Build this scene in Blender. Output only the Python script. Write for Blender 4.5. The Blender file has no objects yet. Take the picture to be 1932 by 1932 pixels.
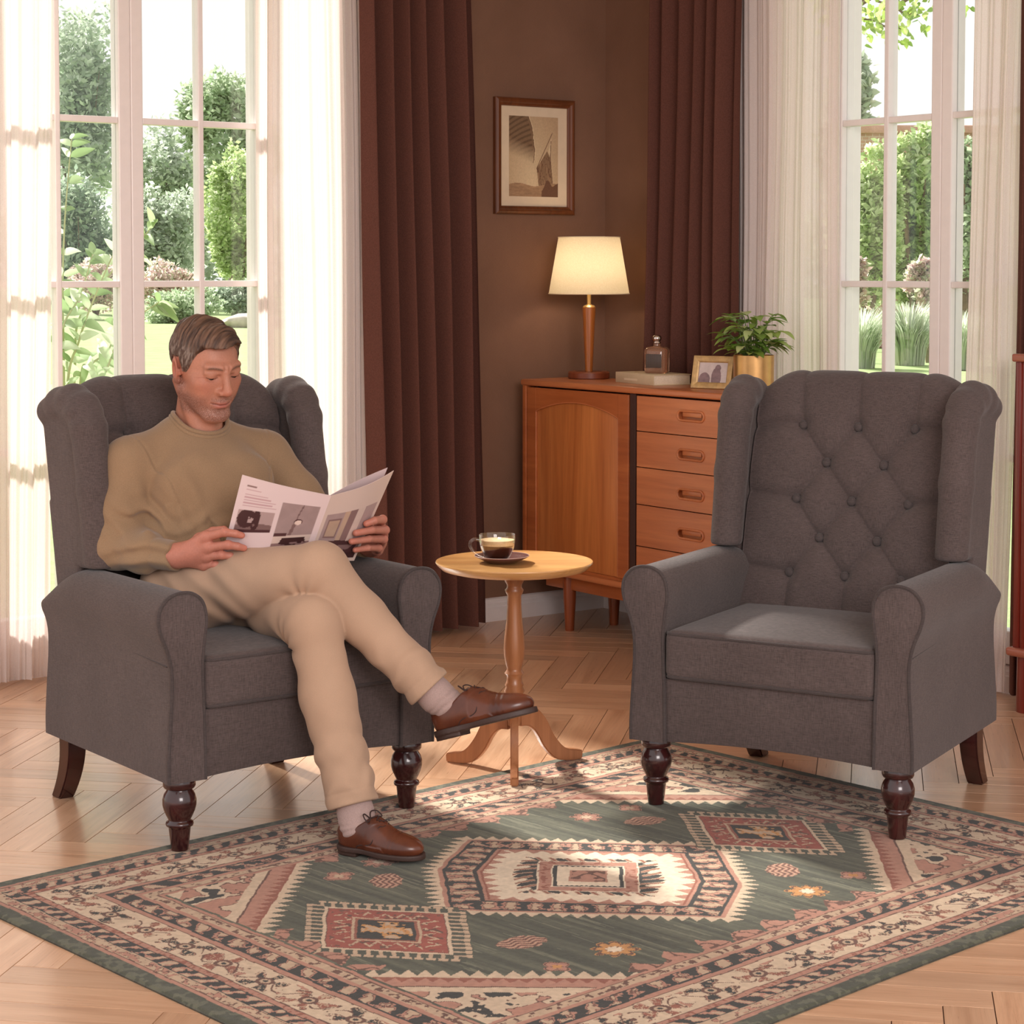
import bpy, bmesh, math, random
import numpy as np
from mathutils import Vector, Matrix, Euler

# ------------------------------------------------------------------ scene, camera, light
S = bpy.context.scene
COL = S.collection
PI = math.pi
rad = math.radians

cam_d = bpy.data.cameras.new('camera')
cam = bpy.data.objects.new('camera', cam_d)
COL.objects.link(cam)
cam.location = (0, 0, 1.307)
cam.rotation_euler = (rad(90 - 3.0), 0, 0)
cam_d.sensor_width = 36.0
cam_d.lens = 36.0 * 3900 / 1932
cam_d.shift_y = -(966 - (505 + 3900 * math.tan(rad(3.0)))) / 1932
cam_d.clip_start = 0.05
cam_d.clip_end = 400
S.camera = cam

S.view_settings.view_transform = 'Standard'
S.view_settings.look = 'None'
S.view_settings.exposure = 0.08
S.view_settings.gamma = 1.0
S.view_settings.use_curve_mapping = False

world = bpy.data.worlds.new('overcast_sky')
S.world = world
world.use_nodes = True
wn = world.node_tree.nodes
wn['Background'].inputs[0].default_value = (1.0, 0.965, 0.95, 1)
wn['Background'].inputs[1].default_value = 1.12

def add_light(name, kind, loc, energy, color, rot=(0, 0, 0), **kw):
    d = bpy.data.lights.new(name, kind)
    d.energy = energy
    d.color = color
    for k, v in kw.items():
        setattr(d, k, v)
    o = bpy.data.objects.new(name, d)
    COL.objects.link(o)
    o.location = loc
    o.rotation_euler = rot
    return o

# sun comes in through the left window, down onto the rug
SUN_DIR = Vector((0.60, -0.80, -0.74)).normalized()
add_light('sun', 'SUN', (-6, 12, 8), 11.0, (1.0, 0.93, 0.87),
          SUN_DIR.to_track_quat('-Z', 'Y').to_euler(), angle=rad(5.5))
# added fill light, unseen behind the camera: soft light from front right
key = add_light('fill_behind_camera', 'AREA', (1.6, -1.2, 2.5), 175.0, (1.0, 0.905, 0.88),
                (Vector((0.1, 5.0, 0.5)) - Vector((1.6, -1.2, 2.5))).to_track_quat('-Z', 'Y').to_euler(),
                shape='RECTANGLE', size=2.4, size_y=1.8)

S.cycles.max_bounces = 8
S.cycles.diffuse_bounces = 4
S.cycles.glossy_bounces = 4
S.cycles.transmission_bounces = 8
S.cycles.transparent_max_bounces = 12
S.cycles.sample_clamp_indirect = 6.0
S.cycles.caustics_reflective = False
S.cycles.caustics_refractive = False
S.cycles.use_denoising = True
S.cycles.use_adaptive_sampling = True
S.cycles.adaptive_threshold = 0.02

# ------------------------------------------------------------------ helpers
def lin(r, g, b):
    f = lambda c: ((c / 255.0) / 12.92 if c / 255.0 <= 0.04045 else (((c / 255.0) + 0.055) / 1.055) ** 2.4)
    return (f(r), f(g), f(b), 1.0)

def link_obj(o, parent=None):
    COL.objects.link(o)
    if parent is not None:
        o.parent = parent
    return o

def mesh_np(name, V, F, smooth=True):
    """mesh from numpy arrays: V (n,3); F (m,3) or (m,4), or a list of tuples"""
    me = bpy.data.meshes.new(name)
    V = np.asarray(V, dtype=np.float32)
    if isinstance(F, np.ndarray):
        k = F.shape[1]
        me.vertices.add(len(V))
        me.vertices.foreach_set('co', V.ravel())
        me.loops.add(F.size)
        me.loops.foreach_set('vertex_index', F.astype(np.int32).ravel())
        me.polygons.add(len(F))
        me.polygons.foreach_set('loop_start', np.arange(0, F.size, k, dtype=np.int32))
        try:
            me.polygons.foreach_set('loop_total', np.full(len(F), k, dtype=np.int32))
        except Exception:
            pass
        me.update(calc_edges=True)
    else:
        me.from_pydata(V.tolist(), [], [tuple(f) for f in F])
        me.update()
    me.validate()
    me.polygons.foreach_set('use_smooth', np.full(len(me.polygons), bool(smooth)))
    return me

def set_color(me, name, col):
    """col: (n,3) linear albedo per vertex"""
    a = me.color_attributes.new(name, 'FLOAT_COLOR', 'POINT')
    c = np.ones((len(col), 4), dtype=np.float32)
    c[:, :3] = col
    a.data.foreach_set('color', c.ravel())

class MB:
    """collects simple shapes into one mesh"""
    def __init__(s):
        s.v = []
        s.f = []
    def add(s, V, F):
        n = len(s.v)
        s.v += [tuple(map(float, p)) for p in V]
        s.f += [tuple(i + n for i in f) for f in F]
        return s
    def addbm(s, bm, mat=None):
        if mat is not None:
            bm.transform(mat)
        bm.verts.ensure_lookup_table()
        bm.verts.index_update()
        s.add([v.co for v in bm.verts], [[v.index for v in f.verts] for f in bm.faces])
        bm.free()
        return s
    def box(s, x0, x1, y0, y1, z0, z1, b=0.0, seg=2, mat=None):
        bm = bmesh.new()
        bmesh.ops.create_cube(bm, size=1)
        for v in bm.verts:
            v.co = Vector(((x0 + x1) / 2 + v.co.x * (x1 - x0), (y0 + y1) / 2 + v.co.y * (y1 - y0), (z0 + z1) / 2 + v.co.z * (z1 - z0)))
        if b > 0:
            bmesh.ops.bevel(bm, geom=list(bm.edges), offset=b, segments=seg, affect='EDGES', profile=0.5)
        return s.addbm(bm, mat)
    def lathe(s, prof, seg=40, cx=0, cy=0, mat=None, ease=1):
        """prof: list of (r, z) from bottom to top"""
        V = []
        F = []
        n = len(prof)
        for i in range(seg):
            a = 2 * PI * i / seg
            for r, z in prof:
                V.append((cx + r * math.cos(a), cy + r * math.sin(a), z))
        for i in range(seg):
            j = (i + 1) % seg
            for k in range(n - 1):
                F.append((i * n + k, j * n + k, j * n + k + 1, i * n + k + 1))
        if prof[0][0] > 1e-6:
            F.append([i * n for i in range(seg)][::-1])
        if prof[-1][0] > 1e-6:
            F.append([i * n + n - 1 for i in range(seg)])
        if mat is not None:
            V = [mat @ Vector(p) for p in V]
        return s.add(V, F)
    def prism(s, poly, axis, a, b, mat=None):
        """extrude a 2D polygon along axis ('x','y','z') from a to b"""
        def P(u, v, w):
            return {'x': (w, u, v), 'y': (u, w, v), 'z': (u, v, w)}[axis]
        n = len(poly)
        V = [P(u, v, a) for u, v in poly] + [P(u, v, b) for u, v in poly]
        F = [tuple(range(n))[::-1], tuple(range(n, 2 * n))]
        F += [(i, (i + 1) % n, n + (i + 1) % n, n + i) for i in range(n)]
        if mat is not None:
            V = [mat @ Vector(p) for p in V]
        return s.add(V, F)
    def tube(s, pts, r, seg=8, closed=False, cap=True, flat=None):
        P = [Vector(p) for p in pts]
        n = len(P)
        R = r if hasattr(r, '__len__') else [r] * n
        V = []
        F = []
        up = None
        for i in range(n):
            a = P[(i - 1) % n] if (closed or i > 0) else P[i]
            b = P[(i + 1) % n] if (closed or i < n - 1) else P[i]
            t = (b - a)
            t = t.normalized() if t.length > 1e-9 else Vector((0, 0, 1))
            if up is None:
                up = Vector((0, 0, 1)) if abs(t.z) < 0.9 else Vector((1, 0, 0))
            u = (up - t * up.dot(t))
            u = u.normalized() if u.length > 1e-6 else t.orthogonal().normalized()
            up = u
            w = t.cross(u)
            for k in range(seg):
                q = 2 * PI * k / seg
                fl = 1.0 if flat is None else flat
                V.append(P[i] + u * (R[i] * fl * math.sin(q)) + w * (R[i] * math.cos(q)))
        m = n if closed else n - 1
        for i in range(m):
            j = (i + 1) % n
            for k in range(seg):
                l = (k + 1) % seg
                F.append((i * seg + k, i * seg + l, j * seg + l, j * seg + k))
        if cap and not closed:
            F.append(tuple(range(seg))[::-1])
            F.append(tuple((n - 1) * seg + k for k in range(seg)))
        return s.add(V, F)
    def mesh(s, name, smooth=True):
        return mesh_np(name, np.array(s.v, dtype=np.float32).reshape(-1, 3), s.f, smooth)
    def build(s, name, mat, parent=None, smooth=True, angle=40, recalc=True):
        me = s.mesh(name, smooth)
        if recalc:
            bm = bmesh.new()
            bm.from_mesh(me)
            bmesh.ops.recalc_face_normals(bm, faces=bm.faces)
            bm.to_mesh(me)
            bm.free()
        if smooth and angle < 180:
            sharp(me, angle)
        me.materials.append(mat)
        return link_obj(bpy.data.objects.new(name, me), parent)

def sharp(me, angle):
    bm = bmesh.new()
    bm.from_mesh(me)
    a = rad(angle)
    for e in bm.edges:
        if len(e.link_faces) == 2:
            e.smooth = e.calc_face_angle(0) < a
    bm.to_mesh(me)
    bm.free()

def obj(name, me, mat, parent=None):
    if mat is not None:
        me.materials.append(mat)
    return link_obj(bpy.data.objects.new(name, me), parent)

def tag(o, label, cat=None, group=None, kind=None):
    if label:
        o['label'] = label
    if cat:
        o['category'] = cat
    if group:
        o['group'] = group
    if kind:
        o['kind'] = kind
    return o

def thing(name, label, cat, loc=(0, 0, 0), rotz=0.0, group=None):
    o = bpy.data.objects.new(name, None)
    o.empty_display_size = 0.05
    COL.objects.link(o)
    o.location = loc
    o.rotation_euler = (0, 0, rotz)
    return tag(o, label, cat, group)

def dup(root, loc, rotz, label):
    r = root.copy()
    COL.objects.link(r)
    r.location = loc
    r.rotation_euler = (0, 0, rotz)
    r['label'] = label
    for ch in list(root.children):
        c = ch.copy()
        COL.objects.link(c)
        c.parent = r
        for g in list(ch.children):
            d = g.copy()
            COL.objects.link(d)
            d.parent = c
    return r

# the room's own axes: corner of the two walls; x runs along the right wall, y<0 into the room along the left wall
CORNER = Vector((0.356, 7.918, 0))
RA = rad(-54)
def RW(x, y, z=0.0):
    return Vector((CORNER.x + x * math.cos(RA) - y * math.sin(RA), CORNER.y + x * math.sin(RA) + y * math.cos(RA), z))
def in_room(o):
    o.location = CORNER
    o.rotation_euler = (0, 0, RA)
    return o

def catmull(pts, n=8, closed=False):
    P = [np.array(p, dtype=float) for p in pts]
    out = []
    m = len(P)
    rng = m if closed else m - 1
    for i in range(rng):
        if closed:
            a, b, c, d = P[(i - 1) % m], P[i], P[(i + 1) % m], P[(i + 2) % m]
        else:
            a, b, c, d = P[max(i - 1, 0)], P[i], P[i + 1], P[min(i + 2, m - 1)]
        for k in range(n):
            t = k / n
            out.append(0.5 * ((2 * b) + (c - a) * t + (2 * a - 5 * b + 4 * c - d) * t * t + (3 * b - a - 3 * c + d) * t ** 3))
    if not closed:
        out.append(P[-1])
    return [tuple(p) for p in out]

# ------------------------------------------------------------------ materials
MATS = {}
class NT:
    def __init__(s, name):
        s.m = bpy.data.materials.new(name)
        s.m.use_nodes = True
        s.t = s.m.node_tree
        s.n = s.t.nodes
        s.p = s.n['Principled BSDF']
        s.out = s.n['Material Output']
    def new(s, typ, **kw):
        x = s.n.new(typ)
        for k, v in kw.items():
            if k.startswith('i_'):
                x.inputs[k[2:].replace('_', ' ')].default_value = v
            else:
                setattr(x, k, v)
        return x
    def link(s, a, ao, b, bi):
        s.t.links.new(a.outputs[ao], b.inputs[bi])
    def coord(s, which='Object', scale=(1, 1, 1), rot=(0, 0, 0)):
        tc = s.new('ShaderNodeTexCoord')
        mp = s.new('ShaderNodeMapping')
        mp.inputs['Scale'].default_value = scale
        mp.inputs['Rotation'].default_value = rot
        s.link(tc, which, mp, 'Vector')
        return mp
    def noise(s, co, scale, detail=3.0, rough=0.55, dist=0.0):
        x = s.new('ShaderNodeTexNoise')
        x.inputs['Scale'].default_value = scale
        x.inputs['Detail'].default_value = detail
        x.inputs['Roughness'].default_value = rough
        x.inputs['Distortion'].default_value = dist
        if co is not None:
            s.link(co, 0, x, 'Vector')
        return x
    def ramp(s, src, so, stops):
        r = s.new('ShaderNodeValToRGB')
        e = r.color_ramp.elements
        while len(e) < len(stops):
            e.new(0.5)
        for q, (pos, c) in zip(e, stops):
            q.position = pos
            q.color = c if len(c) == 4 else (*c, 1)
        s.link(src, so, r, 'Fac')
        return r
    def bump(s, src, so, strength, dist=0.002):
        b = s.new('ShaderNodeBump')
        b.inputs['Strength'].default_value = strength
        b.inputs['Distance'].default_value = dist
        s.link(src, so, b, 'Height')
        s.link(b, 'Normal', s.p, 'Normal')
        return b
    def mix(s, a, ao, b, bo, fac=0.5, mode='MIX', facsrc=None):
        m = s.new('ShaderNodeMix', data_type='RGBA', blend_type=mode)
        if facsrc is None:
            m.inputs[0].default_value = fac
        else:
            s.t.links.new(facsrc[0].outputs[facsrc[1]], m.inputs[0])
        if isinstance(a, tuple):
            m.inputs[6].default_value = a
        else:
            s.t.links.new(a.outputs[ao], m.inputs[6])
        if isinstance(b, tuple):
            m.inputs[7].default_value = b
        else:
            s.t.links.new(b.outputs[bo], m.inputs[7])
        return m
    def set(s, **kw):
        for k, v in kw.items():
            s.p.inputs[k.replace('_', ' ')].default_value = v
        return s

def plain(name, col, rough=0.6, metal=0.0, spec=0.5, noise=0.0, scale=30, bump=0.0):
    t = NT(name)
    t.set(Base_Color=col, Roughness=rough, Metallic=metal)
    t.p.inputs['Specular IOR Level'].default_value = spec
    co = t.coord()
    n = t.noise(co, scale, 4)
    k = max(noise, 0.02)
    r = t.ramp(n, 'Fac', [(0.3, tuple(c * (1 - k) for c in col[:3])), (0.7, tuple(min(1, c * (1 + k)) for c in col[:3]))])
    t.link(r, 'Color', t.p, 'Base Color')
    if bump:
        t.bump(n, 'Fac', bump, 0.002)
    return t.m

def wood(name, dark, light, scale=(1, 1, 1), rough=0.38, axis='z', grain=9.0, spec=0.45, coat=0.0):
    """stretched grain along one object axis"""
    t = NT(name)
    k = {'x': (0.06, 1, 1), 'y': (1, 0.06, 1), 'z': (1, 1, 0.06)}[axis]
    co = t.coord('Object', tuple(a * b for a, b in zip(k, scale)))
    n1 = t.noise(co, grain, 5, 0.6, 1.6)
    n2 = t.noise(co, grain * 9, 3, 0.6, 0.3)
    r1 = t.ramp(n1, 'Fac', [(0.28, dark), (0.5, tuple((a + b) / 2 for a, b in zip(dark, light))), (0.72, light)])
    r2 = t.ramp(n2, 'Fac', [(0.3, (0.72, 0.68, 0.64)), (0.6, (1, 1, 1))])
    m = t.mix(r1, 'Color', r2, 'Color', 0.55, 'MULTIPLY')
    t.t.links.new(m.outputs[2], t.p.inputs['Base Color'])
    t.set(Roughness=rough)
    t.p.inputs['Specular IOR Level'].default_value = spec
    t.p.inputs['Coat Weight'].default_value = coat
    t.p.inputs['Coat Roughness'].default_value = 0.15
    t.bump(n2, 'Fac', 0.05, 0.001)
    return t.m

def linen(name, col, var=0.30, scale=1.0, rough=0.95, sheen=0.15, bump=0.35):
    """woven slub cloth: threads across and along, a few darker slubs"""
    t = NT(name)
    a = t.noise(t.coord('Object', (55 * scale, 55 * scale, 620 * scale)), 1.0, 2, 0.6)
    b = t.noise(t.coord('Object', (620 * scale, 620 * scale, 45 * scale)), 1.0, 2, 0.6)
    c = t.noise(t.coord('Object'), 6.0, 3)
    s_ = t.new('ShaderNodeMath', operation='ADD')
    t.link(a, 'Fac', s_, 0)
    t.link(b, 'Fac', s_, 1)
    lo = tuple(x * (1 - var) for x in col[:3])
    hi = tuple(min(1, x * (1 + var)) for x in col[:3])
    r = t.ramp(s_, 'Value', [(0.0, lo), (1.0, hi)])
    mr = t.new('ShaderNodeMapRange')
    mr.inputs['From Min'].default_value = 0.72
    mr.inputs['From Max'].default_value = 1.28
    t.link(s_, 'Value', mr, 'Value')
    t.link(mr, 'Result', r, 'Fac')
    r2 = t.ramp(c, 'Fac', [(0.3, (0.9, 0.9, 0.9)), (0.7, (1.06, 1.06, 1.06))])
    m = t.mix(r, 'Color', r2, 'Color', 1.0, 'MULTIPLY')
    t.t.links.new(m.outputs[2], t.p.inputs['Base Color'])
    t.set(Roughness=rough)
    t.p.inputs['Specular IOR Level'].default_value = 0.15
    t.p.inputs['Sheen Weight'].default_value = sheen
    t.p.inputs['Sheen Roughness'].default_value = 0.5
    if bump:
        t.bump(s_, 'Value', bump, 0.0012)
    return t.m

def attr_mat(name, attr='col', rough=0.8, spec=0.3, bump=0.0, bscale=300, mul=0.0, mscale=60):
    t = NT(name)
    a = t.new('ShaderNodeAttribute', attribute_name=attr)
    src, so = a, 'Color'
    n = t.noise(t.coord(), bscale, 3)
    if mul:
        n2 = t.noise(t.coord(), mscale, 4)
        r = t.ramp(n2, 'Fac', [(0.3, (1 - mul,) * 3), (0.7, (1 + mul,) * 3)])
        m = t.mix(a, 'Color', r, 'Color', 1.0, 'MULTIPLY')
        t.t.links.new(m.outputs[2], t.p.inputs['Base Color'])
    else:
        t.link(a, 'Color', t.p, 'Base Color')
    t.set(Roughness=rough)
    t.p.inputs['Specular IOR Level'].default_value = spec
    if bump:
        t.bump(n, 'Fac', bump, 0.002)
    return t.m
# ------------------------------------------------------------------ numpy noise
def _hash(ix, iy, iz, seed):
    h = (ix * 374761393 + iy * 668265263 + iz * 2147483647 + seed * 974634777) & 0xFFFFFFFF
    h = ((h ^ (h >> 13)) * 1274126177) & 0xFFFFFFFF
    return ((h ^ (h >> 16)) & 0xFFFF) / 65535.0

def vnoise(x, y, z=0.0, seed=0):
    x = np.asarray(x, dtype=np.float64)
    y = np.asarray(y, dtype=np.float64) + 0 * x
    z = np.asarray(z, dtype=np.float64) + 0 * x
    ix, iy, iz = np.floor(x).astype(np.int64), np.floor(y).astype(np.int64), np.floor(z).astype(np.int64)
    fx, fy, fz = x - ix, y - iy, z - iz
    fx, fy, fz = (f * f * (3 - 2 * f) for f in (fx, fy, fz))
    r = 0
    for a in (0, 1):
        for b in (0, 1):
            for c in (0, 1):
                w = (fx if a else 1 - fx) * (fy if b else 1 - fy) * (fz if c else 1 - fz)
                r = r + w * _hash(ix + a, iy + b, iz + c, seed)
    return r

def fbm(x, y, z=0.0, seed=0, oct=3):
    r, a, f = 0, 0.5, 1.0
    for k in range(oct):
        r = r + a * vnoise(np.asarray(x) * f, np.asarray(y) * f, np.asarray(z) * f, seed + k * 17)
        a *= 0.5
        f *= 2.03
    return r / (1 - 0.5 ** oct)

# ------------------------------------------------------------------ room materials
def floor_mat():
    t = NT('oak_herringbone')
    g = t.new('ShaderNodeAttribute', attribute_name='grain')
    tint = t.new('ShaderNodeAttribute', attribute_name='tint')
    mp = t.new('ShaderNodeMapping')
    mp.inputs['Scale'].default_value = (1.3, 16, 1)
    t.link(g, 'Vector', mp, 'Vector')
    n = t.noise(mp, 1.0, 5, 0.62, 1.3)
    mp2 = t.new('ShaderNodeMapping')
    mp2.inputs['Scale'].default_value = (9, 260, 1)
    t.link(g, 'Vector', mp2, 'Vector')
    n2 = t.noise(mp2, 1.0, 3, 0.6)
    r = t.ramp(n, 'Fac', [(0.25, lin(186, 142, 110)), (0.5, lin(212, 168, 134)), (0.75, lin(226, 186, 152))])
    r2 = t.ramp(n2, 'Fac', [(0.25, (0.80, 0.77, 0.74)), (0.6, (1, 1, 1))])
    m = t.mix(r, 'Color', r2, 'Color', 0.7, 'MULTIPLY')
    m2 = t.new('ShaderNodeMix', data_type='RGBA', blend_type='MULTIPLY')
    m2.inputs[0].default_value = 1.0
    t.t.links.new(m.outputs[2], m2.inputs[6])
    t.t.links.new(tint.outputs['Color'], m2.inputs[7])
    t.t.links.new(m2.outputs[2], t.p.inputs['Base Color'])
    t.set(Roughness=0.30)
    t.p.inputs['Specular IOR Level'].default_value = 0.6
    t.p.inputs['Coat Weight'].default_value = 0.35
    t.p.inputs['Coat Roughness'].default_value = 0.16
    rr = t.ramp(n2, 'Fac', [(0.2, (0.25,) * 3), (0.8, (0.38,) * 3)])
    t.link(rr, 'Color', t.p, 'Roughness')
    t.bump(n2, 'Fac', 0.06, 0.001)
    return t.m

def wall_mat():
    t = NT('brown_wall_paint')
    co = t.coord()
    n = t.noise(co, 3.0, 4)
    w = t.noise(t.coord('Object', (160, 160, 900)), 1.0, 2)
    r = t.ramp(n, 'Fac', [(0.3, lin(122, 89, 71)), (0.7, lin(134, 99, 80))])
    r2 = t.ramp(w, 'Fac', [(0.3, (0.9, 0.9, 0.9)), (0.7, (1.05, 1.05, 1.05))])
    m = t.mix(r, 'Color', r2, 'Color', 1.0, 'MULTIPLY')
    t.t.links.new(m.outputs[2], t.p.inputs['Base Color'])
    t.set(Roughness=0.85)
    t.p.inputs['Specular IOR Level'].default_value = 0.25
    t.bump(w, 'Fac', 0.08, 0.001)
    return t.m

M_FLOOR = floor_mat()
M_WALL = wall_mat()
M_WHITE = plain('white_gloss_paint', lin(236, 228, 226), 0.35, noise=0.015)
M_PLASTER = plain('white_ceiling_paint', lin(225, 216, 208), 0.9, noise=0.02)
M_SUBFLOOR = plain('dark_joint', lin(70, 46, 32), 0.9)

def glass_mat():
    t = NT('window_glass')
    t.n.remove(t.p)
    tr = t.new('ShaderNodeBsdfTransparent')
    tr.inputs['Color'].default_value = (0.97, 0.985, 0.975, 1)
    gl = t.new('ShaderNodeBsdfGlossy')
    gl.inputs['Roughness'].default_value = 0.02
    lw = t.new('ShaderNodeLayerWeight')
    lw.inputs['Blend'].default_value = 0.5
    ml = t.ramp(lw, 'Facing', [(0.0, (0.03,) * 3), (0.6, (0.06,) * 3), (1.0, (0.6,) * 3)])
    mx = t.new('ShaderNodeMixShader')
    t.link(ml, 'Color', mx, 'Fac')
    t.t.links.new(tr.outputs[0], mx.inputs[1])
    t.t.links.new(gl.outputs[0], mx.inputs[2])
    t.t.links.new(mx.outputs[0], t.out.inputs['Surface'])
    return t.m
M_GLASS = glass_mat()

# ------------------------------------------------------------------ floor: oak herringbone planks
def build_floor():
    L, w, gap = 0.54, 0.09, 0.0005
    th = rad(-10)              # planks run 10 degrees off the view axis
    c, s = math.cos(th), math.sin(th)
    V, F, G, T = [], [], [], []
    rnd = random.Random(5)
    def plank(x0, x1, y0, y1, alongx):
        cx, cy = (x0 + x1) / 2, (y0 + y1) / 2
        wx, wy = cx * c - cy * s + 0.3, cx * s + cy * c + 4.6
        q = Vector((wx, wy, 0)) - CORNER
        rx = q.x * math.cos(RA) + q.y * math.sin(RA)
        ry = -q.x * math.sin(RA) + q.y * math.cos(RA)
        if rx < -0.4 or ry > 0.4 or wy < 1.2 or abs(wx) > 3.2:
            return
        n = len(V)
        tint = rnd.uniform(0.86, 1.10)
        hue = rnd.uniform(-0.03, 0.03)
        ou, ov = rnd.uniform(0, 50), rnd.uniform(0, 50)
        e = 0.0006
        for (ax, ay, bx, by, z, i) in ((x0, y0, x1, y1, -0.004, gap), (x0, y0, x1, y1, 0.0, gap + e)):
            for (px, py) in ((ax + i, ay + i), (bx - i, ay + i), (bx - i, by - i), (ax + i, by - i)):
                V.append((px * c - py * s + 0.3, px * s + py * c + 4.6, z))
                G.append((ou + (px if alongx else py), ov + (py if alongx else px), 0))
                T.append((tint * (1 + hue), tint, tint * (1 - hue)))
        F.append((n + 4, n + 5, n + 6, n + 7))
        for k in range(4):
            F.append((n + k, n + (k + 1) % 4, n + 4 + (k + 1) % 4, n + 4 + k))
    for a in range(-80, 81):
        for b in range(-14, 15):
            ox, oy = a * w + b * L, a * w - b * L
            if abs(ox) > 8 or abs(oy) > 8:
                continue
            plank(ox, ox + L, oy, oy + w, True)
            plank(ox, ox + w, oy + w, oy + w + L, False)
    me = mesh_np('floor', np.array(V), np.array(F), smooth=False)
    set_color(me, 'tint', np.array(T))
    a = me.attributes.new('grain', 'FLOAT_VECTOR', 'POINT')
    a.data.foreach_set('vector', np.array(G, dtype=np.float32).ravel())
    bm = bmesh.new()
    bm.from_mesh(me)
    for nrm in (Vector((math.cos(RA), math.sin(RA), 0)), Vector((math.sin(RA), -math.cos(RA), 0))):
        bmesh.ops.bisect_plane(bm, geom=list(bm.verts) + list(bm.edges) + list(bm.faces), plane_co=CORNER, plane_no=nrm, clear_inner=True)
    bm.to_mesh(me)
    bm.free()
    # sub-floor closes the joints
    o = obj('floor', me, M_FLOOR)
    o['kind'] = 'structure'
    mb = MB()
    mb.box(0, 7.6, -6.6, 0, -0.12, -0.002)
    sub = mb.build('subfloor', M_SUBFLOOR, None, smooth=False)
    sub.name = 'floor_base'
    in_room(sub)
    sub['kind'] = 'structure'
build_floor()

# ------------------------------------------------------------------ walls with window openings
H_CEIL = 2.74
W1 = (-2.49, -1.452)     # left window opening, along the left wall (room y)
W2 = (1.205, 2.187)      # right window opening, along the right wall (room x)
S1 = (-2.80, -1.19)      # with the side lights behind the sheers
S2 = (0.955, 2.44)
WZ0, WZ1 = 0.09, 2.56

def wall(name, axis, a0, a1, o0, o1):
    mb = MB()
    def blk(u0, u1, z0, z1):
        if axis == 'y':
            mb.box(-0.10, 0, u0, u1, z0, z1)
        else:
            mb.box(u0, u1, 0, 0.10, z0, z1)
    blk(a0, o0, -0.1, H_CEIL)
    blk(o1, a1, -0.1, H_CEIL)
    blk(o0, o1, -0.1, WZ0)
    blk(o0, o1, WZ1, H_CEIL)
    o = in_room(mb.build(name, M_WALL, None, smooth=False))
    o['kind'] = 'structure'
wall('wall_left', 'y', -4.0, 0.10, *S1)
wall('wall_right', 'x', 0.0, 4.0, *S2)
mb = MB()
mb.box(-0.10, 5.2, -4.2, 0.10, H_CEIL, H_CEIL + 0.1)
in_room(mb.build('ceiling', M_PLASTER, None, smooth=False))['kind'] = 'structure'

def window(n, axis, o0, o1, s0, s1):
    """white two-leaf french window: frame, two casements with glazing bars, panes"""
    root = bpy.data.objects.new('window_%d' % n, None)
    COL.objects.link(root)
    root['kind'] = 'structure'
    in_room(root)
    def bar(mb, u0, u1, d0, d1, z0, z1, b=0.004):
        if axis == 'y':
            mb.box(-d1, -d0, u0, u1, z0, z1, b)
        else:
            mb.box(u0, u1, d0, d1, z0, z1, b)
    fr = MB()
    fw = 0.045
    bar(fr, o0, o0 + fw, -0.012, 0.10, WZ0, WZ1)
    bar(fr, o1 - fw, o1, -0.012, 0.10, WZ0, WZ1)
    bar(fr, s0, s0 + 0.03, 0.0, 0.10, WZ0, WZ1)
    bar(fr, s1 - 0.03, s1, 0.0, 0.10, WZ0, WZ1)
    for u0, u1 in ((s0 + 0.03, o0), (o1, s1 - 0.03)):
        bar(fr, u0, u1, 0.0, 0.10, WZ1 - fw, WZ1)
        bar(fr, u0, u1, 0.0, 0.10, WZ0, WZ0 + 0.10)
    bar(fr, o0 + fw, o1 - fw, -0.012, 0.10, WZ1 - fw, WZ1)
    bar(fr, o0 + fw, o1 - fw, -0.012, 0.10, WZ0, WZ0 + 0.03)
    fr.build('window_frame', M_WHITE, root, smooth=False)
    for u0, u1 in ((s0 + 0.03, o0), (o1, s1 - 0.03)):
        g = MB()
        bar(g, u0, u1, 0.022, 0.027, WZ0 + 0.10, WZ1 - fw, 0)
        g.build('side_pane', M_GLASS, root, smooth=False)
    mid = (o0 + o1) / 2 + (0.0 if axis == 'x' else -0.001)
    half = 0.0435
    inner = [(o0 + fw, mid), (mid, o1 - fw)]
    for k, (u0, u1) in enumerate(inner):
        cs = MB()
        e0 = 0.008 if k == 0 else half
        e1 = half if k == 0 else 0.008
        bar(cs, u0, u0 + e0, 0.0, 0.06, WZ0 + 0.03, WZ1 - fw)
        bar(cs, u1 - e1, u1, 0.0, 0.06, WZ0 + 0.03, WZ1 - fw)
        p0, p1 = u0 + e0, u1 - e1
        bar(cs, p0, p1, 0.0, 0.06, WZ0 + 0.03, WZ0 + 0.10)
        bar(cs, p0, p1, 0.0, 0.06, WZ1 - fw - 0.05, WZ1 - fw)
        pm = (p0 + p1) / 2
        for z in (0.722, 1.253, 1.785, 2.317):
            bar(cs, p0, p1, 0.004, 0.045, z - 0.0105, z + 0.0105, 0.003)
        bar(cs, pm - 0.0095, pm + 0.0095, 0.002, 0.047, WZ0 + 0.10, WZ1 - fw - 0.05, 0.003)
        c = cs.build('casement', M_WHITE, root, smooth=False)
        g = MB()
        bar(g, p0, p1, 0.022, 0.027, WZ0 + 0.10, WZ1 - fw - 0.05, 0)
        gp = g.build('pane', M_GLASS, c, smooth=False)
    return root
window(1, 'y', *W1, *S1)
window(2, 'x', *W2, *S2)

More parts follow.
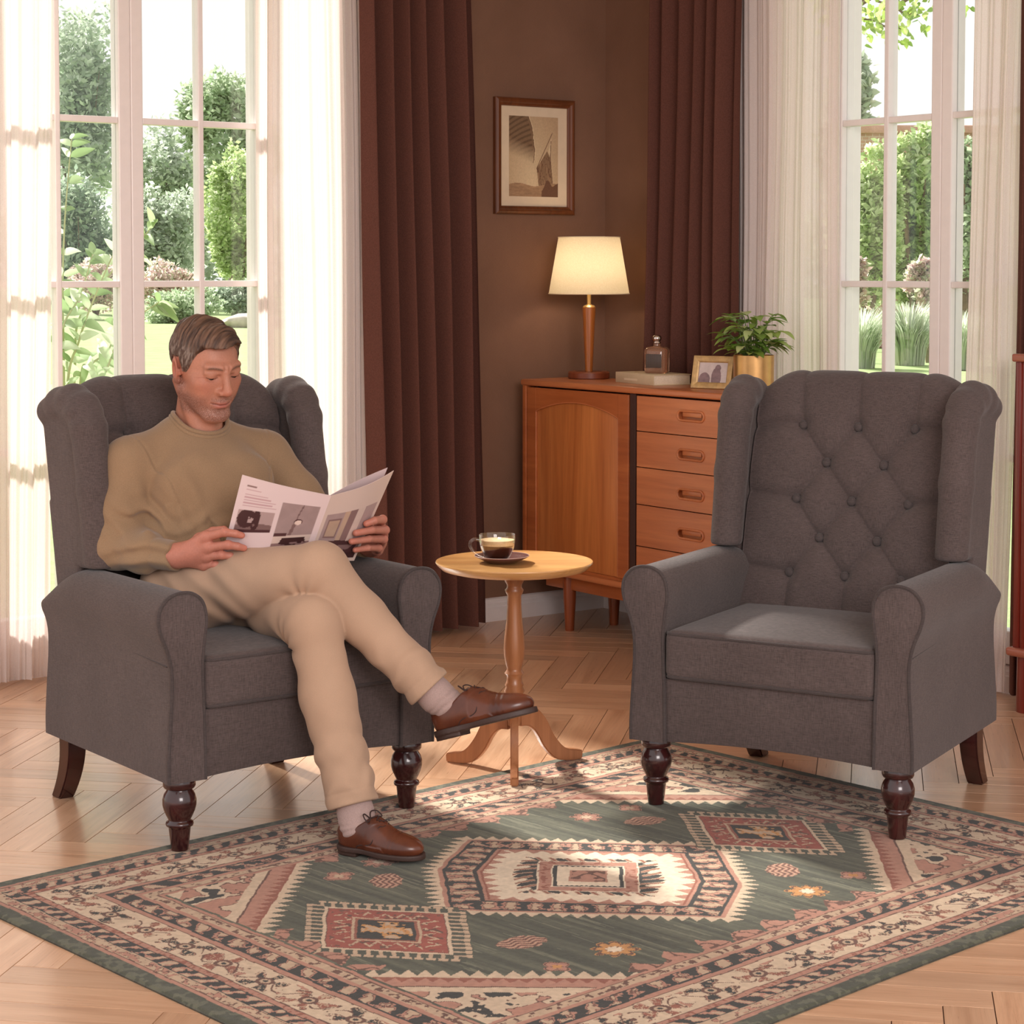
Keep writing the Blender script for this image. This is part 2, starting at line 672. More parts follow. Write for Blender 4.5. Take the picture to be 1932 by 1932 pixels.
# baseboards with a moulded top
def baseboard(name, axis, a0, a1):
    prof = [(0, 0), (0.016, 0), (0.016, 0.052), (0.013, 0.056), (0.013, 0.066), (0.009, 0.072), (0.009, 0.082), (0.0, 0.086)]
    mb = MB()
    if axis == 'y':
        mb.prism([(p, q) for p, q in prof], 'y', a0, a1)
    else:
        mb.prism([(-p, q) for p, q in prof], 'x', a0, a1)
    o = in_room(mb.build(name, M_WHITE, None, smooth=False))
    o['kind'] = 'structure'
baseboard('baseboard_left', 'y', -4.0, 0.0)
baseboard('baseboard_right', 'x', 0.0, 4.0)

# ------------------------------------------------------------------ curtains
def velvet_mat():
    t = NT('brown_velvet')
    n = t.noise(t.coord('Object', (300, 300, 300)), 1.0, 2)
    r = t.ramp(n, 'Fac', [(0.3, lin(84, 53, 45)), (0.7, lin(99, 63, 54))])
    t.link(r, 'Color', t.p, 'Base Color')
    t.set(Roughness=0.9)
    t.p.inputs['Specular IOR Level'].default_value = 0.1
    t.p.inputs['Sheen Weight'].default_value = 0.10
    t.p.inputs['Sheen Roughness'].default_value = 0.4
    t.p.inputs['Sheen Tint'].default_value = lin(150, 100, 85)
    return t.m
M_VELVET = velvet_mat()

def sheer_mat():
    t = NT('cream_sheer_voile')
    t.n.remove(t.p)
    co = t.coord('Object', (420, 420, 420))
    n = t.noise(co, 1.0, 2)
    r = t.ramp(n, 'Fac', [(0.3, lin(238, 224, 219)), (0.7, lin(247, 237, 233))])
    df = t.new('ShaderNodeBsdfDiffuse')
    tl = t.new('ShaderNodeBsdfTranslucent')
    tp = t.new('ShaderNodeBsdfTransparent')
    t.link(r, 'Color', df, 'Color')
    t.link(r, 'Color', tl, 'Color')
    m1 = t.new('ShaderNodeMixShader')
    m1.inputs[0].default_value = 0.34
    t.t.links.new(df.outputs[0], m1.inputs[1])
    t.t.links.new(tl.outputs[0], m1.inputs[2])
    m2 = t.new('ShaderNodeMixShader')
    m2.inputs[0].default_value = 0.07
    t.t.links.new(m1.outputs[0], m2.inputs[1])
    t.t.links.new(tp.outputs[0], m2.inputs[2])
    t.t.links.new(m2.outputs[0], t.out.inputs['Surface'])
    return t.m
M_SHEER = sheer_mat()

def curtain(name, label, cat, mat, axis, top, bot, off, amp, folds, seed, zb=0.012, group=None, sharpness=1.0, lean=0.21):
    """hanging cloth: top=(a0,a1) at the ceiling, bot=(a0,a1) at the floor; folds of uneven width"""
    rnd = np.random.RandomState(seed)
    nu, nz = folds * 40, 46
    widths = rnd.uniform(0.65, 1.45, folds)
    edges = np.concatenate([[0], np.cumsum(widths)]) / widths.sum()
    amps = rnd.uniform(0.7, 1.15, folds)
    s = np.linspace(0, 1, nu)
    ph = np.interp(s, edges, np.arange(folds + 1))
    A = np.interp(ph, np.arange(folds) + 0.5, amps)
    zt = H_CEIL - 0.002
    zz = np.linspace(zt, zb, nz)
    V = []
    for k, z in enumerate(zz):
        f = k / (nz - 1)
        a0 = top[0] + (bot[0] - top[0]) * f
        a1 = top[1] + (bot[1] - top[1]) * f
        drift = 0.10 * np.sin(2.2 * f + ph * 1.7 + seed) * f
        p = ph + drift
        wave = np.sin(2 * PI * p)
        sub = 0.12 * np.sin(4 * PI * p + 1.1 * seed + 1.5 * f)
        if sharpness == 0:
            wave = 0.62 * np.sin(2 * PI * p)
            sub = 0.34 * np.sin(2 * PI * 2.37 * p + seed + 0.8 * f) + 0.20 * np.sin(2 * PI * 5.3 * p + 2 * seed) + 0.10 * np.sin(2 * PI * 9.7 * p + 3 * seed)
        d = off + amp * A * (wave + sub) * (0.85 + 0.15 * f)
        along = a0 + (a1 - a0) * s + (a1 - a0) / folds * lean * sharpness * np.sin(2 * PI * p)
        along = np.clip(along, min(a0, a1), max(a0, a1))
        d = d + 0.004 * np.sin(9 * f + 5 * s)
        V.append(np.stack([d, along, np.full(nu, z)], 1) if axis == 'y' else np.stack([along, -d, np.full(nu, z)], 1))
    V = np.concatenate(V)
    i = np.arange(nu - 1)
    F = np.concatenate([np.stack([k * nu + i, k * nu + i + 1, (k + 1) * nu + i + 1, (k + 1) * nu + i], 1) for k in range(nz - 1)])
    me = mesh_np(name, V, F)
    o = in_room(obj(name, me, mat))
    return tag(o, label, cat, group)

curtain('velvet_curtain', 'dark brown velvet curtain beside the framed picture, left of the corner', 'curtain', M_VELVET, 'y', (-1.19, -0.725), (-1.13, -0.655), 0.125, 0.060, 6, 3, 0.022, lean=0.16, group='velvet curtains')
curtain('velvet_curtain', 'dark brown velvet curtain hanging behind the sideboard, between lamp and plant', 'curtain', M_VELVET, 'x', (0.445, 0.865), (0.375, 0.842), 0.112, 0.037, 6, 9, 0.022, lean=-0.15, group='velvet curtains')
curtain('velvet_curtain', 'dark brown velvet curtain cut off by the right edge, above the red shelf cabinet', 'curtain', M_VELVET, 'x', (2.09, 2.52), (2.065, 2.52), 0.085, 0.024, 6, 21, 0.022, group='velvet curtains')
curtain('sheer_curtain', 'cream sheer curtain at far left, left of the reading man', 'curtain', M_SHEER, 'y', (-3.05, -2.258), (-3.05, -2.31), 0.07, 0.024, 8, 5, group='sheer curtains', sharpness=0)
curtain('sheer_curtain', 'cream sheer curtain between left window and dark curtain, behind the reading man', 'curtain', M_SHEER, 'y', (-1.542, -1.10), (-1.548, -1.06), 0.065, 0.020, 5, 12, group='sheer curtains', sharpness=0)
curtain('sheer_curtain', 'cream sheer curtain behind the potted plant, left side of right window', 'curtain', M_SHEER, 'x', (0.80, 1.292), (0.78, 1.298), 0.042, 0.015, 5, 15, group='sheer curtains', sharpness=0)
curtain('sheer_curtain', 'narrow cream sheer curtain behind the empty chair, right side of right window', 'curtain', M_SHEER, 'x', (1.896, 2.085), (1.85, 2.03), 0.06, 0.016, 3, 18, group='sheer curtains', sharpness=0)
# ------------------------------------------------------------------ the patterned rug
RUG_C = Vector((0.163, 4.357, 0))
RUG_A = math.atan2(0.676, 0.737)
RU, RV, RT = 1.06, 0.815, 0.008

def rug_pattern(u, v):
    """albedo of the rug at u (long axis), v (short axis); woven colours only"""
    C = {k: np.array(lin(*c)[:3]) for k, c in dict(
        green=(78, 79, 67), green2=(98, 98, 82), dark=(58, 56, 52), cream=(200, 177, 151), cream2=(184, 158, 132),
        pink=(172, 126, 107), rust=(142, 88, 71), red=(148, 80, 67), brown=(104, 74, 62), gold=(190, 138, 84), ivory=(218, 200, 176)).items()}
    # hand-woven wobble
    wu = u + 0.007 * (fbm(u * 22, v * 22, 0, 1, 2) - 0.5)
    wv = v + 0.007 * (fbm(u * 22, v * 22, 5, 2, 2) - 0.5)
    n = len(u)
    col = np.zeros((n, 3))
    def put(mask, c):
        col[mask] = C[c] if isinstance(c, str) else c
    fine = fbm(u * 120, v * 120, 0, 7, 2)
    # field with abrash streaks
    st = fbm(u * 75 + v * 3, v * 3.0, 0, 11, 3)
    w = np.clip((st - 0.35) * 2.2, 0, 1)[:, None]
    col[:] = C['green'] * (1 - w) * 0.9 + C['green2'] * w
    light = fbm(u * 150 + v * 4, v * 5, 3, 12, 2) > 0.72
    col[light] = C['green2'] * 1.25
    fu, fv = 0.735, 0.500
    # ---- small floating motifs
    def blossom(cu, cv, R, c1, c2, petals, seed, rot=0.0):
        du, dv = wu - cu, wv - cv
        r = np.hypot(du, dv) + 1e-6
        a = np.arctan2(dv, du) + rot
        rim = R * (0.62 + 0.38 * np.abs(np.cos(petals * a / 2))) * (0.9 + 0.25 * (fbm(du * 60, dv * 60, seed, seed, 2) - 0.5))
        put((r < rim), c1)
        put((r < rim * 0.94) & (r > rim * 0.80), 'brown')
        put((r < rim * 0.62) & (np.abs(np.cos(petals * a / 2)) < 0.25), 'brown')
        put(r < rim * 0.38, c2)
    for (cu, cv, R, c1, c2, k) in ((0.262, -0.385, 0.052, 'gold', 'ivory', 8), (-0.295, -0.372, 0.052, 'gold', 'ivory', 8),
            (0.33, 0.34, 0.045, 'pink', 'cream', 8), (-0.262, 0.385, 0.045, 'pink', 'cream', 8),
            (-0.392, 0.36, 0.040, 'pink', 'cream2', 4), (0.424, -0.378, 0.036, 'pink', 'gold', 4), (-0.447, -0.369, 0.036, 'pink', 'gold', 4),
            (0.47, 0.33, 0.036, 'pink', 'cream2', 4), (0.60, 0.02, 0.0, 'pink', 'pink', 4)):
        if R:
            blossom(cu, cv, R, c1, c2, k, int(abs(cu) * 900))
    for (cu, cv, ang) in ((-0.337, 0.267, 0.9), (0.341, -0.250, 0.9), (-0.398, -0.222, -0.3), (0.408, 0.226, -0.3)):
        du, dv = wu - cu, wv - cv
        a = du * math.cos(ang) + dv * math.sin(ang)
        b = -du * math.sin(ang) + dv * math.cos(ang)
        e = (a / 0.05) ** 2 + (b / 0.034) ** 2 + 0.8 * (fbm(du * 70, dv * 70, 3, 5, 2) - 0.5)
        put(e < 1, 'pink')
        put((e < 0.98) & (np.sin(b * 480 + 2.5 * np.sin(a * 160)) > 0.25), 'brown')
        put((e < 0.98) & (np.sin(b * 480 + 2.5 * np.sin(a * 160)) < -0.85), 'cream2')
    # ---- central medallion: nested six-sided rings
    hexv = np.array([(-0.382, 0.03), (-0.205, 0.262), (-0.004, 0.392), (0.384, -0.03), (0.205, -0.262), (0.004, -0.392)])
    s = np.full(n, -9.0)
    side = np.zeros(n)
    for i in range(6):
        p, q = hexv[i], hexv[(i + 1) % 6]
        t = q - p
        L = np.hypot(*t)
        t = t / L
        nr = np.array((-t[1], t[0]))
        if nr @ p < 0:
            nr = -nr
        d = nr @ p
        g = (wu * nr[0] + wv * nr[1]) / d
        along = (wu - p[0]) * t[0] + (wv - p[1]) * t[1]
        m = g > s
        s = np.where(m, g, s)
        side = np.where(m, along, side)
    saw = np.abs(((side / 0.030) % 1.0) - 0.5) * 2
    saw2 = np.abs(((side / 0.040) % 1.0) - 0.5) * 2
    put(s < 1.00 + 0.10 * saw, 'cream')
    put(s < 0.985, 'pink')
    put(s < 0.955, 'dark')
    blob = fbm(side * 52, s * 26, 1, 31, 2)
    seg = np.abs(((side / 0.046) % 1.0) - 0.5) * 2
    inband = (s < 0.935) & (s > 0.755)
    put(inband & (seg + 1.4 * (blob - 0.5) < 0.66), 'pink')
    put(inband & (seg + 1.4 * (blob - 0.5) < 0.30), 'cream2')
    put(inband & (np.abs(seg - 0.35 + 0.9 * (blob - 0.5)) < 0.07), 'brown')
    put((s < 0.755), 'dark')
    put((s < 0.725), 'pink')
    put((s < 0.705 - 0.10 * saw2), 'ivory')
    put((s < 0.705) & (s > 0.69), 'rust')
    hook = np.abs((((side + s * 0.16) / 0.066) % 1.0) - 0.5) * 2
    put((s < 0.50 - 0.10 * hook) , 'dark')
    hk = (s < 0.50) & (s > 0.36)
    put(hk & (np.abs(hook - 0.55) < 0.20), 'cream2')
    put(hk & (np.abs(hook - 0.55) < 0.10), 'rust')
    sp = np.abs(fbm(wu * 40, wv * 40, 9, 41, 2) - 0.5)
    dia = np.abs(wu) / 0.152 + np.abs(wv) / 0.156
    put(dia < 1.0, 'ivory')
    put(dia < 0.96, 'pink')
    put(dia < 0.72, 'ivory')
    put(dia < 0.69, 'dark')
    tooth = np.abs((((wu - wv) / 0.016) % 1.0) - 0.5) * 2
    put(dia < 0.66 - 0.05 * tooth, 'ivory')
    put(dia < 0.38, 'pink')
    put((dia < 0.34) & (sp < 0.07), 'brown')
    put((dia < 0.98) & (dia > 0.74) & (fbm(wu * 90, wv * 90, 2, 43, 2) > 0.62), 'rust')
    # ---- two side medallions with combed edges
    for cu, cv in ((-0.545, 0.012), (0.532, -0.022)):
        du, dv = wu - cu, wv - cv
        g = np.abs(du) / 0.150 + np.abs(dv) / 0.190
        al = np.where(du * dv > 0, du / 0.150 - dv / 0.190, du / 0.150 + dv / 0.190)
        comb = np.abs(((al / 0.20) % 1.0) - 0.5) * 2
        ring = (g < 1.36) & (g > 1.04)
        put((g < 1.38) & (np.abs(al) < 1.25), 'green')
        put(ring & (np.abs(al) < 1.16) & (comb < 0.34 + 0.45 * (g > 1.26)), 'cream2')
        put(g < 1.06, 'cream')
        put(g < 1.0, 'brown')
        put(g < 0.985, 'red')
        nn = fbm(du * 85, dv * 85, 4, 51, 2)
        zig = np.abs(((al / 0.30) % 1.0) - 0.5) * 2
        put((g < 0.93) & (g > 0.60) & (np.abs(g - 0.60 - 0.26 * zig) < 0.05) & (nn > 0.36), 'cream2')
        put((g < 0.93) & (g > 0.60) & (nn > 0.66), 'brown')
        put(g < 0.58, 'cream2')
        put(g < 0.53, 'rust')
        put(g < 0.48, 'dark')
        cr = np.minimum(np.abs(du / 0.15 - dv / 0.19), np.abs(du / 0.15 + dv / 0.19))
        put((g < 0.42) & (cr + 0.5 * (nn - 0.5) < 0.16), 'gold')
        put((g < 0.42) & (cr + 0.5 * (nn - 0.5) < 0.06), 'cream2')
    # ---- corner spandrels with saw teeth
    au, av = np.abs(wu), np.abs(wv)
    tt = (fu - au) / 0.335 + (fv - av) / 0.320
    ta = (fu - au) - (fv - av)
    tooth = np.abs(((ta / 0.046) % 1.0) - 0.5) * 2
    infield = (au < fu) & (av < fv)
    put(infield & (tt < 1.04 + 0.13 * tooth), 'cream')
    put(infield & (tt < 1.0), 'rust')
    t3 = np.abs(((ta / 0.040) % 1.0) - 0.5) * 2
    put(infield & (tt < 0.985 - 0.10 * t3), 'pink')
    put(infield & (tt < 0.80), 'brown')
    put(infield & (tt < 0.78), 'cream')
    fl = fbm(wu * 26, wv * 26, np.sign(wu) * 3 + np.sign(wv) * 7, 61, 3)
    put(infield & (tt < 0.68) & (tt > 0.14) & (fl > 0.57), 'pink')
    put(infield & (tt < 0.68) & (tt > 0.14) & (np.abs(fl - 0.57) < 0.022), 'brown')
    put(infield & (tt < 0.68) & (tt > 0.14) & (fl < 0.36), 'dark')
    # hooked leaves along the inside of the field
    edge = np.minimum(fu - au, fv - av)
    lo = np.where((fu - au) < (fv - av), wv, wu)
    hk = np.abs(((lo / 0.095) % 1.0) - 0.5) * 2
    wob = fbm(lo * 40, edge * 40, 2, 71, 2)
    m = infield & (tt > 1.16) & (edge < 0.050 * (1 - hk) + 0.030 * (wob - 0.35))
    put(m, 'pink')
    put(m & (np.abs(wob - 0.5) < 0.06), 'brown')
    # ---- borders, measured from the outer edge
    e = np.minimum(RU - np.abs(wu), RV - np.abs(wv))
    us = (RU - np.abs(wu)) < (RV - np.abs(wv))
    lo = np.where(us, wv, wu)
    b = e < 0.318
    put(b, 'cream')
    def band(a0, a1, c):
        put((e >= a0) & (e < a1), c)
    band(-1, 0.036, 'green')
    put((e < 0.036) & (fbm(wu * 60, wv * 60, 0, 81, 2) > 0.55), 'green2')
    band(0.036, 0.046, 'pink')
    band(0.046, 0.049, 'brown')
    band(0.049, 0.074, 'cream2')
    nn = fbm(lo * 95, e * 95, 1, 83, 2)
    put((e >= 0.051) & (e < 0.072) & (nn > 0.55), 'pink')
    put((e >= 0.051) & (e < 0.072) & (np.abs(nn - 0.55) < 0.035), 'brown')
    band(0.074, 0.108, 'dark')
    q = np.abs((((lo + 0.6 * e) / 0.042) % 1.0) - 0.5) * 2
    nn = fbm(lo * 70, e * 70, 2, 87, 2)
    g = (e >= 0.077) & (e < 0.105)
    put(g & (q + 1.3 * (nn - 0.5) < 0.52), 'pink')
    put(g & (q + 1.3 * (nn - 0.5) < 0.24), 'cream2')
    band(0.108, 0.122, 'pink')
    put((e >= 0.108) & (e < 0.122) & (fbm(lo * 160, e * 100, 2, 88, 2) > 0.6), 'rust')
    band(0.122, 0.125, 'brown')
    band(0.212, 0.215, 'brown')
    band(0.215, 0.228, 'pink')
    band(0.228, 0.231, 'dark')
    band(0.231, 0.272, 'dark')
    q = np.abs((((lo - 0.7 * e) / 0.058) % 1.0) - 0.5) * 2
    nn = fbm(lo * 60, e * 60, 4, 91, 2)
    g = (e >= 0.234) & (e < 0.269)
    put(g & (q + 1.5 * (nn - 0.5) < 0.54), 'pink')
    put(g & (q + 1.5 * (nn - 0.5) < 0.22), 'cream2')
    put(g & (np.abs(q + 1.5 * (nn - 0.5) - 0.30) < 0.06), 'brown')
    band(0.272, 0.284, 'pink')
    band(0.284, 0.306, 'cream2')
    nn = fbm(lo * 110, e * 110, 6, 93, 2)
    put((e >= 0.286) & (e < 0.304) & (nn > 0.60), 'brown')
    band(0.306, 0.309, 'brown')
    band(0.309, 0.318, 'pink')
    # flowering sprays on the wide cream border
    P = 0.132
    k = np.floor(lo / P)
    cx = (lo - (k + 0.5) * P)
    cy = e - 0.168
    r = np.hypot(cx, cy * 1.15) + 1e-6
    a = np.arctan2(cy, cx)
    sd = k * 7.3 + np.where(us, 50, 0) + np.sign(np.where(us, wu, wv)) * 13
    wig = fbm(cx * 55 + sd * 3.1, cy * 55, sd, 95, 2) - 0.5
    wig2 = fbm(cx * 120 + sd, cy * 120, sd, 98, 2) - 0.5
    n_pet = np.where(k % 3 == 0, 4.0, 5.0)
    pet = np.cos(n_pet * a + sd + 2.2 * wig)
    rim = 0.060 * (0.66 + 0.42 * np.abs(np.cos(a * 1.0 + sd))) * (1 + 0.55 * wig)
    main = (e > 0.129) & (e < 0.209)
    alt = (k % 2 == 0)
    body = main & (r < rim) & (pet + 0.9 * wig2 > 0.05)
    put(body, 'pink')
    put(body & alt & (pet > 0.45), 'rust')
    put(body & ~alt & (pet > 0.35), 'dark')
    put(body & (np.abs(pet + 0.9 * wig2 - 0.10) < 0.13), 'brown')
    put(body & (r > rim * 0.88), 'brown')
    put(body & (np.abs(wig2) < 0.045), 'cream2')
    put(main & (np.abs(r - 0.016) < 0.004), 'brown')
    put(main & (r < 0.012), 'cream2')
    put(main & (r < 0.006), 'dark')
    stem = np.abs(cy + 0.020 * np.sin(cx * 60 + sd)) < 0.0022
    put(main & stem & (r > rim * 0.5) & (np.abs(cx) < 0.060), 'brown')
    leaf = fbm(lo * 60, e * 75, 8, 99, 2)
    put(main & (r > rim * 1.08) & (np.abs(cy) < 0.032) & (leaf > 0.66), 'pink')
    put(main & (r > rim * 1.08) & (np.abs(cy) < 0.032) & (np.abs(leaf - 0.66) < 0.018), 'brown')
    # yarn by yarn variation
    col *= (0.86 + 0.28 * fine)[:, None]
    col *= (0.93 + 0.14 * fbm(u * 9, v * 9, 0, 97, 2))[:, None]
    return np.clip(col, 0, 1)

def build_rug():
    h = 0.0024
    nu, nv = int(2 * RU / h), int(2 * RV / h)
    uu = np.linspace(-RU, RU, nu)
    vv = np.linspace(-RV, RV, nv)
    U, V = np.meshgrid(uu, vv, indexing='ij')
    u, v = U.ravel(), V.ravel()
    e = np.minimum(RU - np.abs(u), RV - np.abs(v))
    edge = np.clip(e / 0.010, 0, 1)
    z = RT * (0.35 + 0.65 * np.sqrt(1 - (1 - edge) ** 2)) + 0.0007 * (fbm(u * 260, v * 260, 0, 3, 2) - 0.5)
    # edges not ruler-straight
    su = 0.004 * (fbm(v * 2.5, 0 * v, 0, 101, 2) - 0.5) * (np.abs(u) / RU) ** 8 * np.sign(u)
    sv = 0.006 * (fbm(u * 2.5, 0 * u, 4, 102, 2) - 0.5) * (np.abs(v) / RV) ** 8 * np.sign(v)
    P = np.stack([u + su, v + sv, z], 1)
    col = rug_pattern(u, v)
    i, j = np.meshgrid(np.arange(nu - 1), np.arange(nv - 1), indexing='ij')
    i, j = i.ravel(), j.ravel()
    F = np.stack([i * nv + j, (i + 1) * nv + j, (i + 1) * nv + j + 1, i * nv + j + 1], 1)
    # skirt down to the floor
    ring = np.concatenate([np.arange(nu) * nv, (nu - 1) * nv + np.arange(1, nv), (np.arange(nu - 2, -1, -1)) * nv + nv - 1, np.arange(nv - 2, 0, -1)])
    m = len(ring)
    low = P[ring].copy()
    low[:, 2] = 0.0003
    n0 = len(P)
    P = np.concatenate([P, low])
    col = np.concatenate([col, col[ring] * 0.9])
    k = np.arange(m)
    F2 = np.stack([ring[k], n0 + k, n0 + (k + 1) % m, ring[(k + 1) % m]], 1)[:, ::-1]
    F = np.concatenate([F, F2])
    me = mesh_np('rug', P, F)
    set_color(me, 'col', col)
    mat = attr_mat('woven_wool_pile', 'col', 0.95, 0.1, bump=0.5, bscale=500)
    mat.node_tree.nodes['Principled BSDF'].inputs['Sheen Weight'].default_value = 0.12
    o = obj('rug', me, mat)
    o.location = RUG_C
    o.rotation_euler = (0, 0, RUG_A)
    tag(o, 'large patterned wool rug with dark green field and cream floral border on the wooden floor', 'rug')
build_rug()
# ------------------------------------------------------------------ wood and small materials
M_TEAK = wood('teak_veneer', lin(164, 88, 42), lin(208, 130, 70), (1, 1, 1), 0.36, 'z', 7.0, 0.5, 0.15)
M_TEAKX = wood('teak_veneer_across', lin(172, 94, 54), lin(206, 128, 80), (1, 1, 1), 0.36, 'x', 7.0, 0.5, 0.15)
M_TEAKD = wood('teak_frame', lin(150, 76, 38), lin(184, 104, 56), (1, 1, 1), 0.36, 'x', 7.0, 0.5, 0.15)
M_TEAKLEG = wood('teak_leg', lin(120, 54, 26), lin(158, 80, 40), (1, 1, 1), 0.34, 'z', 8.0, 0.5, 0.2)
M_SHADOWGAP = plain('dark_inside', lin(56, 24, 12), 0.7)
M_OAK = wood('turned_oak', lin(144, 90, 56), lin(184, 124, 82), (1, 1, 1), 0.36, 'z', 8.0, 0.5, 0.2)
M_OAKTOP = wood('oak_table_top', lin(186, 128, 72), lin(222, 170, 106), (1, 1, 1), 0.30, 'x', 8.0, 0.5, 0.25)
M_WALNUT = wood('walnut_frame', lin(84, 44, 22), lin(124, 70, 38), (1, 1, 1), 0.36, 'z', 12.0, 0.5, 0.2)
M_RED = wood('red_mahogany', lin(96, 26, 18), lin(138, 46, 30), (1, 1, 1), 0.30, 'z', 8.0, 0.5, 0.3)
M_REDX = wood('red_mahogany_edge', lin(150, 78, 58), lin(186, 110, 84), (1, 1, 1), 0.34, 'x', 8.0, 0.5, 0.3)
M_BRASS = plain('brushed_brass', lin(206, 160, 104), 0.34, metal=0.85, noise=0.06, scale=40)
M_GOLDFRAME = plain('gilded_frame', lin(196, 160, 108), 0.42, metal=0.35, noise=0.18, scale=60, bump=0.2)
M_CREAMPAPER = plain('cream_book_cloth', lin(206, 184, 150), 0.75, noise=0.06)
M_PAGES = plain('page_block', lin(226, 208, 184), 0.85, noise=0.08, scale=200)
M_STEEL = plain('polished_steel', lin(215, 205, 200), 0.15, metal=1.0)

def stadium(cx, cz, w, h, n=10):
    r = h / 2
    P = []
    for k in range(n + 1):
        a = -PI / 2 + PI * k / n
        P.append((cx + w / 2 - r + r * math.cos(a), cz + r * math.sin(a)))
    for k in range(n + 1):
        a = PI / 2 + PI * k / n
        P.append((cx - w / 2 + r + r * math.cos(a), cz + r * math.sin(a)))
    return P

# ------------------------------------------------------------------ sideboard (along the right wall, standing clear of it)
def build_sideboard():
    X0, X1, YF, YB, ZB, ZT = 0.104, 1.40, -0.47, -0.165, 0.205, 0.900
    base = RW((X0 + X1) / 2, (YF + YB) / 2)
    t = thing('sideboard', 'orange-brown teak sideboard with one door and drawers in the room corner', 'sideboard', base, RA)
    ox, oy = (X0 + X1) / 2, (YF + YB) / 2
    T = Matrix.Translation((-ox, -oy, 0))
    def done(mb, name, mat, parent=t, smooth=True, angle=35):
        mb.v = [(x - ox, y - oy, z) for x, y, z in mb.v]
        return mb.build(name, mat, parent, smooth, angle)
    b = MB()
    b.box(X0, X0 + 0.022, YF, YB, ZB, ZT - 0.02, 0.004)                   # ends
    b.box(X1 - 0.022, X1, YF, YB, ZB, ZT - 0.02, 0.004)
    b.box(X0 + 0.01, X1 - 0.01, YF + 0.012, YB, ZB, ZB + 0.030, 0.005)       # floor of the case
    b.box(X0 + 0.02, X1 - 0.02, YB - 0.012, YB - 0.002, ZB + 0.02, ZT - 0.02)    # back
    done(b, 'case', M_TEAKD)
    b = MB()
    b.box(X0 - 0.004, X1 + 0.004, YF - 0.006, YB, ZT - 0.022, ZT, 0.007, 3)
    done(b, 'top', M_TEAKX)
    b = MB()
    b.box(X0 - 0.004, X1 + 0.004, YF - 0.008, YF + 0.03, ZB - 0.004, ZB + 0.018, 0.007, 3)
    done(b, 'bottom_rail', M_TEAKX)
    b = MB()
    b.box(0.722, 0.752, YF + 0.004, YB - 0.01, ZB + 0.02, ZT - 0.022, 0.002)
    b.box(X0 + 0.022, X1 - 0.022, YF + 0.055, YB - 0.012, ZB + 0.025, ZT - 0.022)
    done(b, 'divider', M_SHADOWGAP, smooth=False)
    # door: framed panel with an arched top
    dx0, dx1, dz0, dz1 = X0 + 0.028, 0.716, ZB + 0.030, ZT - 0.028
    b = MB()
    b.box(dx0, dx1, YF + 0.010, YF + 0.032, dz0, dz1, 0.002)
    d = done(b, 'door', M_TEAK)
    # raised frame around the arched field
    ix0, ix1, iz0 = dx0 + 0.052, dx1 - 0.058, dz0 + 0.0
    arch = []
    N = 24
    for k in range(N + 1):
        f = k / N
        x = ix0 + (ix1 - ix0) * f
        arch.append((x, dz1 - 0.085 + 0.042 * math.sin(PI * f) ** 0.8))
    b = MB()
    y0, y1 = YF + 0.003, YF + 0.012
    for k in range(N):
        (xa, za), (xb, zb) = arch[k], arch[k + 1]
        b.prism([(xa, za), (xb, zb), (xb, dz1), (xa, dz1)], 'y', y0, y1)
    b.box(dx0, ix0, y0, y1, dz0, dz1, 0.0015)
    b.box(ix1, dx1, y0, y1, dz0, dz1, 0.0015)
    done(b, 'door_frame', M_TEAKD, d, smooth=False).location = (0, 0, 0)
    b = MB()
    b.tube([(x, y0 + 0.002, z) for x, z in arch], 0.0028, 6)
    b.tube([(ix0, y0 + 0.002, dz0 + 0.002), (ix0, y0 + 0.002, arch[0][1])], 0.0022, 6)
    b.tube([(ix1, y0 + 0.002, dz0 + 0.002), (ix1, y0 + 0.002, arch[-1][1])], 0.0022, 6)
    done(b, 'bead', M_TEAKX, d)
    # five drawers
    zs = [ZT - 0.027, 0.751, 0.6285, 0.5005, 0.3575, ZB + 0.028]
    hz = [0.817, 0.688, 0.556, 0.424, 0.292]
    for k in range(5):
        z1, z0 = zs[k] - 0.0015, zs[k + 1] + 0.0015
        b = MB()
        x0, x1 = 0.757, X1 - 0.028
        # front board with an oval finger well cut through
        ov = stadium(1.038, hz[k], 0.128, 0.030, 10)
        y = YF + 0.006
        n = len(ov)
        bm = bmesh.new()
        va = [bm.verts.new((px, y, pz)) for px, pz in ov]
        vb = [bm.verts.new(q) for q in ((x0, y, z0), (x1, y, z0), (x1, y, z1), (x0, y, z1))]
        es = [bm.edges.new((va[i], va[(i + 1) % n])) for i in range(n)] + [bm.edges.new((vb[i], vb[(i + 1) % 4])) for i in range(4)]
        bmesh.ops.triangle_fill(bm, use_beauty=True, use_dissolve=False, edges=es)
        for f in list(bm.faces):
            c_ = f.calc_center_median()
            if abs(c_.x - 1.038) < 0.05 and abs(c_.z - hz[k]) < 0.0148:
                bm.faces.remove(f)
        b.addbm(bm)
        V = [(px, y, pz) for px, pz in ov] + [(px, y + 0.016, pz) for px, pz in ov]
        b.add(V, [(i, (i + 1) % n, n + (i + 1) % n, n + i) for i in range(n)] + [tuple(n + i for i in range(n))])
        b.box(x0, x1, y + 0.001, y + 0.004, z0, z0 + 0.003)
        b.box(x0, x1, y + 0.017, y + 0.026, z0, z1)
        b.box(x0, x1, y, y + 0.02, z1 - 0.001, z1)
        b.box(x0, x0 + 0.001, y, y + 0.02, z0, z1)
        dr = done(b, 'drawer', M_TEAKX, smooth=False)
        h = MB()
        h.tube([(px, y - 0.001, pz) for px, pz in stadium(1.038, hz[k], 0.130, 0.032, 10)], 0.0042, 8, closed=True)
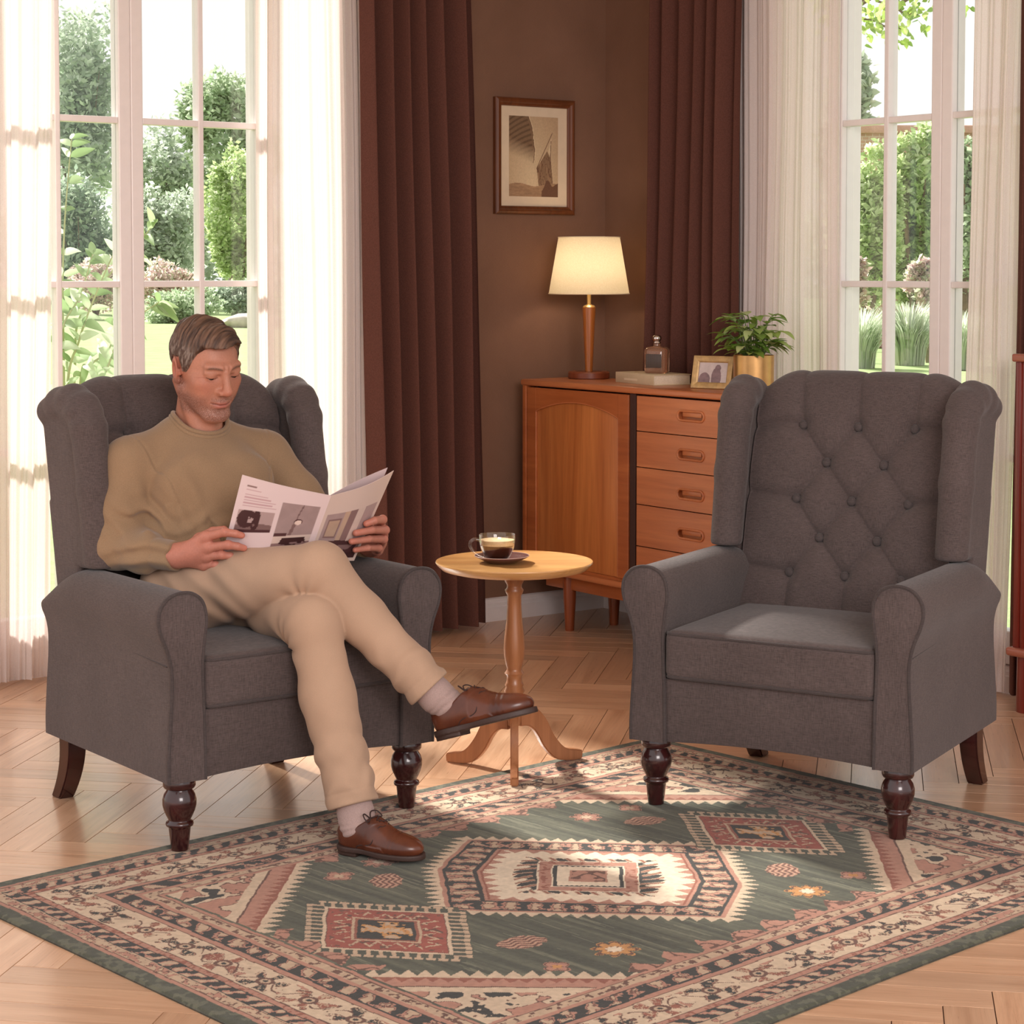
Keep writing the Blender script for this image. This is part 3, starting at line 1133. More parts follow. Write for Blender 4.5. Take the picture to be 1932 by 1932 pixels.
        h.box(0.992, 1.088, y + 0.002, y + 0.009, hz[k] - 0.004, hz[k] + 0.014, 0.003)
        done(h, 'handle', M_TEAKX, dr)
    # stand: rails and tapered legs
    b = MB()
    b.box(X0 + 0.10, X1 - 0.10, YF + 0.035, YF + 0.058, 0.150, ZB - 0.002, 0.002)
    b.box(X0 + 0.10, X1 - 0.10, YB - 0.068, YB - 0.045, 0.150, ZB - 0.002, 0.002)
    b.box(X0 + 0.21, X0 + 0.235, YF + 0.05, YB - 0.05, 0.150, ZB - 0.002, 0.002)
    b.box(X1 - 0.235, X1 - 0.21, YF + 0.05, YB - 0.05, 0.150, ZB - 0.002, 0.002)
    done(b, 'stand', M_TEAKD)
    for lx in (0.333, X1 - 0.225):
        for ly in (YF + 0.045, YB - 0.055):
            b = MB()
            b.lathe([(0.0155, 0), (0.0165, 0.004), (0.023, 0.12), (0.0245, 0.2)], 20, lx, ly)
            done(b, 'leg', M_TEAKLEG)
build_sideboard()
SB = 0.900

# ------------------------------------------------------------------ table lamp
def build_lamp():
    p = RW(0.222, -0.252)
    t = thing('table_lamp', 'lit table lamp with cream shade and tapered wooden stem on sideboard', 'lamp', (p.x, p.y, SB), 0)
    MB().lathe([(0.0, 0), (0.073, 0), (0.0765, 0.003), (0.0765, 0.022), (0.073, 0.026), (0.0, 0.026)], 48).build('base', wood('lamp_base_wood', lin(110, 52, 30), lin(140, 72, 42), rough=0.4), t)
    MB().lathe([(0.0, 0.026), (0.0135, 0.026), (0.017, 0.10), (0.0245, 0.258), (0.0245, 0.262)], 28).build('stem', wood('lamp_stem_wood', lin(150, 82, 34), lin(188, 112, 52), rough=0.3, coat=0.3), t)
    MB().lathe([(0.0, 0.262), (0.0245, 0.262), (0.020, 0.268), (0.009, 0.272), (0.0075, 0.275), (0.0075, 0.345), (0.0, 0.345)], 24).build('neck', plain('brass_neck', lin(214, 178, 120), 0.3, metal=0.9), t)
    # shade: thin translucent cone with rolled rims, open above and below
    m = NT('linen_lampshade')
    m.n.remove(m.p)
    df = m.new('ShaderNodeBsdfDiffuse')
    tl = m.new('ShaderNodeBsdfTranslucent')
    nz = m.noise(m.coord('Object', (300, 300, 300)), 1.0, 2)
    r = m.ramp(nz, 'Fac', [(0.3, lin(240, 224, 190)), (0.7, lin(250, 238, 210))])
    m.link(r, 'Color', df, 'Color')
    m.link(r, 'Color', tl, 'Color')
    mx = m.new('ShaderNodeMixShader')
    mx.inputs[0].default_value = 0.6
    m.t.links.new(df.outputs[0], mx.inputs[1])
    m.t.links.new(tl.outputs[0], mx.inputs[2])
    m.t.links.new(mx.outputs[0], m.out.inputs['Surface'])
    z0, z1, r0, r1 = 0.312, 0.518, 0.148, 0.113
    sh = MB().lathe([(r0 - 0.0015, z0), (r0, z0), (r1, z1), (r1 - 0.0015, z1)], 64)
    sh.v, sh.f = [], []
    N = 64
    for i in range(N):
        a = 2 * PI * i / N
        for rr, z in ((r0, z0), (r1, z1)):
            sh.v.append((rr * math.cos(a), rr * math.sin(a), z))
    for i in range(N):
        j = (i + 1) % N
        sh.f.append((2 * i, 2 * j, 2 * j + 1, 2 * i + 1))
    shade = sh.build('lamp_shade', m.m, t)
    for rr, z in ((r0, z0), (r1, z1)):
        rim = MB()
        rim.tube([(rr * math.cos(2 * PI * i / N), rr * math.sin(2 * PI * i / N), z) for i in range(N)], 0.0022, 6, closed=True)
        rim.build('rim', plain('shade_binding', lin(244, 226, 190), 0.8), shade)
    ring = MB()
    ring.tube([(-r1, 0, z1 - 0.012), (r1, 0, z1 - 0.012)], 0.0012, 6)
    ring.tube([(0, -r1, z1 - 0.012), (0, r1, z1 - 0.012)], 0.0012, 6)
    ring.tube([(0, 0, 0.345), (0, 0, z1 - 0.012)], 0.0015, 6)
    ring.build('spider', M_STEEL, shade)
    e = NT('lit_bulb')
    e.p.inputs['Emission Color'].default_value = (1.0, 0.82, 0.58, 1)
    e.p.inputs['Emission Strength'].default_value = 12.0
    MB().lathe([(0.0, 0.345), (0.012, 0.345), (0.014, 0.365), (0.026, 0.392), (0.029, 0.410), (0.024, 0.430), (0.012, 0.441), (0.0, 0.443)], 24).build('bulb', e.m, t)
    L = add_light('bulb_light', 'POINT', (0, 0, 0.408), 7.5, (1.0, 0.78, 0.54), shadow_soft_size=0.032)
    L.parent = t
build_lamp()

# ------------------------------------------------------------------ framed picture on the left wall
def build_picture():
    y0, y1, z0, z1 = -0.527, -0.161, 1.505, 1.932
    c = RW(0.0, (y0 + y1) / 2)
    t = thing('framed_picture', 'framed sepia print of a cliff and sail on the brown wall', 'picture', (c.x, c.y, (z0 + z1) / 2), RA)
    w, h = (y1 - y0) / 2, (z1 - z0) / 2
    D = 0.024
    fr = MB()
    # moulding profile swept round the rectangle: (inset, depth)
    prof = [(0, 0.0015), (0, D - 0.006), (0.004, D - 0.002), (0.010, D), (0.016, D - 0.001), (0.020, D - 0.006), (0.027, D - 0.008), (0.030, D - 0.012), (0.030, 0.006)]
    V, F = [], []
    for (sy, sz) in ((-1, -1), (1, -1), (1, 1), (-1, 1)):
        for i, d in prof:
            V.append((d, sy * (w - i), sz * (h - i)))
    n = len(prof)
    for k in range(4):
        j = (k + 1) % 4
        for q in range(n - 1):
            F.append((k * n + q, j * n + q, j * n + q + 1, k * n + q + 1))
    fr.add(V, F)
    fr.build('frame', M_WALNUT, t, smooth=False)
    mt = MB()
    mt.box(0.003, 0.007, -w + 0.028, w - 0.028, -h + 0.028, h - 0.028)
    mt.build('mount', plain('cream_mount_board', lin(222, 200, 172), 0.9, noise=0.03), t, smooth=False)
    # print: painted per vertex, a ribbed cliff on the left and a tall sail shape on the right
    aw, ah = 0.113, 0.148
    nu, nv = 150, 200
    A, B = np.meshgrid(np.linspace(0, 1, nu), np.linspace(0, 1, nv), indexing='ij')
    a, b = A.ravel(), B.ravel()
    base = np.array(lin(206, 178, 142)[:3]); dk = np.array(lin(112, 80, 62)[:3]); md = np.array(lin(164, 130, 100)[:3]); lt = np.array(lin(228, 204, 166)[:3])
    g = np.clip(1.1 - np.hypot((a - 0.45) * 1.4, b - 0.22) * 1.1, 0, 1)[:, None]
    col = md * 0.5 + base * 0.5 + (lt - base) * g
    edge = np.interp(b, [0.38, 0.456, 0.60, 0.67, 0.77, 0.91, 1.0], [0.49, 0.51, 0.53, 0.50, 0.49, 0.45, 0.39]) + 0.02 * (fbm(b * 30, 0 * b, 0, 3, 2) - 0.5)
    cliff = (a < edge) & (b > 0.38)
    fade = np.clip((b - 0.40 - 0.25 * (0.5 - a)) / 0.22, 0, 1)
    rib = np.sin(95 * (b + 0.30 * (a - 0.45) ** 2 - 0.22 * a)) > 0.25
    cc = np.tile(md * 0.62, (len(a), 1))
    cc = np.where((rib & (a < edge - 0.04))[:, None], cc * 0.66, cc)
    col = np.where(cliff[:, None], cc * fade[:, None] + col * (1 - fade[:, None]), col)
    col[(np.abs(a - edge - 0.008) < 0.008) & (b > 0.42)] = lt * 0.9
    col[(np.abs(a - edge + 0.006) < 0.006) & (b > 0.42)] = dk
    def inside(poly):
        ok = np.ones(len(a), dtype=bool)
        for q in range(len(poly)):
            (x0, y0), (x1, y1) = poly[q], poly[(q + 1) % len(poly)]
            ok &= (x1 - x0) * (b - y0) - (y1 - y0) * (a - x0) >= 0
        return ok
    grain = fbm(a * 26 + 6 * b, b * 7 - 3 * a, 0, 9, 3)
    sail = inside([(0.60, 0.14), (0.89, 0.14), (0.84, 0.49), (0.775, 0.575), (0.56, 0.355)])
    sc = md * (0.50 + 0.5 * grain)[:, None]
    col = np.where(sail[:, None], sc, col)
    col[sail & (np.abs(grain - 0.52) < 0.03)] = dk
    jib = inside([(0.80, 0.56), (0.84, 0.47), (0.86, 0.70), (0.875, 0.79)])
    col = np.where(jib[:, None], lt * 0.92, col)
    for (x0, y0), (x1, y1) in (((0.56, 0.355), (0.88, 0.80)), ((0.84, 0.48), (0.855, 0.70)), ((0.84, 0.49), (0.89, 0.14))):
        tt = np.clip(((a - x0) * (x1 - x0) + (b - y0) * (y1 - y0)) / ((x1 - x0) ** 2 + (y1 - y0) ** 2), 0, 1)
        col[np.hypot(a - x0 - tt * (x1 - x0), (b - y0 - tt * (y1 - y0)) * 1.3) < 0.006] = dk
    ground = b < 0.15 + 0.02 * np.sin(9 * a)
    gc = md * (0.75 + 0.5 * fbm(a * 12, b * 60, 0, 19, 3))[:, None]
    col = np.where(ground[:, None], gc, col)
    bush = (a > 0.66) & (b < 0.17 * fbm(a * 9, 0 * a, 2, 23, 2) + 0.06)
    col[bush] = dk
    col *= (0.9 + 0.2 * fbm(a * 70, b * 70, 0, 29, 2))[:, None]
    V = np.stack([np.full(nu * nv, 0.0078), (a - 0.5) * 2 * aw - 0.002, (b - 0.5) * 2 * ah], 1)
    i, j = np.meshgrid(np.arange(nu - 1), np.arange(nv - 1), indexing='ij')
    i, j = i.ravel(), j.ravel()
    F = np.stack([i * nv + j, (i + 1) * nv + j, (i + 1) * nv + j + 1, i * nv + j + 1], 1)
    me = mesh_np('print', V, F)
    set_color(me, 'col', col)
    obj('print', me, attr_mat('sepia_print', 'col', 0.7, 0.2), t)
build_picture()

# ------------------------------------------------------------------ things standing on the sideboard
def build_book():
    p = RW(0.605, -0.265)
    t = thing('book', 'cream hardback book lying flat under the glass bottle on sideboard', 'book', (p.x, p.y, SB), RA + rad(-9))
    L, W, T = 0.132, 0.075, 0.037
    c = MB()
    c.box(-L, L, -W, W, 0, 0.003, 0.001)
    c.box(-L, L, -W, W, T - 0.003, T, 0.001)
    c.box(-L, L, -W - 0.002, -W + 0.001, 0, T, 0.0015)
    c.build('cover', M_CREAMPAPER, t)
    g = MB()
    g.box(-L + 0.003, L - 0.003, -W + 0.001, W - 0.003, 0.003, T - 0.003, 0.0005)
    g.build('pages', M_PAGES, t)
    s = MB()
    s.box(-0.07, 0.02, -W - 0.0026, -W - 0.0019, 0.011, 0.018)
    s.build('spine_title', plain('pale_foil', lin(226, 208, 178), 0.5), t)
build_book()

def build_bottle():
    p = RW(0.622, -0.262)
    z = SB + 0.037
    t = thing('glass_bottle', 'square amber glass bottle with round metal stopper on the cream book', 'bottle', (p.x, p.y, z), RA + rad(34))
    gm = NT('amber_glass')
    gm.set(Base_Color=(0.80, 0.42, 0.26, 1), Roughness=0.05)
    gm.p.inputs['Transmission Weight'].default_value = 0.72
    gm.p.inputs['IOR'].default_value = 1.45
    def sq(r, k=0.8):
        P = []
        for i in range(32):
            a = 2 * PI * i / 32
            c, s = math.cos(a), math.sin(a)
            m = (abs(c) ** 4 + abs(s) ** 4) ** (-0.25)
            P.append((r * c * (k * m + 1 - k), r * s * (k * m + 1 - k)))
        return P
    lev = [(0.036, 0.0), (0.040, 0.004), (0.041, 0.012), (0.0415, 0.076), (0.040, 0.084), (0.034, 0.090), (0.022, 0.0935), (0.013, 0.0955), (0.012, 0.103)]
    V, F = [], []
    for r, zz in lev:
        k = 0.85 if r > 0.03 else 0.85 * max(0, (r - 0.012) / 0.02)
        V += [(x, y, zz) for x, y in sq(r, min(k, 0.85))]
    n = 32
    for q in range(len(lev) - 1):
        for i in range(n):
            F.append((q * n + i, q * n + (i + 1) % n, (q + 1) * n + (i + 1) % n, (q + 1) * n + i))
    F.append(tuple(range(n))[::-1])
    F.append(tuple((len(lev) - 1) * n + i for i in range(n)))
    b = MB().add(V, F)
    b.build('body', gm.m, t, angle=60)
    lab = NT('black_ribbed_label')
    wv = lab.new('ShaderNodeTexWave', wave_type='BANDS', bands_direction='X')
    wv.inputs['Scale'].default_value = 75
    lab.link(lab.coord(), 0, wv, 'Vector')
    rr = lab.ramp(wv, 'Fac', [(0.3, lin(44, 32, 28)), (0.7, lin(92, 74, 64))])
    lab.link(rr, 'Color', lab.p, 'Base Color')
    l = MB()
    l.box(-0.028, 0.028, -0.0435, -0.0412, 0.020, 0.068, 0.001)
    l.build('label_plate', lab.m, t)
    st = MB().lathe([(0.0, 0.1032), (0.013, 0.1032), (0.0145, 0.106), (0.0135, 0.110), (0.010, 0.111), (0.0155, 0.117), (0.017, 0.123), (0.0145, 0.130), (0.008, 0.134), (0.0, 0.1345)], 24)
    st.build('stopper', M_STEEL, t)
build_bottle()

def build_photo_frame():
    p = RW(0.985, -0.335)
    t = thing('photo_frame', 'small gilded photo frame leaning back beside the brass plant pot', 'photo frame', (p.x, p.y, SB), RA + rad(20))
    tilt = Matrix.Rotation(rad(-13), 4, 'X')
    W, H, b, D = 0.078, 0.116, 0.024, 0.012
    fr = MB()
    prof = [(0, D), (0.003, 0.001), (0.010, 0), (0.020, 0.003), (b, 0.006), (b, D)]
    V, F = [], []
    for (sx, sz) in ((-1, 0), (1, 0), (1, 1), (-1, 1)):
        for i, d in prof:
            V.append((sx * (W - i), d, i if sz == 0 else H - i))
    n = len(prof)
    for k in range(4):
        j = (k + 1) % 4
        for q in range(n):
            F.append((k * n + q, j * n + q, j * n + (q + 1) % n, k * n + (q + 1) % n))
    fr.add([tilt @ Vector(v) for v in V], F)
    fr.box(-W + 0.004, W - 0.004, D - 0.003, D, 0.004, H - 0.004, 0, mat=tilt)
    fr.build('frame', M_GOLDFRAME, t, smooth=False)
    st = MB()
    st.prism([(D * 0.9, H * 0.72), (D * 0.9, H * 0.62), (0.058, 0.0), (0.066, 0.0)], 'x', -0.014, 0.014)
    st.v = [(x, y + 0.018, z) for x, y, z in st.v]
    st.build('easel_leg', M_GOLDFRAME, t, smooth=False)
    nu, nv = 70, 56
    A, B = np.meshgrid(np.linspace(0, 1, nu), np.linspace(0, 1, nv), indexing='ij')
    a, q = A.ravel(), B.ravel()
    lt, dk = np.array(lin(206, 188, 184)[:3]), np.array(lin(128, 102, 104)[:3])
    f = fbm(a * 9, q * 9, 0, 5, 3)
    m = (np.hypot((a - 0.22) / 0.20, (q - 0.12) / 0.38) < 1) | (np.hypot((a - 0.62) / 0.17, (q - 0.25) / 0.50) < 1) | (np.hypot((a - 0.66) / 0.10, (q - 0.72) / 0.17) < 1)
    col = np.where(m[:, None], dk * (0.7 + 0.7 * f[:, None]), lt * (0.85 + 0.25 * f[:, None]))
    V = np.stack([(a - 0.5) * 2 * (W - b + 0.001), np.full(len(a), 0.0085), b - 0.001 + q * (H - 2 * b + 0.002)], 1)
    R = np.array(tilt.to_3x3())
    i, j = np.meshgrid(np.arange(nu - 1), np.arange(nv - 1), indexing='ij')
    i, j = i.ravel(), j.ravel()
    me = mesh_np('photograph', V @ R.T, np.stack([i * nv + j, (i + 1) * nv + j, (i + 1) * nv + j + 1, i * nv + j + 1], 1))
    set_color(me, 'col', col)
    obj('photograph', me, attr_mat('faded_photograph', 'col', 0.3, 0.4), t)
build_photo_frame()

def leaf_mesh(V, F, C, base, d, up, L, W, droop, col, rnd, n=6, fold=0.25):
    """one curved leaf: midrib from base along d, blade folded a little along the rib"""
    d = Vector(d).normalized()
    side = d.cross(Vector(up))
    side = side.normalized() if side.length > 1e-4 else d.orthogonal().normalized()
    nrm = side.cross(d).normalized()
    i0 = len(V)
    for k in range(n + 1):
        f = k / n
        w = W * (math.sin(PI * min(1, f ** 0.75)) ** 0.8) * (1 - 0.15 * f) if 0 < f < 1 else 0.0
        c = Vector(base) + d * (L * f) - Vector((0, 0, 1)) * (droop * L * f * f)
        V += [tuple(c - side * w + nrm * (w * fold)), tuple(c), tuple(c + side * w + nrm * (w * fold))]
        C += [col, tuple(x * 1.08 for x in col), col]
    for k in range(n):
        a = i0 + 3 * k
        F += [(a, a + 1, a + 4, a + 3), (a + 1, a + 2, a + 5, a + 4)]

def leaf_mat(name, rough=0.4, transl=0.35):
    t = NT(name)
    at = t.new('ShaderNodeAttribute', attribute_name='col')
    t.link(at, 'Color', t.p, 'Base Color')
    t.set(Roughness=rough)
    tl = t.new('ShaderNodeBsdfTranslucent')
    t.link(at, 'Color', tl, 'Color')
    mx = t.new('ShaderNodeMixShader')
    mx.inputs[0].default_value = transl
    t.t.links.new(t.p.outputs[0], mx.inputs[1])
    t.t.links.new(tl.outputs[0], mx.inputs[2])
    t.t.links.new(mx.outputs[0], t.out.inputs['Surface'])
    return t.m
M_LEAF = leaf_mat('green_leaf')

def build_plant():
    p = RW(1.135, -0.275)
    t = thing('potted_plant', 'leafy green plant in a round brass pot on sideboard beside window', 'plant', (p.x, p.y, SB), 0)
    H = 0.118
    MB().lathe([(0.0, 0.0), (0.062, 0.0), (0.0665, 0.003), (0.0675, H), (0.0655, H), (0.0640, H - 0.016), (0.0, H - 0.018)], 56).build('pot', M_BRASS, t)
    MB().lathe([(0.0, H - 0.0165), (0.0635, H - 0.0165), (0.05, H - 0.012), (0.0, H - 0.008)], 32).build('soil', plain('potting_soil', lin(58, 42, 32), 1.0, noise=0.4, scale=120, bump=0.6), t)
    rnd = random.Random(14)
    st = MB()
    V, F, C = [], [], []
    greens = [lin(140, 172, 78), lin(166, 192, 104), lin(112, 150, 60), lin(192, 210, 146)]
    for k in range(34):
        a = 2 * PI * k * 0.381966 + rnd.uniform(-0.3, 0.3)
        reach = rnd.uniform(0.04, 0.115) * (1.2 if k % 4 == 0 else 1) * (0.75 if math.sin(a - RA) > 0.3 else 1)
        hgt = rnd.uniform(0.03, 0.135) if k % 4 else rnd.uniform(0.0, 0.05)
        b0 = Vector((0.025 * math.cos(a), 0.025 * math.sin(a), H - 0.012))
        tip = Vector((reach * math.cos(a), reach * math.sin(a), H + hgt))
        mid = (b0 + tip) / 2 + Vector((0, 0, 0.25 * hgt + 0.012))
        path = catmull([b0, mid, tip], 5)
        st.tube(path, [0.0019] * (len(path) - 1) + [0.0012], 5)
        for m in range(rnd.choice((4, 5, 6))):
            f = 1 - 0.16 * m
            i = min(len(path) - 1, max(2, int(f * (len(path) - 1))))
            q = Vector(path[i])
            aa = a + (0 if m == 0 else rnd.choice((-1, 1)) * rnd.uniform(0.5, 1.3))
            d = Vector((math.cos(aa), math.sin(aa), rnd.uniform(-0.05, 0.45)))
            L = rnd.uniform(0.046, 0.072)
            c = rnd.choice(greens)
            leaf_mesh(V, F, C, q, d, (0, 0, 1), L, L * rnd.uniform(0.26, 0.34), rnd.uniform(0.1, 0.55), c[:3], rnd)
    st.build('stems', plain('green_stem', lin(92, 112, 52), 0.6), t)
    me = mesh_np('foliage', np.array(V), F)
    set_color(me, 'col', np.array(C))
    obj('foliage', me, M_LEAF, t)
build_plant()

# ------------------------------------------------------------------ red cabinet at the right edge of the view
def build_cabinet():
    p = RW(2.178, -0.165)
    t = thing('shelf_cabinet', 'red-brown open shelf cabinet cut off by the right edge of the view', 'cabinet', (p.x, p.y, 0), RA)
    W, D = 0.62, 0.075
    c = MB()
    c.box(0.0, 0.022, -D / 2, D / 2, 0.19, 1.035, 0.004)
    c.box(W - 0.022, W, -D / 2, D / 2, 0.19, 1.035, 0.004)
    c.box(0.02, W - 0.02, D / 2 - 0.012, D / 2 - 0.002, 0.19, 1.035)
    c.box(0.022, 0.040, -D / 2 + 0.004, -D / 2 + 0.016, 0.19, 1.035, 0.003)
    c.build('case', M_RED, t)
    MB().box(-0.008, W + 0.008, -D / 2 - 0.010, D / 2, 1.032, 1.056, 0.006, 3).build('top', M_REDX, t)
    MB().box(-0.016, W + 0.016, -D / 2 - 0.014, D / 2, 0.166, 0.192, 0.009, 3).build('bottom_shelf', M_REDX, t)
    for x in (0.032, W - 0.032):
        MB().lathe([(0.0, 0.0), (0.035, 0.0), (0.036, 0.004), (0.034, 0.166)], 28, x, 0.0).build('foot', M_RED, t)
build_cabinet()

# ------------------------------------------------------------------ round tripod side table
def build_table():
    t = thing('side_table', 'small round wooden pedestal table between the two armchairs', 'table', (0.006, 5.318, 0), 0)
    zt = 0.549
    MB().lathe([(0.0, zt - 0.026), (0.165, zt - 0.026), (0.188, zt - 0.020), (0.200, zt - 0.009), (0.204, zt - 0.003), (0.203, zt), (0.197, zt + 0.0006), (0.194, zt - 0.0012), (0.0, zt - 0.0012)], 96).build('tabletop', M_OAKTOP, t, angle=50)
    z0 = 0.165
    k = lambda f: z0 + f * (zt - 0.026 - z0)
    prof = [(0.0, z0 - 0.045), (0.017, z0 - 0.045), (0.019, z0 - 0.02), (0.026, z0 + 0.0), (0.0265, k(.03)), (0.024, k(.045)), (0.0285, k(.065)), (0.024, k(.09)), (0.022, k(.10)), (0.027, k(.125)), (0.022, k(.155)), (0.0245, k(.17)), (0.021, k(.19)), (0.0195, k(.215)),
            (0.0195, k(.235)), (0.0255, k(.255)), (0.0205, k(.275)), (0.019, k(.29)), (0.0215, k(.31)), (0.0265, k(.38)), (0.0275, k(.44)), (0.026, k(.52)), (0.021, k(.63)), (0.0185, k(.74)), (0.018, k(.82)), (0.0225, k(.845)), (0.0245, k(.862)), (0.0195, k(.88)), (0.0195, k(.90)), (0.0255, k(.93)), (0.0275, k(.96)), (0.0265, k(1.0))]
    MB().lathe(prof, 36).build('pedestal', M_OAK, t, angle=60)
    for j in range(3):
        a = -PI / 2 + j * 2 * PI / 3
        # cabriole leg: an S-curved board
        top = catmull([(0.012, 0.165), (0.050, 0.160), (0.088, 0.125), (0.118, 0.072), (0.150, 0.037), (0.186, 0.028), (0.205, 0.023)], 6)
        bot = catmull([(0.012, 0.108), (0.040, 0.105), (0.062, 0.085), (0.088, 0.042), (0.122, 0.010), (0.165, 0.001), (0.203, 0.0005)], 6)
        foot_z = 0.0 if j else 0.0005
        poly = [(r, z + (0.0085 if j < 2 else 0.0)) for r, z in top] + [(r, z + (0.0085 if j < 2 else 0.0)) for r, z in bot[::-1]]
        b = MB().prism(poly, 'y', -0.0105, 0.0105)
        M = Matrix.Rotation(a, 4, 'Z')
        b.v = [tuple(M @ Vector(v)) for v in b.v]
        me = b.mesh('leg')
        bm = bmesh.new()
        bm.from_mesh(me)
        bmesh.ops.recalc_face_normals(bm, faces=bm.faces)
        es = [e for e in bm.edges if len(e.link_faces) == 2 and e.calc_face_angle(0) > 1.2]
        bmesh.ops.bevel(bm, geom=es, offset=0.003, segments=2, affect='EDGES')
        bm.to_mesh(me)
        bm.free()
        sharp(me, 40)
        obj('leg', me, M_OAK, t)
build_table()

# ------------------------------------------------------------------ glass cup of coffee on its saucer
def clear_glass(name, tint=(1, 1, 1, 1)):
    t = NT(name)
    t.set(Base_Color=tint, Roughness=0.0)
    t.p.inputs['Transmission Weight'].default_value = 1.0
    t.p.inputs['IOR'].default_value = 1.42
    return t.m

def thin_glass(name):
    t = NT(name)
    t.n.remove(t.p)
    tr = t.new('ShaderNodeBsdfTransparent')
    tr.inputs['Color'].default_value = (0.97, 0.96, 0.95, 1)
    gl = t.new('ShaderNodeBsdfGlossy')
    gl.inputs['Roughness'].default_value = 0.06
    lw = t.new('ShaderNodeLayerWeight')
    lw.inputs['Blend'].default_value = 0.5
    rp = t.ramp(lw, 'Facing', [(0.0, (0.06,) * 3), (0.55, (0.14,) * 3), (1.0, (0.9,) * 3)])
    mx = t.new('ShaderNodeMixShader')
    t.link(rp, 'Color', mx, 'Fac')
    t.t.links.new(tr.outputs[0], mx.inputs[1])
    t.t.links.new(gl.outputs[0], mx.inputs[2])
    t.t.links.new(mx.outputs[0], t.out.inputs['Surface'])
    return t.m

def build_cup():
    zt = 0.5478
    cx, cy = -0.026, 5.300
    s = thing('saucer', 'small dark brown saucer under the coffee cup on round table', 'saucer', (cx, cy, zt), 0)
    sm = plain('dark_glazed_saucer', lin(96, 64, 60), 0.18, noise=0.05)
    MB().lathe([(0.0, 0.0), (0.036, 0.0), (0.040, 0.0015), (0.058, 0.010), (0.0705, 0.0165), (0.0708, 0.0185), (0.069, 0.0185), (0.056, 0.013), (0.040, 0.0058), (0.030, 0.0045), (0.0, 0.0042)], 64).build('dish', sm, s, angle=70)
    rim = MB()
    rim.tube([(0.0702 * math.cos(2 * PI * i / 64), 0.0702 * math.sin(2 * PI * i / 64), 0.0182) for i in range(64)], 0.0008, 5, closed=True)
    rim.build('rim', plain('pale_saucer_rim', lin(214, 186, 176), 0.2), s)
    c = thing('coffee_cup', 'clear glass cup of black coffee with pale foam on saucer', 'cup', (cx - 0.012, cy, zt + 0.0046), 0)
    c.scale = (1.1, 1.1, 1.12)
    gm = thin_glass('cup_glass')
    outer = [(0.0, 0.0), (0.024, 0.0), (0.0265, 0.002), (0.033, 0.014), (0.0395, 0.030), (0.0420, 0.045), (0.0425, 0.060)]
    inner = [(0.0408, 0.060), (0.0403, 0.045), (0.0378, 0.030), (0.0312, 0.015), (0.0245, 0.005), (0.0, 0.0045)]
    MB().lathe(outer + [(0.0417, 0.0612)] + inner, 56).build('glass', gm, c, angle=80)
    h = MB()
    path = catmull([(-0.040, 0, 0.047), (-0.052, 0, 0.050), (-0.062, 0, 0.044), (-0.063, 0, 0.032), (-0.054, 0, 0.019), (-0.042, 0, 0.011), (-0.029, 0, 0.007)], 5)
    h.tube(path, 0.0036, 10)
    h.build('handle', gm, c)
    cof = plain('black_coffee', lin(72, 34, 22), 0.15)
    MB().lathe([(0.0, 0.0047), (0.0244, 0.0052), (0.0311, 0.0152), (0.0377, 0.0301), (0.0389, 0.0365), (0.0, 0.0365)], 48).build('coffee', cof, c, angle=60)
    fm = plain('coffee_foam', lin(226, 196, 150), 0.7, noise=0.1, scale=200, bump=0.2)
    MB().lathe([(0.0, 0.0367), (0.0389, 0.0367), (0.0401, 0.045), (0.0403, 0.0485), (0.038, 0.0480), (0.0, 0.0478)], 48).build('foam', fm, c, angle=60)
build_cup()
# ------------------------------------------------------------------ soft shapes from distance functions (surface nets)
def v3(p):
    return np.array(p, dtype=np.float64)

def sd_cap(P, a, b, ra, rb=None):
    """round cone between a and b"""
    a, b = v3(a), v3(b)
    rb = ra if rb is None else rb
    ab = b - a
    t = np.clip(((P - a) @ ab) / max(ab @ ab, 1e-12), 0, 1)
    d = P - a - t[:, None] * ab
    return np.sqrt((d * d).sum(1)) - (ra + (rb - ra) * t)

def sd_ell(P, c, r, R=None):
    """ellipsoid; R = 3x3 whose columns are its axes"""
    q = P - v3(c)
    if R is not None:
        q = q @ np.asarray(R)
    r = v3(r)
    k0 = np.sqrt(((q / r) ** 2).sum(1))
    k1 = np.sqrt(((q / (r * r)) ** 2).sum(1)) + 1e-9
    return k0 * (k0 - 1.0) / k1

def sd_box(P, c, h, rnd=0.0, R=None):
    q = P - v3(c)
    if R is not None:
        q = q @ np.asarray(R)
    d = np.abs(q) - (v3(h) - rnd)
    return np.sqrt((np.maximum(d, 0) ** 2).sum(1)) + np.minimum(d.max(1), 0) - rnd

def sd_path(P, pts, rs, k=0.0):
    d = None
    for i in range(len(pts) - 1):
        e = sd_cap(P, pts[i], pts[i + 1], rs[i], rs[i + 1])
        d = e if d is None else (smin(d, e, k) if k else np.minimum(d, e))
    return d

def smin(a, b, k):
    h = np.maximum(k - np.abs(a - b), 0) / k
    return np.minimum(a, b) - h * h * k * 0.25

def smax(a, b, k):
    return -smin(-a, -b, k)

def sstep(a, b, x):
    t = np.clip((x - a) / (b - a), 0, 1)
    return t * t * (3 - 2 * t)

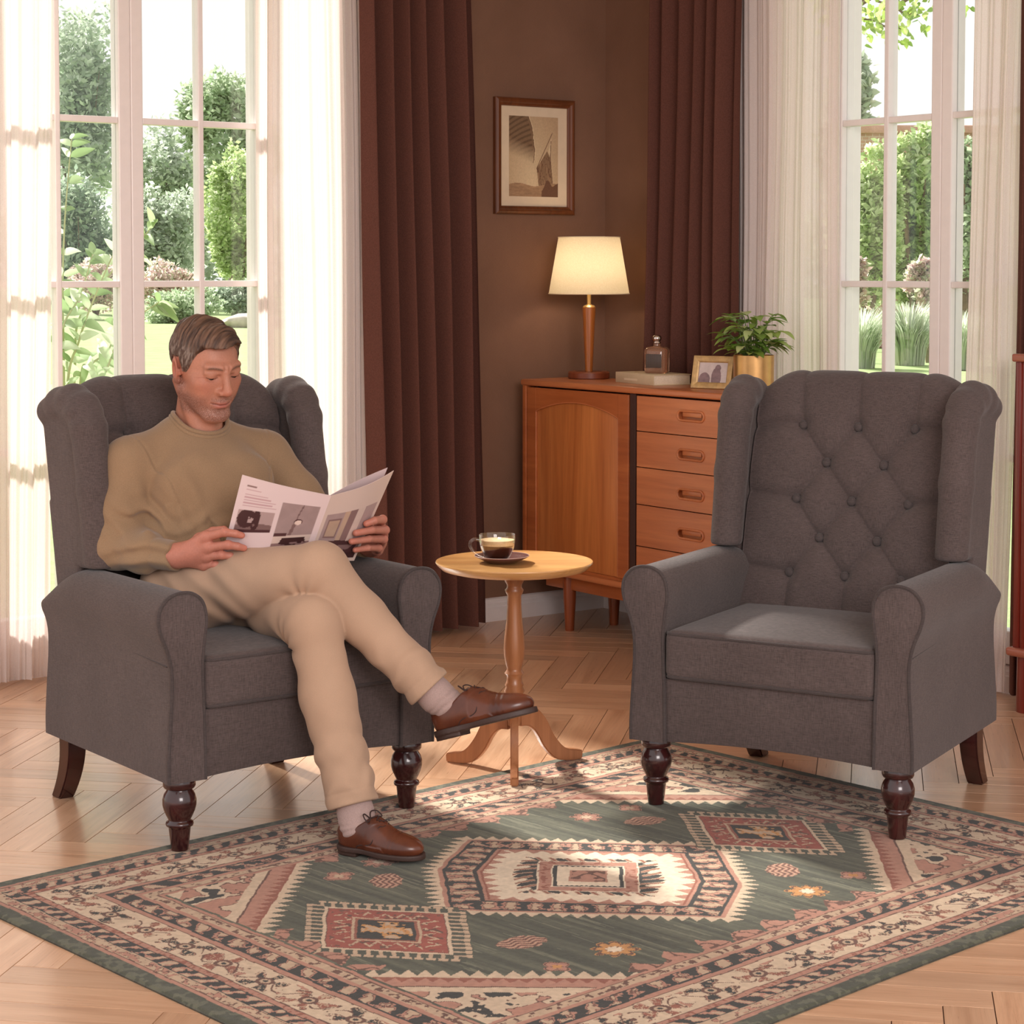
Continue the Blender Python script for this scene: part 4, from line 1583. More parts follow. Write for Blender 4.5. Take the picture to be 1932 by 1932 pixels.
def surface(fn, lo, hi, h, margin=1.6):
    """mesh the zero set of fn inside the box lo..hi at cell size h; returns V, F"""
    lo, hi = v3(lo), v3(hi)
    n = np.ceil((hi - lo) / h).astype(int) + 1
    B = 8
    nb = -(-n // B)
    c = [lo[i] + (np.arange(nb[i]) * B + (B - 1) / 2) * h for i in range(3)]
    CX, CY, CZ = np.meshgrid(*c, indexing='ij')
    cen = np.stack([CX.ravel(), CY.ravel(), CZ.ravel()], 1)
    fc = np.concatenate([fn(cen[i:i + 200000]) for i in range(0, len(cen), 200000)])
    near = np.abs(fc) < B * h * 0.87 * margin
    full = nb * B
    G = np.repeat(np.repeat(np.repeat(fc.reshape(nb), B, 0), B, 1), B, 2).astype(np.float32)
    ids = np.nonzero(near)[0]
    off = np.stack(np.meshgrid(np.arange(B), np.arange(B), np.arange(B), indexing='ij'), -1).reshape(-1, 3)
    bi = np.stack(np.unravel_index(ids, nb), 1)
    CH = 400
    for s in range(0, len(ids), CH):
        g = (bi[s:s + CH, None, :] * B + off[None]).reshape(-1, 3)
        val = fn(lo + g * h)
        G[g[:, 0], g[:, 1], g[:, 2]] = val
    ins = G < 0
    cnt = np.zeros(tuple(full - 1), dtype=np.int8)
    for dx in (0, 1):
        for dy in (0, 1):
            for dz in (0, 1):
                cnt += ins[dx:full[0] - 1 + dx, dy:full[1] - 1 + dy, dz:full[2] - 1 + dz]
    act = (cnt > 0) & (cnt < 8)
    cells = np.argwhere(act)
    idx = np.full(tuple(full - 1), -1, dtype=np.int32)
    idx[act] = np.arange(len(cells))
    acc = np.zeros((len(cells), 3))
    num = np.zeros(len(cells))
    corners = [(0, 0, 0), (1, 0, 0), (0, 1, 0), (1, 1, 0), (0, 0, 1), (1, 0, 1), (0, 1, 1), (1, 1, 1)]
    vals = [G[cells[:, 0] + a, cells[:, 1] + b, cells[:, 2] + d] for a, b, d in corners]
    for i in range(8):
        for j in range(i + 1, 8):
            p, q = corners[i], corners[j]
            if sum(abs(p[m] - q[m]) for m in range(3)) != 1:
                continue
            vi, vj = vals[i], vals[j]
            m = (vi < 0) != (vj < 0)
            t = np.where(m, vi / np.where(m, vi - vj, 1), 0)
            pos = np.array(p)[None] + t[:, None] * (np.array(q) - np.array(p))[None]
            acc[m] += pos[m]
            num[m] += 1
    V = lo + (cells + acc / num[:, None]) * h
    faces = []
    for ax in range(3):
        sl0 = [slice(0, full[m] - 1) for m in range(3)]
        sl1 = list(sl0)
        sl1[ax] = slice(1, full[ax])
        a, b = ins[tuple(sl0)], ins[tuple(sl1)]
        e = np.argwhere(a != b)
        o1, o2 = (ax + 1) % 3, (ax + 2) % 3
        e = e[(e[:, o1] > 0) & (e[:, o2] > 0)]
        sgn = a[e[:, 0], e[:, 1], e[:, 2]]
        def at(d1, d2):
            q = e.copy()
            q[:, o1] -= d1
            q[:, o2] -= d2
            return idx[q[:, 0], q[:, 1], q[:, 2]]
        quad = np.stack([at(0, 0), at(1, 0), at(1, 1), at(0, 1)], 1)
        quad[~sgn] = quad[~sgn][:, ::-1]
        faces.append(quad)
    F = np.concatenate(faces)
    F = F[(F >= 0).all(1)]
    return V, F

def relax(V, F, it=1, lam=0.5):
    """a little Laplacian smoothing"""
    E = np.concatenate([F[:, [0, 1]], F[:, [1, 2]], F[:, [2, 3]], F[:, [3, 0]]])
    for _ in range(it):
        acc = np.zeros_like(V)
        num = np.zeros(len(V))
        for a, b in ((0, 1), (1, 0)):
            np.add.at(acc, E[:, a], V[E[:, b]])
            np.add.at(num, E[:, a], 1)
        V = V + lam * (acc / np.maximum(num, 1)[:, None] - V)
    return V

def soft(name, fn, lo, hi, h, mat, parent=None, it=1):
    V, F = surface(fn, lo, hi, h)
    V = relax(V, F, it)
    return obj(name, mesh_np(name, V, F), mat, parent)
# ------------------------------------------------------------------ wing armchairs
M_LINEN = linen('charcoal_linen', lin(86, 75, 73), 0.30, scale=1.4)
M_PIPING = linen('charcoal_piping', lin(72, 64, 63), 0.2, bump=0.2)
M_BUTTON = linen('linen_button', lin(78, 70, 69), 0.25, bump=0.2)
def leg_mat():
    t = NT('dark_mahogany_lacquer')
    n = t.noise(t.coord('Object', (30, 30, 4)), 1.0, 4)
    r = t.ramp(n, 'Fac', [(0.3, lin(34, 14, 14)), (0.7, lin(62, 24, 24))])
    t.link(r, 'Color', t.p, 'Base Color')
    t.set(Roughness=0.22)
    t.p.inputs['Coat Weight'].default_value = 0.5
    t.p.inputs['Coat Roughness'].default_value = 0.08
    return t.m
M_LEG = leg_mat()

def back_y(z):
    return 0.125 + (z - 0.44) * 0.245

BUTTONS = [(x, z) for z in (0.526, 0.712, 0.899) for x in (-0.150, 0.0, 0.150)] + [(x, z) for z in (0.617, 0.806) for x in (-0.077, 0.077)]

def make_chair(name, label, loc, rotz):
    t = thing(name, label, 'armchair', loc, rotz)
    # ---- tufted backrest, swept along its profile
    pl = []
    for z in np.linspace(0.30, 0.995, 150):
        pl.append((back_y(z), z))
    y1, z1 = pl[-1]
    for a in np.linspace(8, 172, 26):
        pl.append((y1 + 0.052 - 0.052 * math.cos(rad(a)), z1 + 0.036 * math.sin(rad(a))))
    yb = y1 + 0.104
    for z in np.linspace(0.985, 0.18, 40):
        pl.append((0.29 + (yb - 0.29) * (z - 0.18) / 0.815, z))
    pl = np.array(pl)
    tg = np.gradient(pl, axis=0)
    tg /= np.linalg.norm(tg, axis=1)[:, None]
    nrm = np.stack([-tg[:, 1], tg[:, 0]], 1)           # outward: front faces -y
    ns = len(pl)
    xs = np.linspace(-0.275, 0.275, 150)
    X, Sx = np.meshgrid(xs, np.arange(ns), indexing='ij')
    x, k = X.ravel(), Sx.ravel()
    z = pl[k, 1]
    # height above the profile
    lines = []
    for bx, bz in BUTTONS:
        for cx, cz in BUTTONS:
            if 0.05 < abs(bx - cx) < 0.11 and 0.05 < cz - bz < 0.13:
                lines.append((bx, bz, cx, cz, 1.0))
    for bx in (-0.150, 0.0, 0.150):
        lines.append((bx, 0.899, bx * 1.06, 1.05, 0.6))
        lines.append((bx, 0.526, bx * 1.02, 0.40, 0.6))
    for bz in (0.526, 0.712, 0.899):
        lines.append((-0.150, bz, -0.27, bz + 0.012, 0.55))
        lines.append((0.150, bz, 0.27, bz + 0.012, 0.55))
    front = (k < 152)
    arc = np.interp(k, [0, 150, 176], [0, 0, 0.06])
    zz = np.where(k >= 150, 0.995 + arc, z)
    h = np.zeros(len(x))
    dmin = np.full(len(x), 1.0)
    for ax, az, bx, bz, wgt in lines:
        L2 = (bx - ax) ** 2 + (bz - az) ** 2
        tt = np.clip(((x - ax) * (bx - ax) + (zz - az) * (bz - az)) / L2, 0, 1)
        d = np.hypot(x - ax - tt * (bx - ax), zz - az - tt * (bz - az))
        h -= wgt * (0.0055 * np.exp(-(d / 0.0045) ** 2))
        dmin = np.minimum(dmin, d / max(wgt, 0.6))
    h += 0.013 * (1 - np.exp(-(dmin / 0.030) ** 1.5)) * np.interp(zz, [0.93, 1.02], [1.0, 0.45])
    for bx, bz in BUTTONS:
        d = np.hypot(x - bx, zz - bz)
        h -= 0.017 * np.exp(-(d / 0.020) ** 2)
    fade = np.interp(k, [0, 150, 168, 180], [1, 1, 0.6, 0.0])
    h = (h + 0.006) * fade
    y = pl[k, 0] + nrm[k, 0] * h
    z = z + nrm[k, 1] * h
    # the top rounds off toward its two ends
    drop = np.clip((np.abs(x) - 0.17) / 0.10, 0, 1) ** 2
    z = z - 0.045 * drop * np.clip((z - 0.80) / 0.22, 0, 1)
    V = np.stack([x, y, z], 1)
    i, j = np.meshgrid(np.arange(len(xs) - 1), np.arange(ns - 1), indexing='ij')
    i, j = i.ravel(), j.ravel()
    F = np.stack([i * ns + j, (i + 1) * ns + j, (i + 1) * ns + j + 1, i * ns + j + 1], 1)
    F = [tuple(f) for f in F.tolist()]
    F.append(tuple(range(ns))[::-1])
    F.append(tuple((len(xs) - 1) * ns + q for q in range(ns)))
    me = mesh_np('backrest', V, F)
    bk = obj('backrest', me, M_LINEN, t)
    for bx, bz in BUTTONS:
        b = MB()
        R = Matrix.Translation((bx, back_y(bz) + 0.0085, bz)) @ Matrix.Rotation(rad(90 - 13.8), 4, 'X')
        b.lathe([(0.0, 0.0), (0.0112, 0.0), (0.0118, 0.003), (0.0100, 0.0070), (0.0055, 0.0092), (0.0, 0.0098)], 20, mat=R)
        b.build('button', M_BUTTON, bk, angle=180)
    # ---- wings
    for s in (-1, 1):
        path = [(s * 0.298, 0.088, 0.600), (s * 0.299, 0.118, 0.78), (s * 0.300, 0.146, 0.925), (s * 0.302, 0.172, 0.966), (s * 0.305, 0.215, 0.984), (s * 0.308, 0.275, 0.976), (s * 0.309, 0.335, 0.955)]
        rs = [0.041, 0.042, 0.043, 0.043, 0.042, 0.040, 0.036]
        def wing(P, s=s, path=path, rs=rs):
            d = sd_path(P, path, rs, 0.012)
            d = np.maximum(d, 0.592 - P[:, 2])
            q = P.copy()
            q[:, 1] -= (q[:, 2] - 0.60) * 0.20
            b = sd_box(q, (s * 0.306, 0.195, 0.76), (0.025, 0.085, 0.205), 0.012)
            d = smin(d, b, 0.010)
            d = smax(d, 0.590 - P[:, 2], 0.02)
            low = sd_box(q, (s * 0.304, 0.225, 0.60), (0.024, 0.070, 0.145), 0.012)
            d = smin(d, low, 0.006)
            fold = 0.0016 * np.sin(P[:, 2] * 150 + 30 * P[:, 1]) * np.exp(-((P[:, 2] - 0.965) / 0.035) ** 2) * np.exp(-((P[:, 1] - 0.16) / 0.05) ** 2)
            return d + fold
        soft('wing', wing, (s * 0.30 - 0.06, 0.02, 0.44), (s * 0.30 + 0.06, 0.42, 1.045), 0.0042, M_LINEN, t, 2)
    # ---- arms: scrolled profile swept from front to back
    prof = catmull([(0.262, 0.17), (0.264, 0.30), (0.268, 0.42), (0.262, 0.485), (0.257, 0.530), (0.266, 0.568), (0.290, 0.588), (0.320, 0.592), (0.350, 0.583), (0.370, 0.560), (0.375, 0.532), (0.368, 0.500), (0.353, 0.462), (0.344, 0.420), (0.343, 0.37), (0.348, 0.29), (0.352, 0.22), (0.352, 0.17)], 6)
    np_ = len(prof)
    for s in (-1, 1):
        V, F = [], []
        yy = [-0.352, -0.348] + list(np.linspace(-0.335, 0.12, 16)) + list(np.linspace(0.145, 0.295, 9))
        for q, yv in enumerate(yy):
            ins = 0.004 if q == 0 else 0.0
            tb = max(0.0, (yv - 0.10) / 0.195)
            for px, pz in prof:
                up = np.clip((pz - 0.40) / 0.19, 0, 1)
                zc = pz - 0.085 * tb ** 1.6 * up ** 2
                xc = px - 0.022 * tb * np.clip((px - 0.33) / 0.045, 0, 1) * up
                if ins:
                    cxm = 0.305
                    xc = xc + (cxm - xc) * 0.04
                    zc = zc - 0.004 if pz > 0.5 else zc
                V.append((s * xc, yv, zc))
        for q in range(len(yy) - 1):
            for m in range(np_):
                m2 = (m + 1) % np_
                F.append((q * np_ + m, q * np_ + m2, (q + 1) * np_ + m2, (q + 1) * np_ + m))
        F.append(tuple(range(np_))[::-1])
        F.append(tuple((len(yy) - 1) * np_ + m for m in range(np_)))
        b = MB().add(V, F)
        arm = b.build('arm', M_LINEN, t, angle=50)
        p = MB()
        p.tube([(s * px, -0.3505, pz) for px, pz in prof], 0.0042, 8)
        # the seam that runs back under the scroll
        p.tube([(s * (0.3455 if f < 0.9 else 0.335), -0.345 + 0.60 * f, 0.428 + 0.035 * f) for f in np.linspace(0.02, 1, 12)], 0.0016, 5)
        p.build('piping', M_PIPING, arm)
    # ---- front apron, deck and body
    b = MB()
    n = 24
    V = []
    for i in range(n + 1):
        xx = -0.268 + 0.536 * i / n
        zb = 0.171 + 0.010 * (1 - (2 * i / n - 1) ** 2)
        V += [(xx, -0.340, zb), (xx, -0.343, zb + 0.004), (xx, -0.343, 0.325), (xx, -0.20, 0.325), (xx, -0.20, zb)]
    F = []
    for i in range(n):
        for k in range(5):
            F.append((5 * i + k, 5 * (i + 1) + k, 5 * (i + 1) + (k + 1) % 5, 5 * i + (k + 1) % 5))
    b.add(V, F)
    b.build('front_rail', M_LINEN, t, angle=50)
    b = MB()
    b.box(-0.268, 0.268, -0.19, 0.27, 0.178, 0.318, 0.004)
    b.build('seat_deck', M_PIPING, t)
    # ---- seat cushion with welt
    def cushion(P):
        q = P.copy()
        crown = 0.012 * (1 - (q[:, 0] / 0.27) ** 2) * (1 - ((q[:, 1] + 0.11) / 0.25) ** 2)
        q[:, 2] -= np.where(q[:, 2] > 0.385, crown, 0)
        d = sd_box(q, (0, -0.112, 0.384), (0.2635, 0.246, 0.0600), 0.020)
        return d + 0.0012 * (fbm(P[:, 0] * 14, P[:, 1] * 14, P[:, 2] * 14, 3, 2) - 0.5)
    cu = soft('seat_cushion', cushion, (-0.29, -0.385, 0.30), (0.29, 0.16, 0.48), 0.0055, M_LINEN, t, 2)
    p = MB()
    def loop(zv, r, ex):
        P = []
        X0, Y0, Y1, rr = 0.2605 + ex, -0.3545 - ex, 0.125, 0.022
        for cx, cy, a0 in ((X0 - rr, Y0 + rr, -90), (X0 - rr, Y1 - rr, 0), (-X0 + rr, Y1 - rr, 90), (-X0 + rr, Y0 + rr, 180)):
            for a in np.linspace(a0, a0 + 90, 7):
                P.append((cx + rr * math.cos(rad(a)), cy + rr * math.sin(rad(a)), zv))
        p.tube(P, r, 8, closed=True)
    loop(0.4350, 0.0040, 0.000)
    loop(0.3320, 0.0040, 0.000)
    p.build('piping', M_PIPING, cu)
    # ---- legs
    for s in (-1, 1):
        b = MB()
        b.lathe([(0.0, 0.0095), (0.0185, 0.0095), (0.0195, 0.012), (0.0245, 0.058), (0.0250, 0.062), (0.030, 0.0645), (0.0315, 0.069), (0.030, 0.0735), (0.0255, 0.076), (0.0250, 0.079), (0.028, 0.084), (0.0345, 0.098), (0.0380, 0.112), (0.0380, 0.124), (0.0345, 0.136), (0.0285, 0.145), (0.0275, 0.1475), (0.034, 0.150), (0.0365, 0.155), (0.0365, 0.165), (0.034, 0.172), (0.0, 0.174)], 36, s * 0.305, -0.308)
        b.build('leg', M_LEG, t, angle=60)
    for s in (-1, 1):
        b = MB()
        V, F = [], []
        n = 10
        for k in range(n + 1):
            f = k / n
            zz_ = 0.185 * (1 - f)
            yc = 0.258 + 0.058 * f ** 2.0 - 0.010 * math.sin(PI * f)
            hw, hd = 0.024 - 0.003 * f, 0.030 - 0.008 * f
            for dx, dy in ((-hw, -hd), (hw, -hd), (hw, hd), (-hw, hd)):
                V.append((s * 0.300 + dx, yc + dy, zz_))
        for k in range(n):
            for m in range(4):
                F.append((4 * k + m, 4 * k + (m + 1) % 4, 4 * k + 4 + (m + 1) % 4, 4 * k + 4 + m))
        F += [(3, 2, 1, 0), tuple(4 * n + m for m in range(4))]
        b.add(V, F)
        me = b.mesh('leg')
        bm = bmesh.new()
        bm.from_mesh(me)
        bmesh.ops.recalc_face_normals(bm, faces=bm.faces)
        bmesh.ops.bevel(bm, geom=[e for e in bm.edges if len(e.link_faces) == 2 and e.calc_face_angle(0) > 0.9], offset=0.003, segments=2, affect='EDGES')
        bm.to_mesh(me)
        bm.free()
        sharp(me, 35)
        obj('leg', me, M_LEG, t)
    return t

chair_a = make_chair('wing_armchair', 'empty charcoal wing armchair with button-tufted back, at right on the rug', (0.767, 5.070, 0), rad(-29.8))
chair_a['group'] = 'matching wing armchairs'
chair_b = dup(chair_a, (-0.683, 4.985, 0), rad(36.9), 'charcoal wing armchair at left in which the reading man sits')
# ------------------------------------------------------------------ the reading man (built in the left chair's own axes)
PM = Matrix.Translation((-0.683, 4.985, 0)) @ Matrix.Rotation(rad(36.9), 4, 'Z')

def rot3(rx=0, ry=0, rz=0):
    c, s = np.cos, np.sin
    X = np.array([[1, 0, 0], [0, c(rx), -s(rx)], [0, s(rx), c(rx)]])
    Y = np.array([[c(ry), 0, s(ry)], [0, 1, 0], [-s(ry), 0, c(ry)]])
    Z = np.array([[c(rz), -s(rz), 0], [s(rz), c(rz), 0], [0, 0, 1]])
    return Z @ X @ Y

HC = np.array([-0.042, 0.038, 1.067])
HS = 0.986
HR = rot3(rad(18.3), rad(-3.6), rad(4.8))
def to_head(P):
    return (P - HC) @ HR / HS
def from_head(q):
    return (np.asarray(q) * HS) @ HR.T + HC

def head_core(q):
    """skull, face and jaw without the small features"""
    d = sd_ell(q, (0, 0.018, 0.033), (0.0750, 0.093, 0.0785))
    d = smin(d, sd_ell(q, (0, -0.020, -0.022), (0.0605, 0.068, 0.082)), 0.03)
    for s in (-1, 1):
        d = smin(d, sd_cap(q, (s * 0.050, 0.004, -0.052), (s * 0.020, -0.064, -0.097), 0.0165, 0.0185), 0.022)
    d = smin(d, sd_ell(q, (0, -0.074, -0.097), (0.025, 0.019, 0.019)), 0.02)
    return d

def head_sdf(q):
    d = head_core(q)
    for s in (-1, 1):
        # cheekbone, brow, eye socket and lid, nose wing, ear
        d = smin(d, sd_ell(q, (s * 0.043, -0.053, -0.016), (0.022, 0.020, 0.018)), 0.024)
        d = smin(d, sd_ell(q, (s * 0.034, -0.042, -0.046), (0.026, 0.032, 0.032)), 0.02)
        d = smin(d, sd_cap(q, (s * 0.012, -0.0835, 0.029), (s * 0.043, -0.071, 0.030), 0.0085, 0.0075), 0.016)
        d = smax(d, -sd_ell(q, (s * 0.0325, -0.094, 0.010), (0.0185, 0.0130, 0.0105)), 0.014)
        d = smin(d, sd_ell(q, (s * 0.0325, -0.0700, 0.0085), (0.0160, 0.0142, 0.0125)), 0.006)
        d = smin(d, sd_cap(q, (s * 0.018, -0.0835, 0.0175), (s * 0.047, -0.0715, 0.0155), 0.0040, 0.0045), 0.008)
        e = sd_ell(q - np.stack([0 * q[:, 0], 0 * q[:, 0], 9.0 * (q[:, 0] - s * 0.0325) ** 2], 1), (s * 0.0325, -0.0810, 0.0006), (0.0120, 0.0065, 0.0021))
        d = smax(d, -e, 0.0015)
    # nose
    n = sd_cap(q, (0, -0.0830, 0.024), (0, -0.1030, -0.022), 0.0080, 0.0095)
    n = smin(n, sd_ell(q, (0, -0.1050, -0.0275), (0.0115, 0.0110, 0.0100)), 0.010)
    for s in (-1, 1):
        n = smin(n, sd_ell(q, (s * 0.0135, -0.0945, -0.0325), (0.0078, 0.0100, 0.0075)), 0.006)
    d = smin(d, n, 0.011)
    for s in (-1, 1):
        d = smax(d, -sd_ell(q, (s * 0.0075, -0.1000, -0.0415), (0.0038, 0.0055, 0.0045)), 0.004)
        # smile fold
        d = smax(d, -sd_path(q, [(s * 0.0200, -0.0965, -0.036), (s * 0.0285, -0.0905, -0.050), (s * 0.0325, -0.0830, -0.066)], [0.0016, 0.0026, 0.0012]), 0.010)
    # frown lines between the brows
    for s in (-1, 1):
        d = smax(d, -sd_cap(q, (s * 0.0060, -0.0930, 0.026), (s * 0.0070, -0.0915, 0.040), 0.0012), 0.006)
    # muzzle and mouth
    d = smin(d, sd_ell(q, (0, -0.072, -0.063), (0.030, 0.0180, 0.0200)), 0.016)
    d = smin(d, sd_path(q, [(-0.0245, -0.0780, -0.0615), (-0.008, -0.0890, -0.0600), (0, -0.0895, -0.0612), (0.008, -0.0890, -0.0600), (0.0245, -0.0780, -0.0615)], [0.0020, 0.0042, 0.0040, 0.0042, 0.0020]), 0.005)
    d = smin(d, sd_path(q, [(-0.0210, -0.0785, -0.0665), (-0.007, -0.0880, -0.0700), (0.007, -0.0880, -0.0700), (0.0210, -0.0785, -0.0665)], [0.0026, 0.0052, 0.0052, 0.0026]), 0.006)
    d = smax(d, -sd_path(q, [(-0.0275, -0.0795, -0.0610), (-0.010, -0.0935, -0.0648), (0.010, -0.0935, -0.0648), (0.0275, -0.0795, -0.0610)], [0.0012, 0.0014, 0.0014, 0.0012]), 0.004)
    d = smax(d, -sd_ell(q, (0, -0.0960, -0.0820), (0.016, 0.0095, 0.0050)), 0.010)
    # ears
    for s in (-1, 1):
        E = rot3(rad(-8), rad(s * 8), rad(s * 24))
        o = sd_ell(q, (s * 0.0775, 0.016, -0.004), (0.0075, 0.0180, 0.0315), E)
        o = smin(o, sd_ell(q, (s * 0.0725, 0.006, -0.0285), (0.0065, 0.0080, 0.0095)), 0.008)
        o = smax(o, -sd_ell(q, (s * 0.0865, 0.012, -0.002), (0.0085, 0.0105, 0.0200), E), 0.005)
        o = smin(o, sd_cap(q, (s * 0.0740, 0.000, -0.010), (s * 0.0760, 0.002, -0.002), 0.0045), 0.004)
        d = smin(d, o, 0.005)
    return d

NECK_A = from_head((0, 0.030, -0.050))
NECK_B = np.array([-0.030, 0.112, 0.885])
def neck_sdf(P):
    d = sd_cap(P, NECK_A + np.array((0.006, 0, 0)), NECK_B, 0.0475, 0.0590)
    # windpipe and the two neck tendons
    d = smin(d, sd_cap(P, from_head((0, -0.030, -0.085)), (-0.030, 0.060, 0.900), 0.020, 0.024), 0.03)
    for s in (-1, 1):
        d = smin(d, sd_cap(P, from_head((s * 0.058, 0.030, -0.040)), (-0.030 + s * 0.022, 0.052, 0.890), 0.012, 0.010), 0.02)
    d = smin(d, sd_ell(P, (-0.032, 0.100, 0.850), (0.090, 0.060, 0.050)), 0.03)
    return d

def skin_head(P):
    q = to_head(P)
    return smin(head_sdf(q) * HS, neck_sdf(P), 0.018)

HAND_R = dict(wrist=(-0.1975, -0.0961, 0.6359),
    index=[(-0.1537, -0.1597, 0.6838), (-0.1263, -0.2008, 0.6970), (-0.1044, -0.2113, 0.6927), (-0.0895, -0.2150, 0.6880)],
    middle=[(-0.1485, -0.1624, 0.6590), (-0.1202, -0.2043, 0.6673), (-0.0990, -0.2115, 0.6627), (-0.0826, -0.2120, 0.6575)],
    ring=[(-0.1477, -0.1529, 0.6368), (-0.1270, -0.1861, 0.6425), (-0.1082, -0.1930, 0.6391), (-0.0955, -0.1905, 0.6340)],
    little=[(-0.1486, -0.1389, 0.6154), (-0.1322, -0.1649, 0.6170), (-0.1181, -0.1702, 0.6151), (-0.1075, -0.1698, 0.6115)],
    thumb=[(-0.1763, -0.1084, 0.6516), (-0.1471, -0.1166, 0.6750), (-0.1247, -0.1422, 0.6921), (-0.1080, -0.1640, 0.6975)])
HAND_L = dict(wrist=(0.2990, -0.1620, 0.6280),
    index=[(0.2662, -0.2525, 0.6874), (0.2428, -0.3021, 0.7093), (0.2040, -0.3265, 0.7120), (0.1835, -0.3225, 0.7057)],
    middle=[(0.2860, -0.2330, 0.6600), (0.2600, -0.2866, 0.6810), (0.2010, -0.3185, 0.6890), (0.1560, -0.3200, 0.6853)],
    ring=[(0.2880, -0.2220, 0.6400), (0.2640, -0.2740, 0.6575), (0.2000, -0.3081, 0.6666), (0.1480, -0.3130, 0.6650)],
    little=[(0.2820, -0.2190, 0.6230), (0.2560, -0.2641, 0.6353), (0.2060, -0.2933, 0.6431), (0.1680, -0.2970, 0.6418)],
    thumb=[(0.2740, -0.2000, 0.6600), (0.2360, -0.2430, 0.6850), (0.1900, -0.2850, 0.7072), (0.1650, -0.3020, 0.7160)])

def hand_sdf(P, H, arm):
    w = v3(H['wrist'])
    rad_ = dict(index=(0.0118, 0.0098, 0.0088, 0.0076), middle=(0.0120, 0.0100, 0.0090, 0.0078), ring=(0.0115, 0.0095, 0.0086, 0.0074), little=(0.0105, 0.0084, 0.0076, 0.0066), thumb=(0.0145, 0.0125, 0.0112, 0.0094))
    palm = None
    for f in ('index', 'middle', 'ring', 'little'):
        m = v3(H[f][0])
        e = sd_cap(P, w * 0.85 + m * 0.15, m, 0.0185, rad_[f][0] + 0.0018)
        palm = e if palm is None else smin(palm, e, 0.014)
    ctr = (w + v3(H['index'][0]) + v3(H['little'][0])) / 3
    palm = smin(palm, sd_path(P, [w, ctr], [0.021, 0.020]), 0.016)
    palm = smin(palm, sd_cap(P, w, H['thumb'][0], 0.019, 0.0150), 0.014)
    d = palm
    fingers = None
    for f in ('index', 'middle', 'ring', 'little', 'thumb'):
        r = rad_[f]
        e = sd_path(P, H[f], r, 0.003)
        # knuckle swelling
        e = smin(e, np.sqrt(((P - v3(H[f][1])) ** 2).sum(1)) - r[1] * 1.07, 0.004)
        fingers = e if fingers is None else np.minimum(fingers, e)
    for f in ('index', 'middle', 'ring', 'little'):
        d = smin(d, np.sqrt(((P - v3(H[f][0])) ** 2).sum(1)) - rad_[f][0] * 1.10, 0.007)
    d = smin(d, fingers, 0.0055)
    # a few tendons towards the knuckles
    for f in ('index', 'middle', 'ring'):
        m = v3(H[f][0])
        t = (m - w)
        n = np.array((-0.3, -0.85, 0.25))
        d = smin(d, sd_cap(P, w * 0.6 + m * 0.4 + n * 0.014, m + n * 0.0095, 0.0022, 0.0032), 0.006)
    d = smin(d, sd_cap(P, w, arm, 0.0225, 0.030), 0.02)
    return d

SH_R, EL_R, CU_R = v3((-0.212, 0.110, 0.838)), v3((-0.268, 0.078, 0.644)), v3((-0.196, -0.094, 0.6370))
SH_L, EL_L, CU_L = v3((0.150, 0.092, 0.838)), v3((0.288, 0.035, 0.650)), v3((0.297, -0.150, 0.6300))
HIP_R, KN_R, AN_R = v3((-0.140, 0.012, 0.530)), v3((0.026, -0.372, 0.617)), v3((0.215, -0.565, 0.333))
HIP_L, KN_L, AN_L = v3((0.050, 0.005, 0.520)), v3((-0.008, -0.398, 0.500)), v3((0.006, -0.551, 0.090))

def torso_sdf(P):
    d = sd_ell(P, (-0.033, 0.086, 0.755), (0.172, 0.108, 0.150))
    d = smin(d, sd_ell(P, (-0.043, 0.036, 0.620), (0.160, 0.116, 0.150)), 0.07)
    d = smin(d, sd_cap(P, SH_R, (-0.065, 0.112, 0.890), 0.057, 0.053), 0.03)
    d = smin(d, sd_cap(P, (-0.065, 0.118, 0.892), (0.005, 0.118, 0.892), 0.054), 0.04)
    d = smin(d, sd_cap(P, SH_L, (0.005, 0.108, 0.890), 0.057, 0.053), 0.03)
    d = smin(d, sd_ell(P, (-0.032, 0.060, 0.850), (0.085, 0.050, 0.050)), 0.04)
    d = smin(d, sd_ell(P, (-0.10, 0.006, 0.785), (0.075, 0.030, 0.060)), 0.06)
    d = smin(d, sd_ell(P, (0.045, 0.004, 0.785), (0.075, 0.030, 0.060)), 0.06)
    return d

def arm_sdf(P, sh, el, cu, r=(0.060, 0.050, 0.044, 0.036)):
    d = sd_cap(P, sh, sh * 0.45 + el * 0.55, r[0], r[0] * 0.97)
    d = smin(d, sd_cap(P, sh * 0.45 + el * 0.55, el, r[0] * 0.97, r[1]), 0.02)
    m = el * 0.55 + cu * 0.45
    e = sd_cap(P, el, m, r[1], r[2] + 0.004)
    e = smin(e, sd_cap(P, m, cu, r[2] + 0.004, r[3]), 0.02)
    return smin(d, e, 0.025)

def fold(P, a, b, r, k, d, depth):
    """a soft ridge of cloth from a to b"""
    return smin(d, sd_path(P, [a, (v3(a) + v3(b)) / 2, b], [r * 0.4, r, r * 0.4]), k) if depth > 0 else smax(d, -sd_path(P, [a, (v3(a) + v3(b)) / 2, b], [r * 0.4, r, r * 0.4]), k)

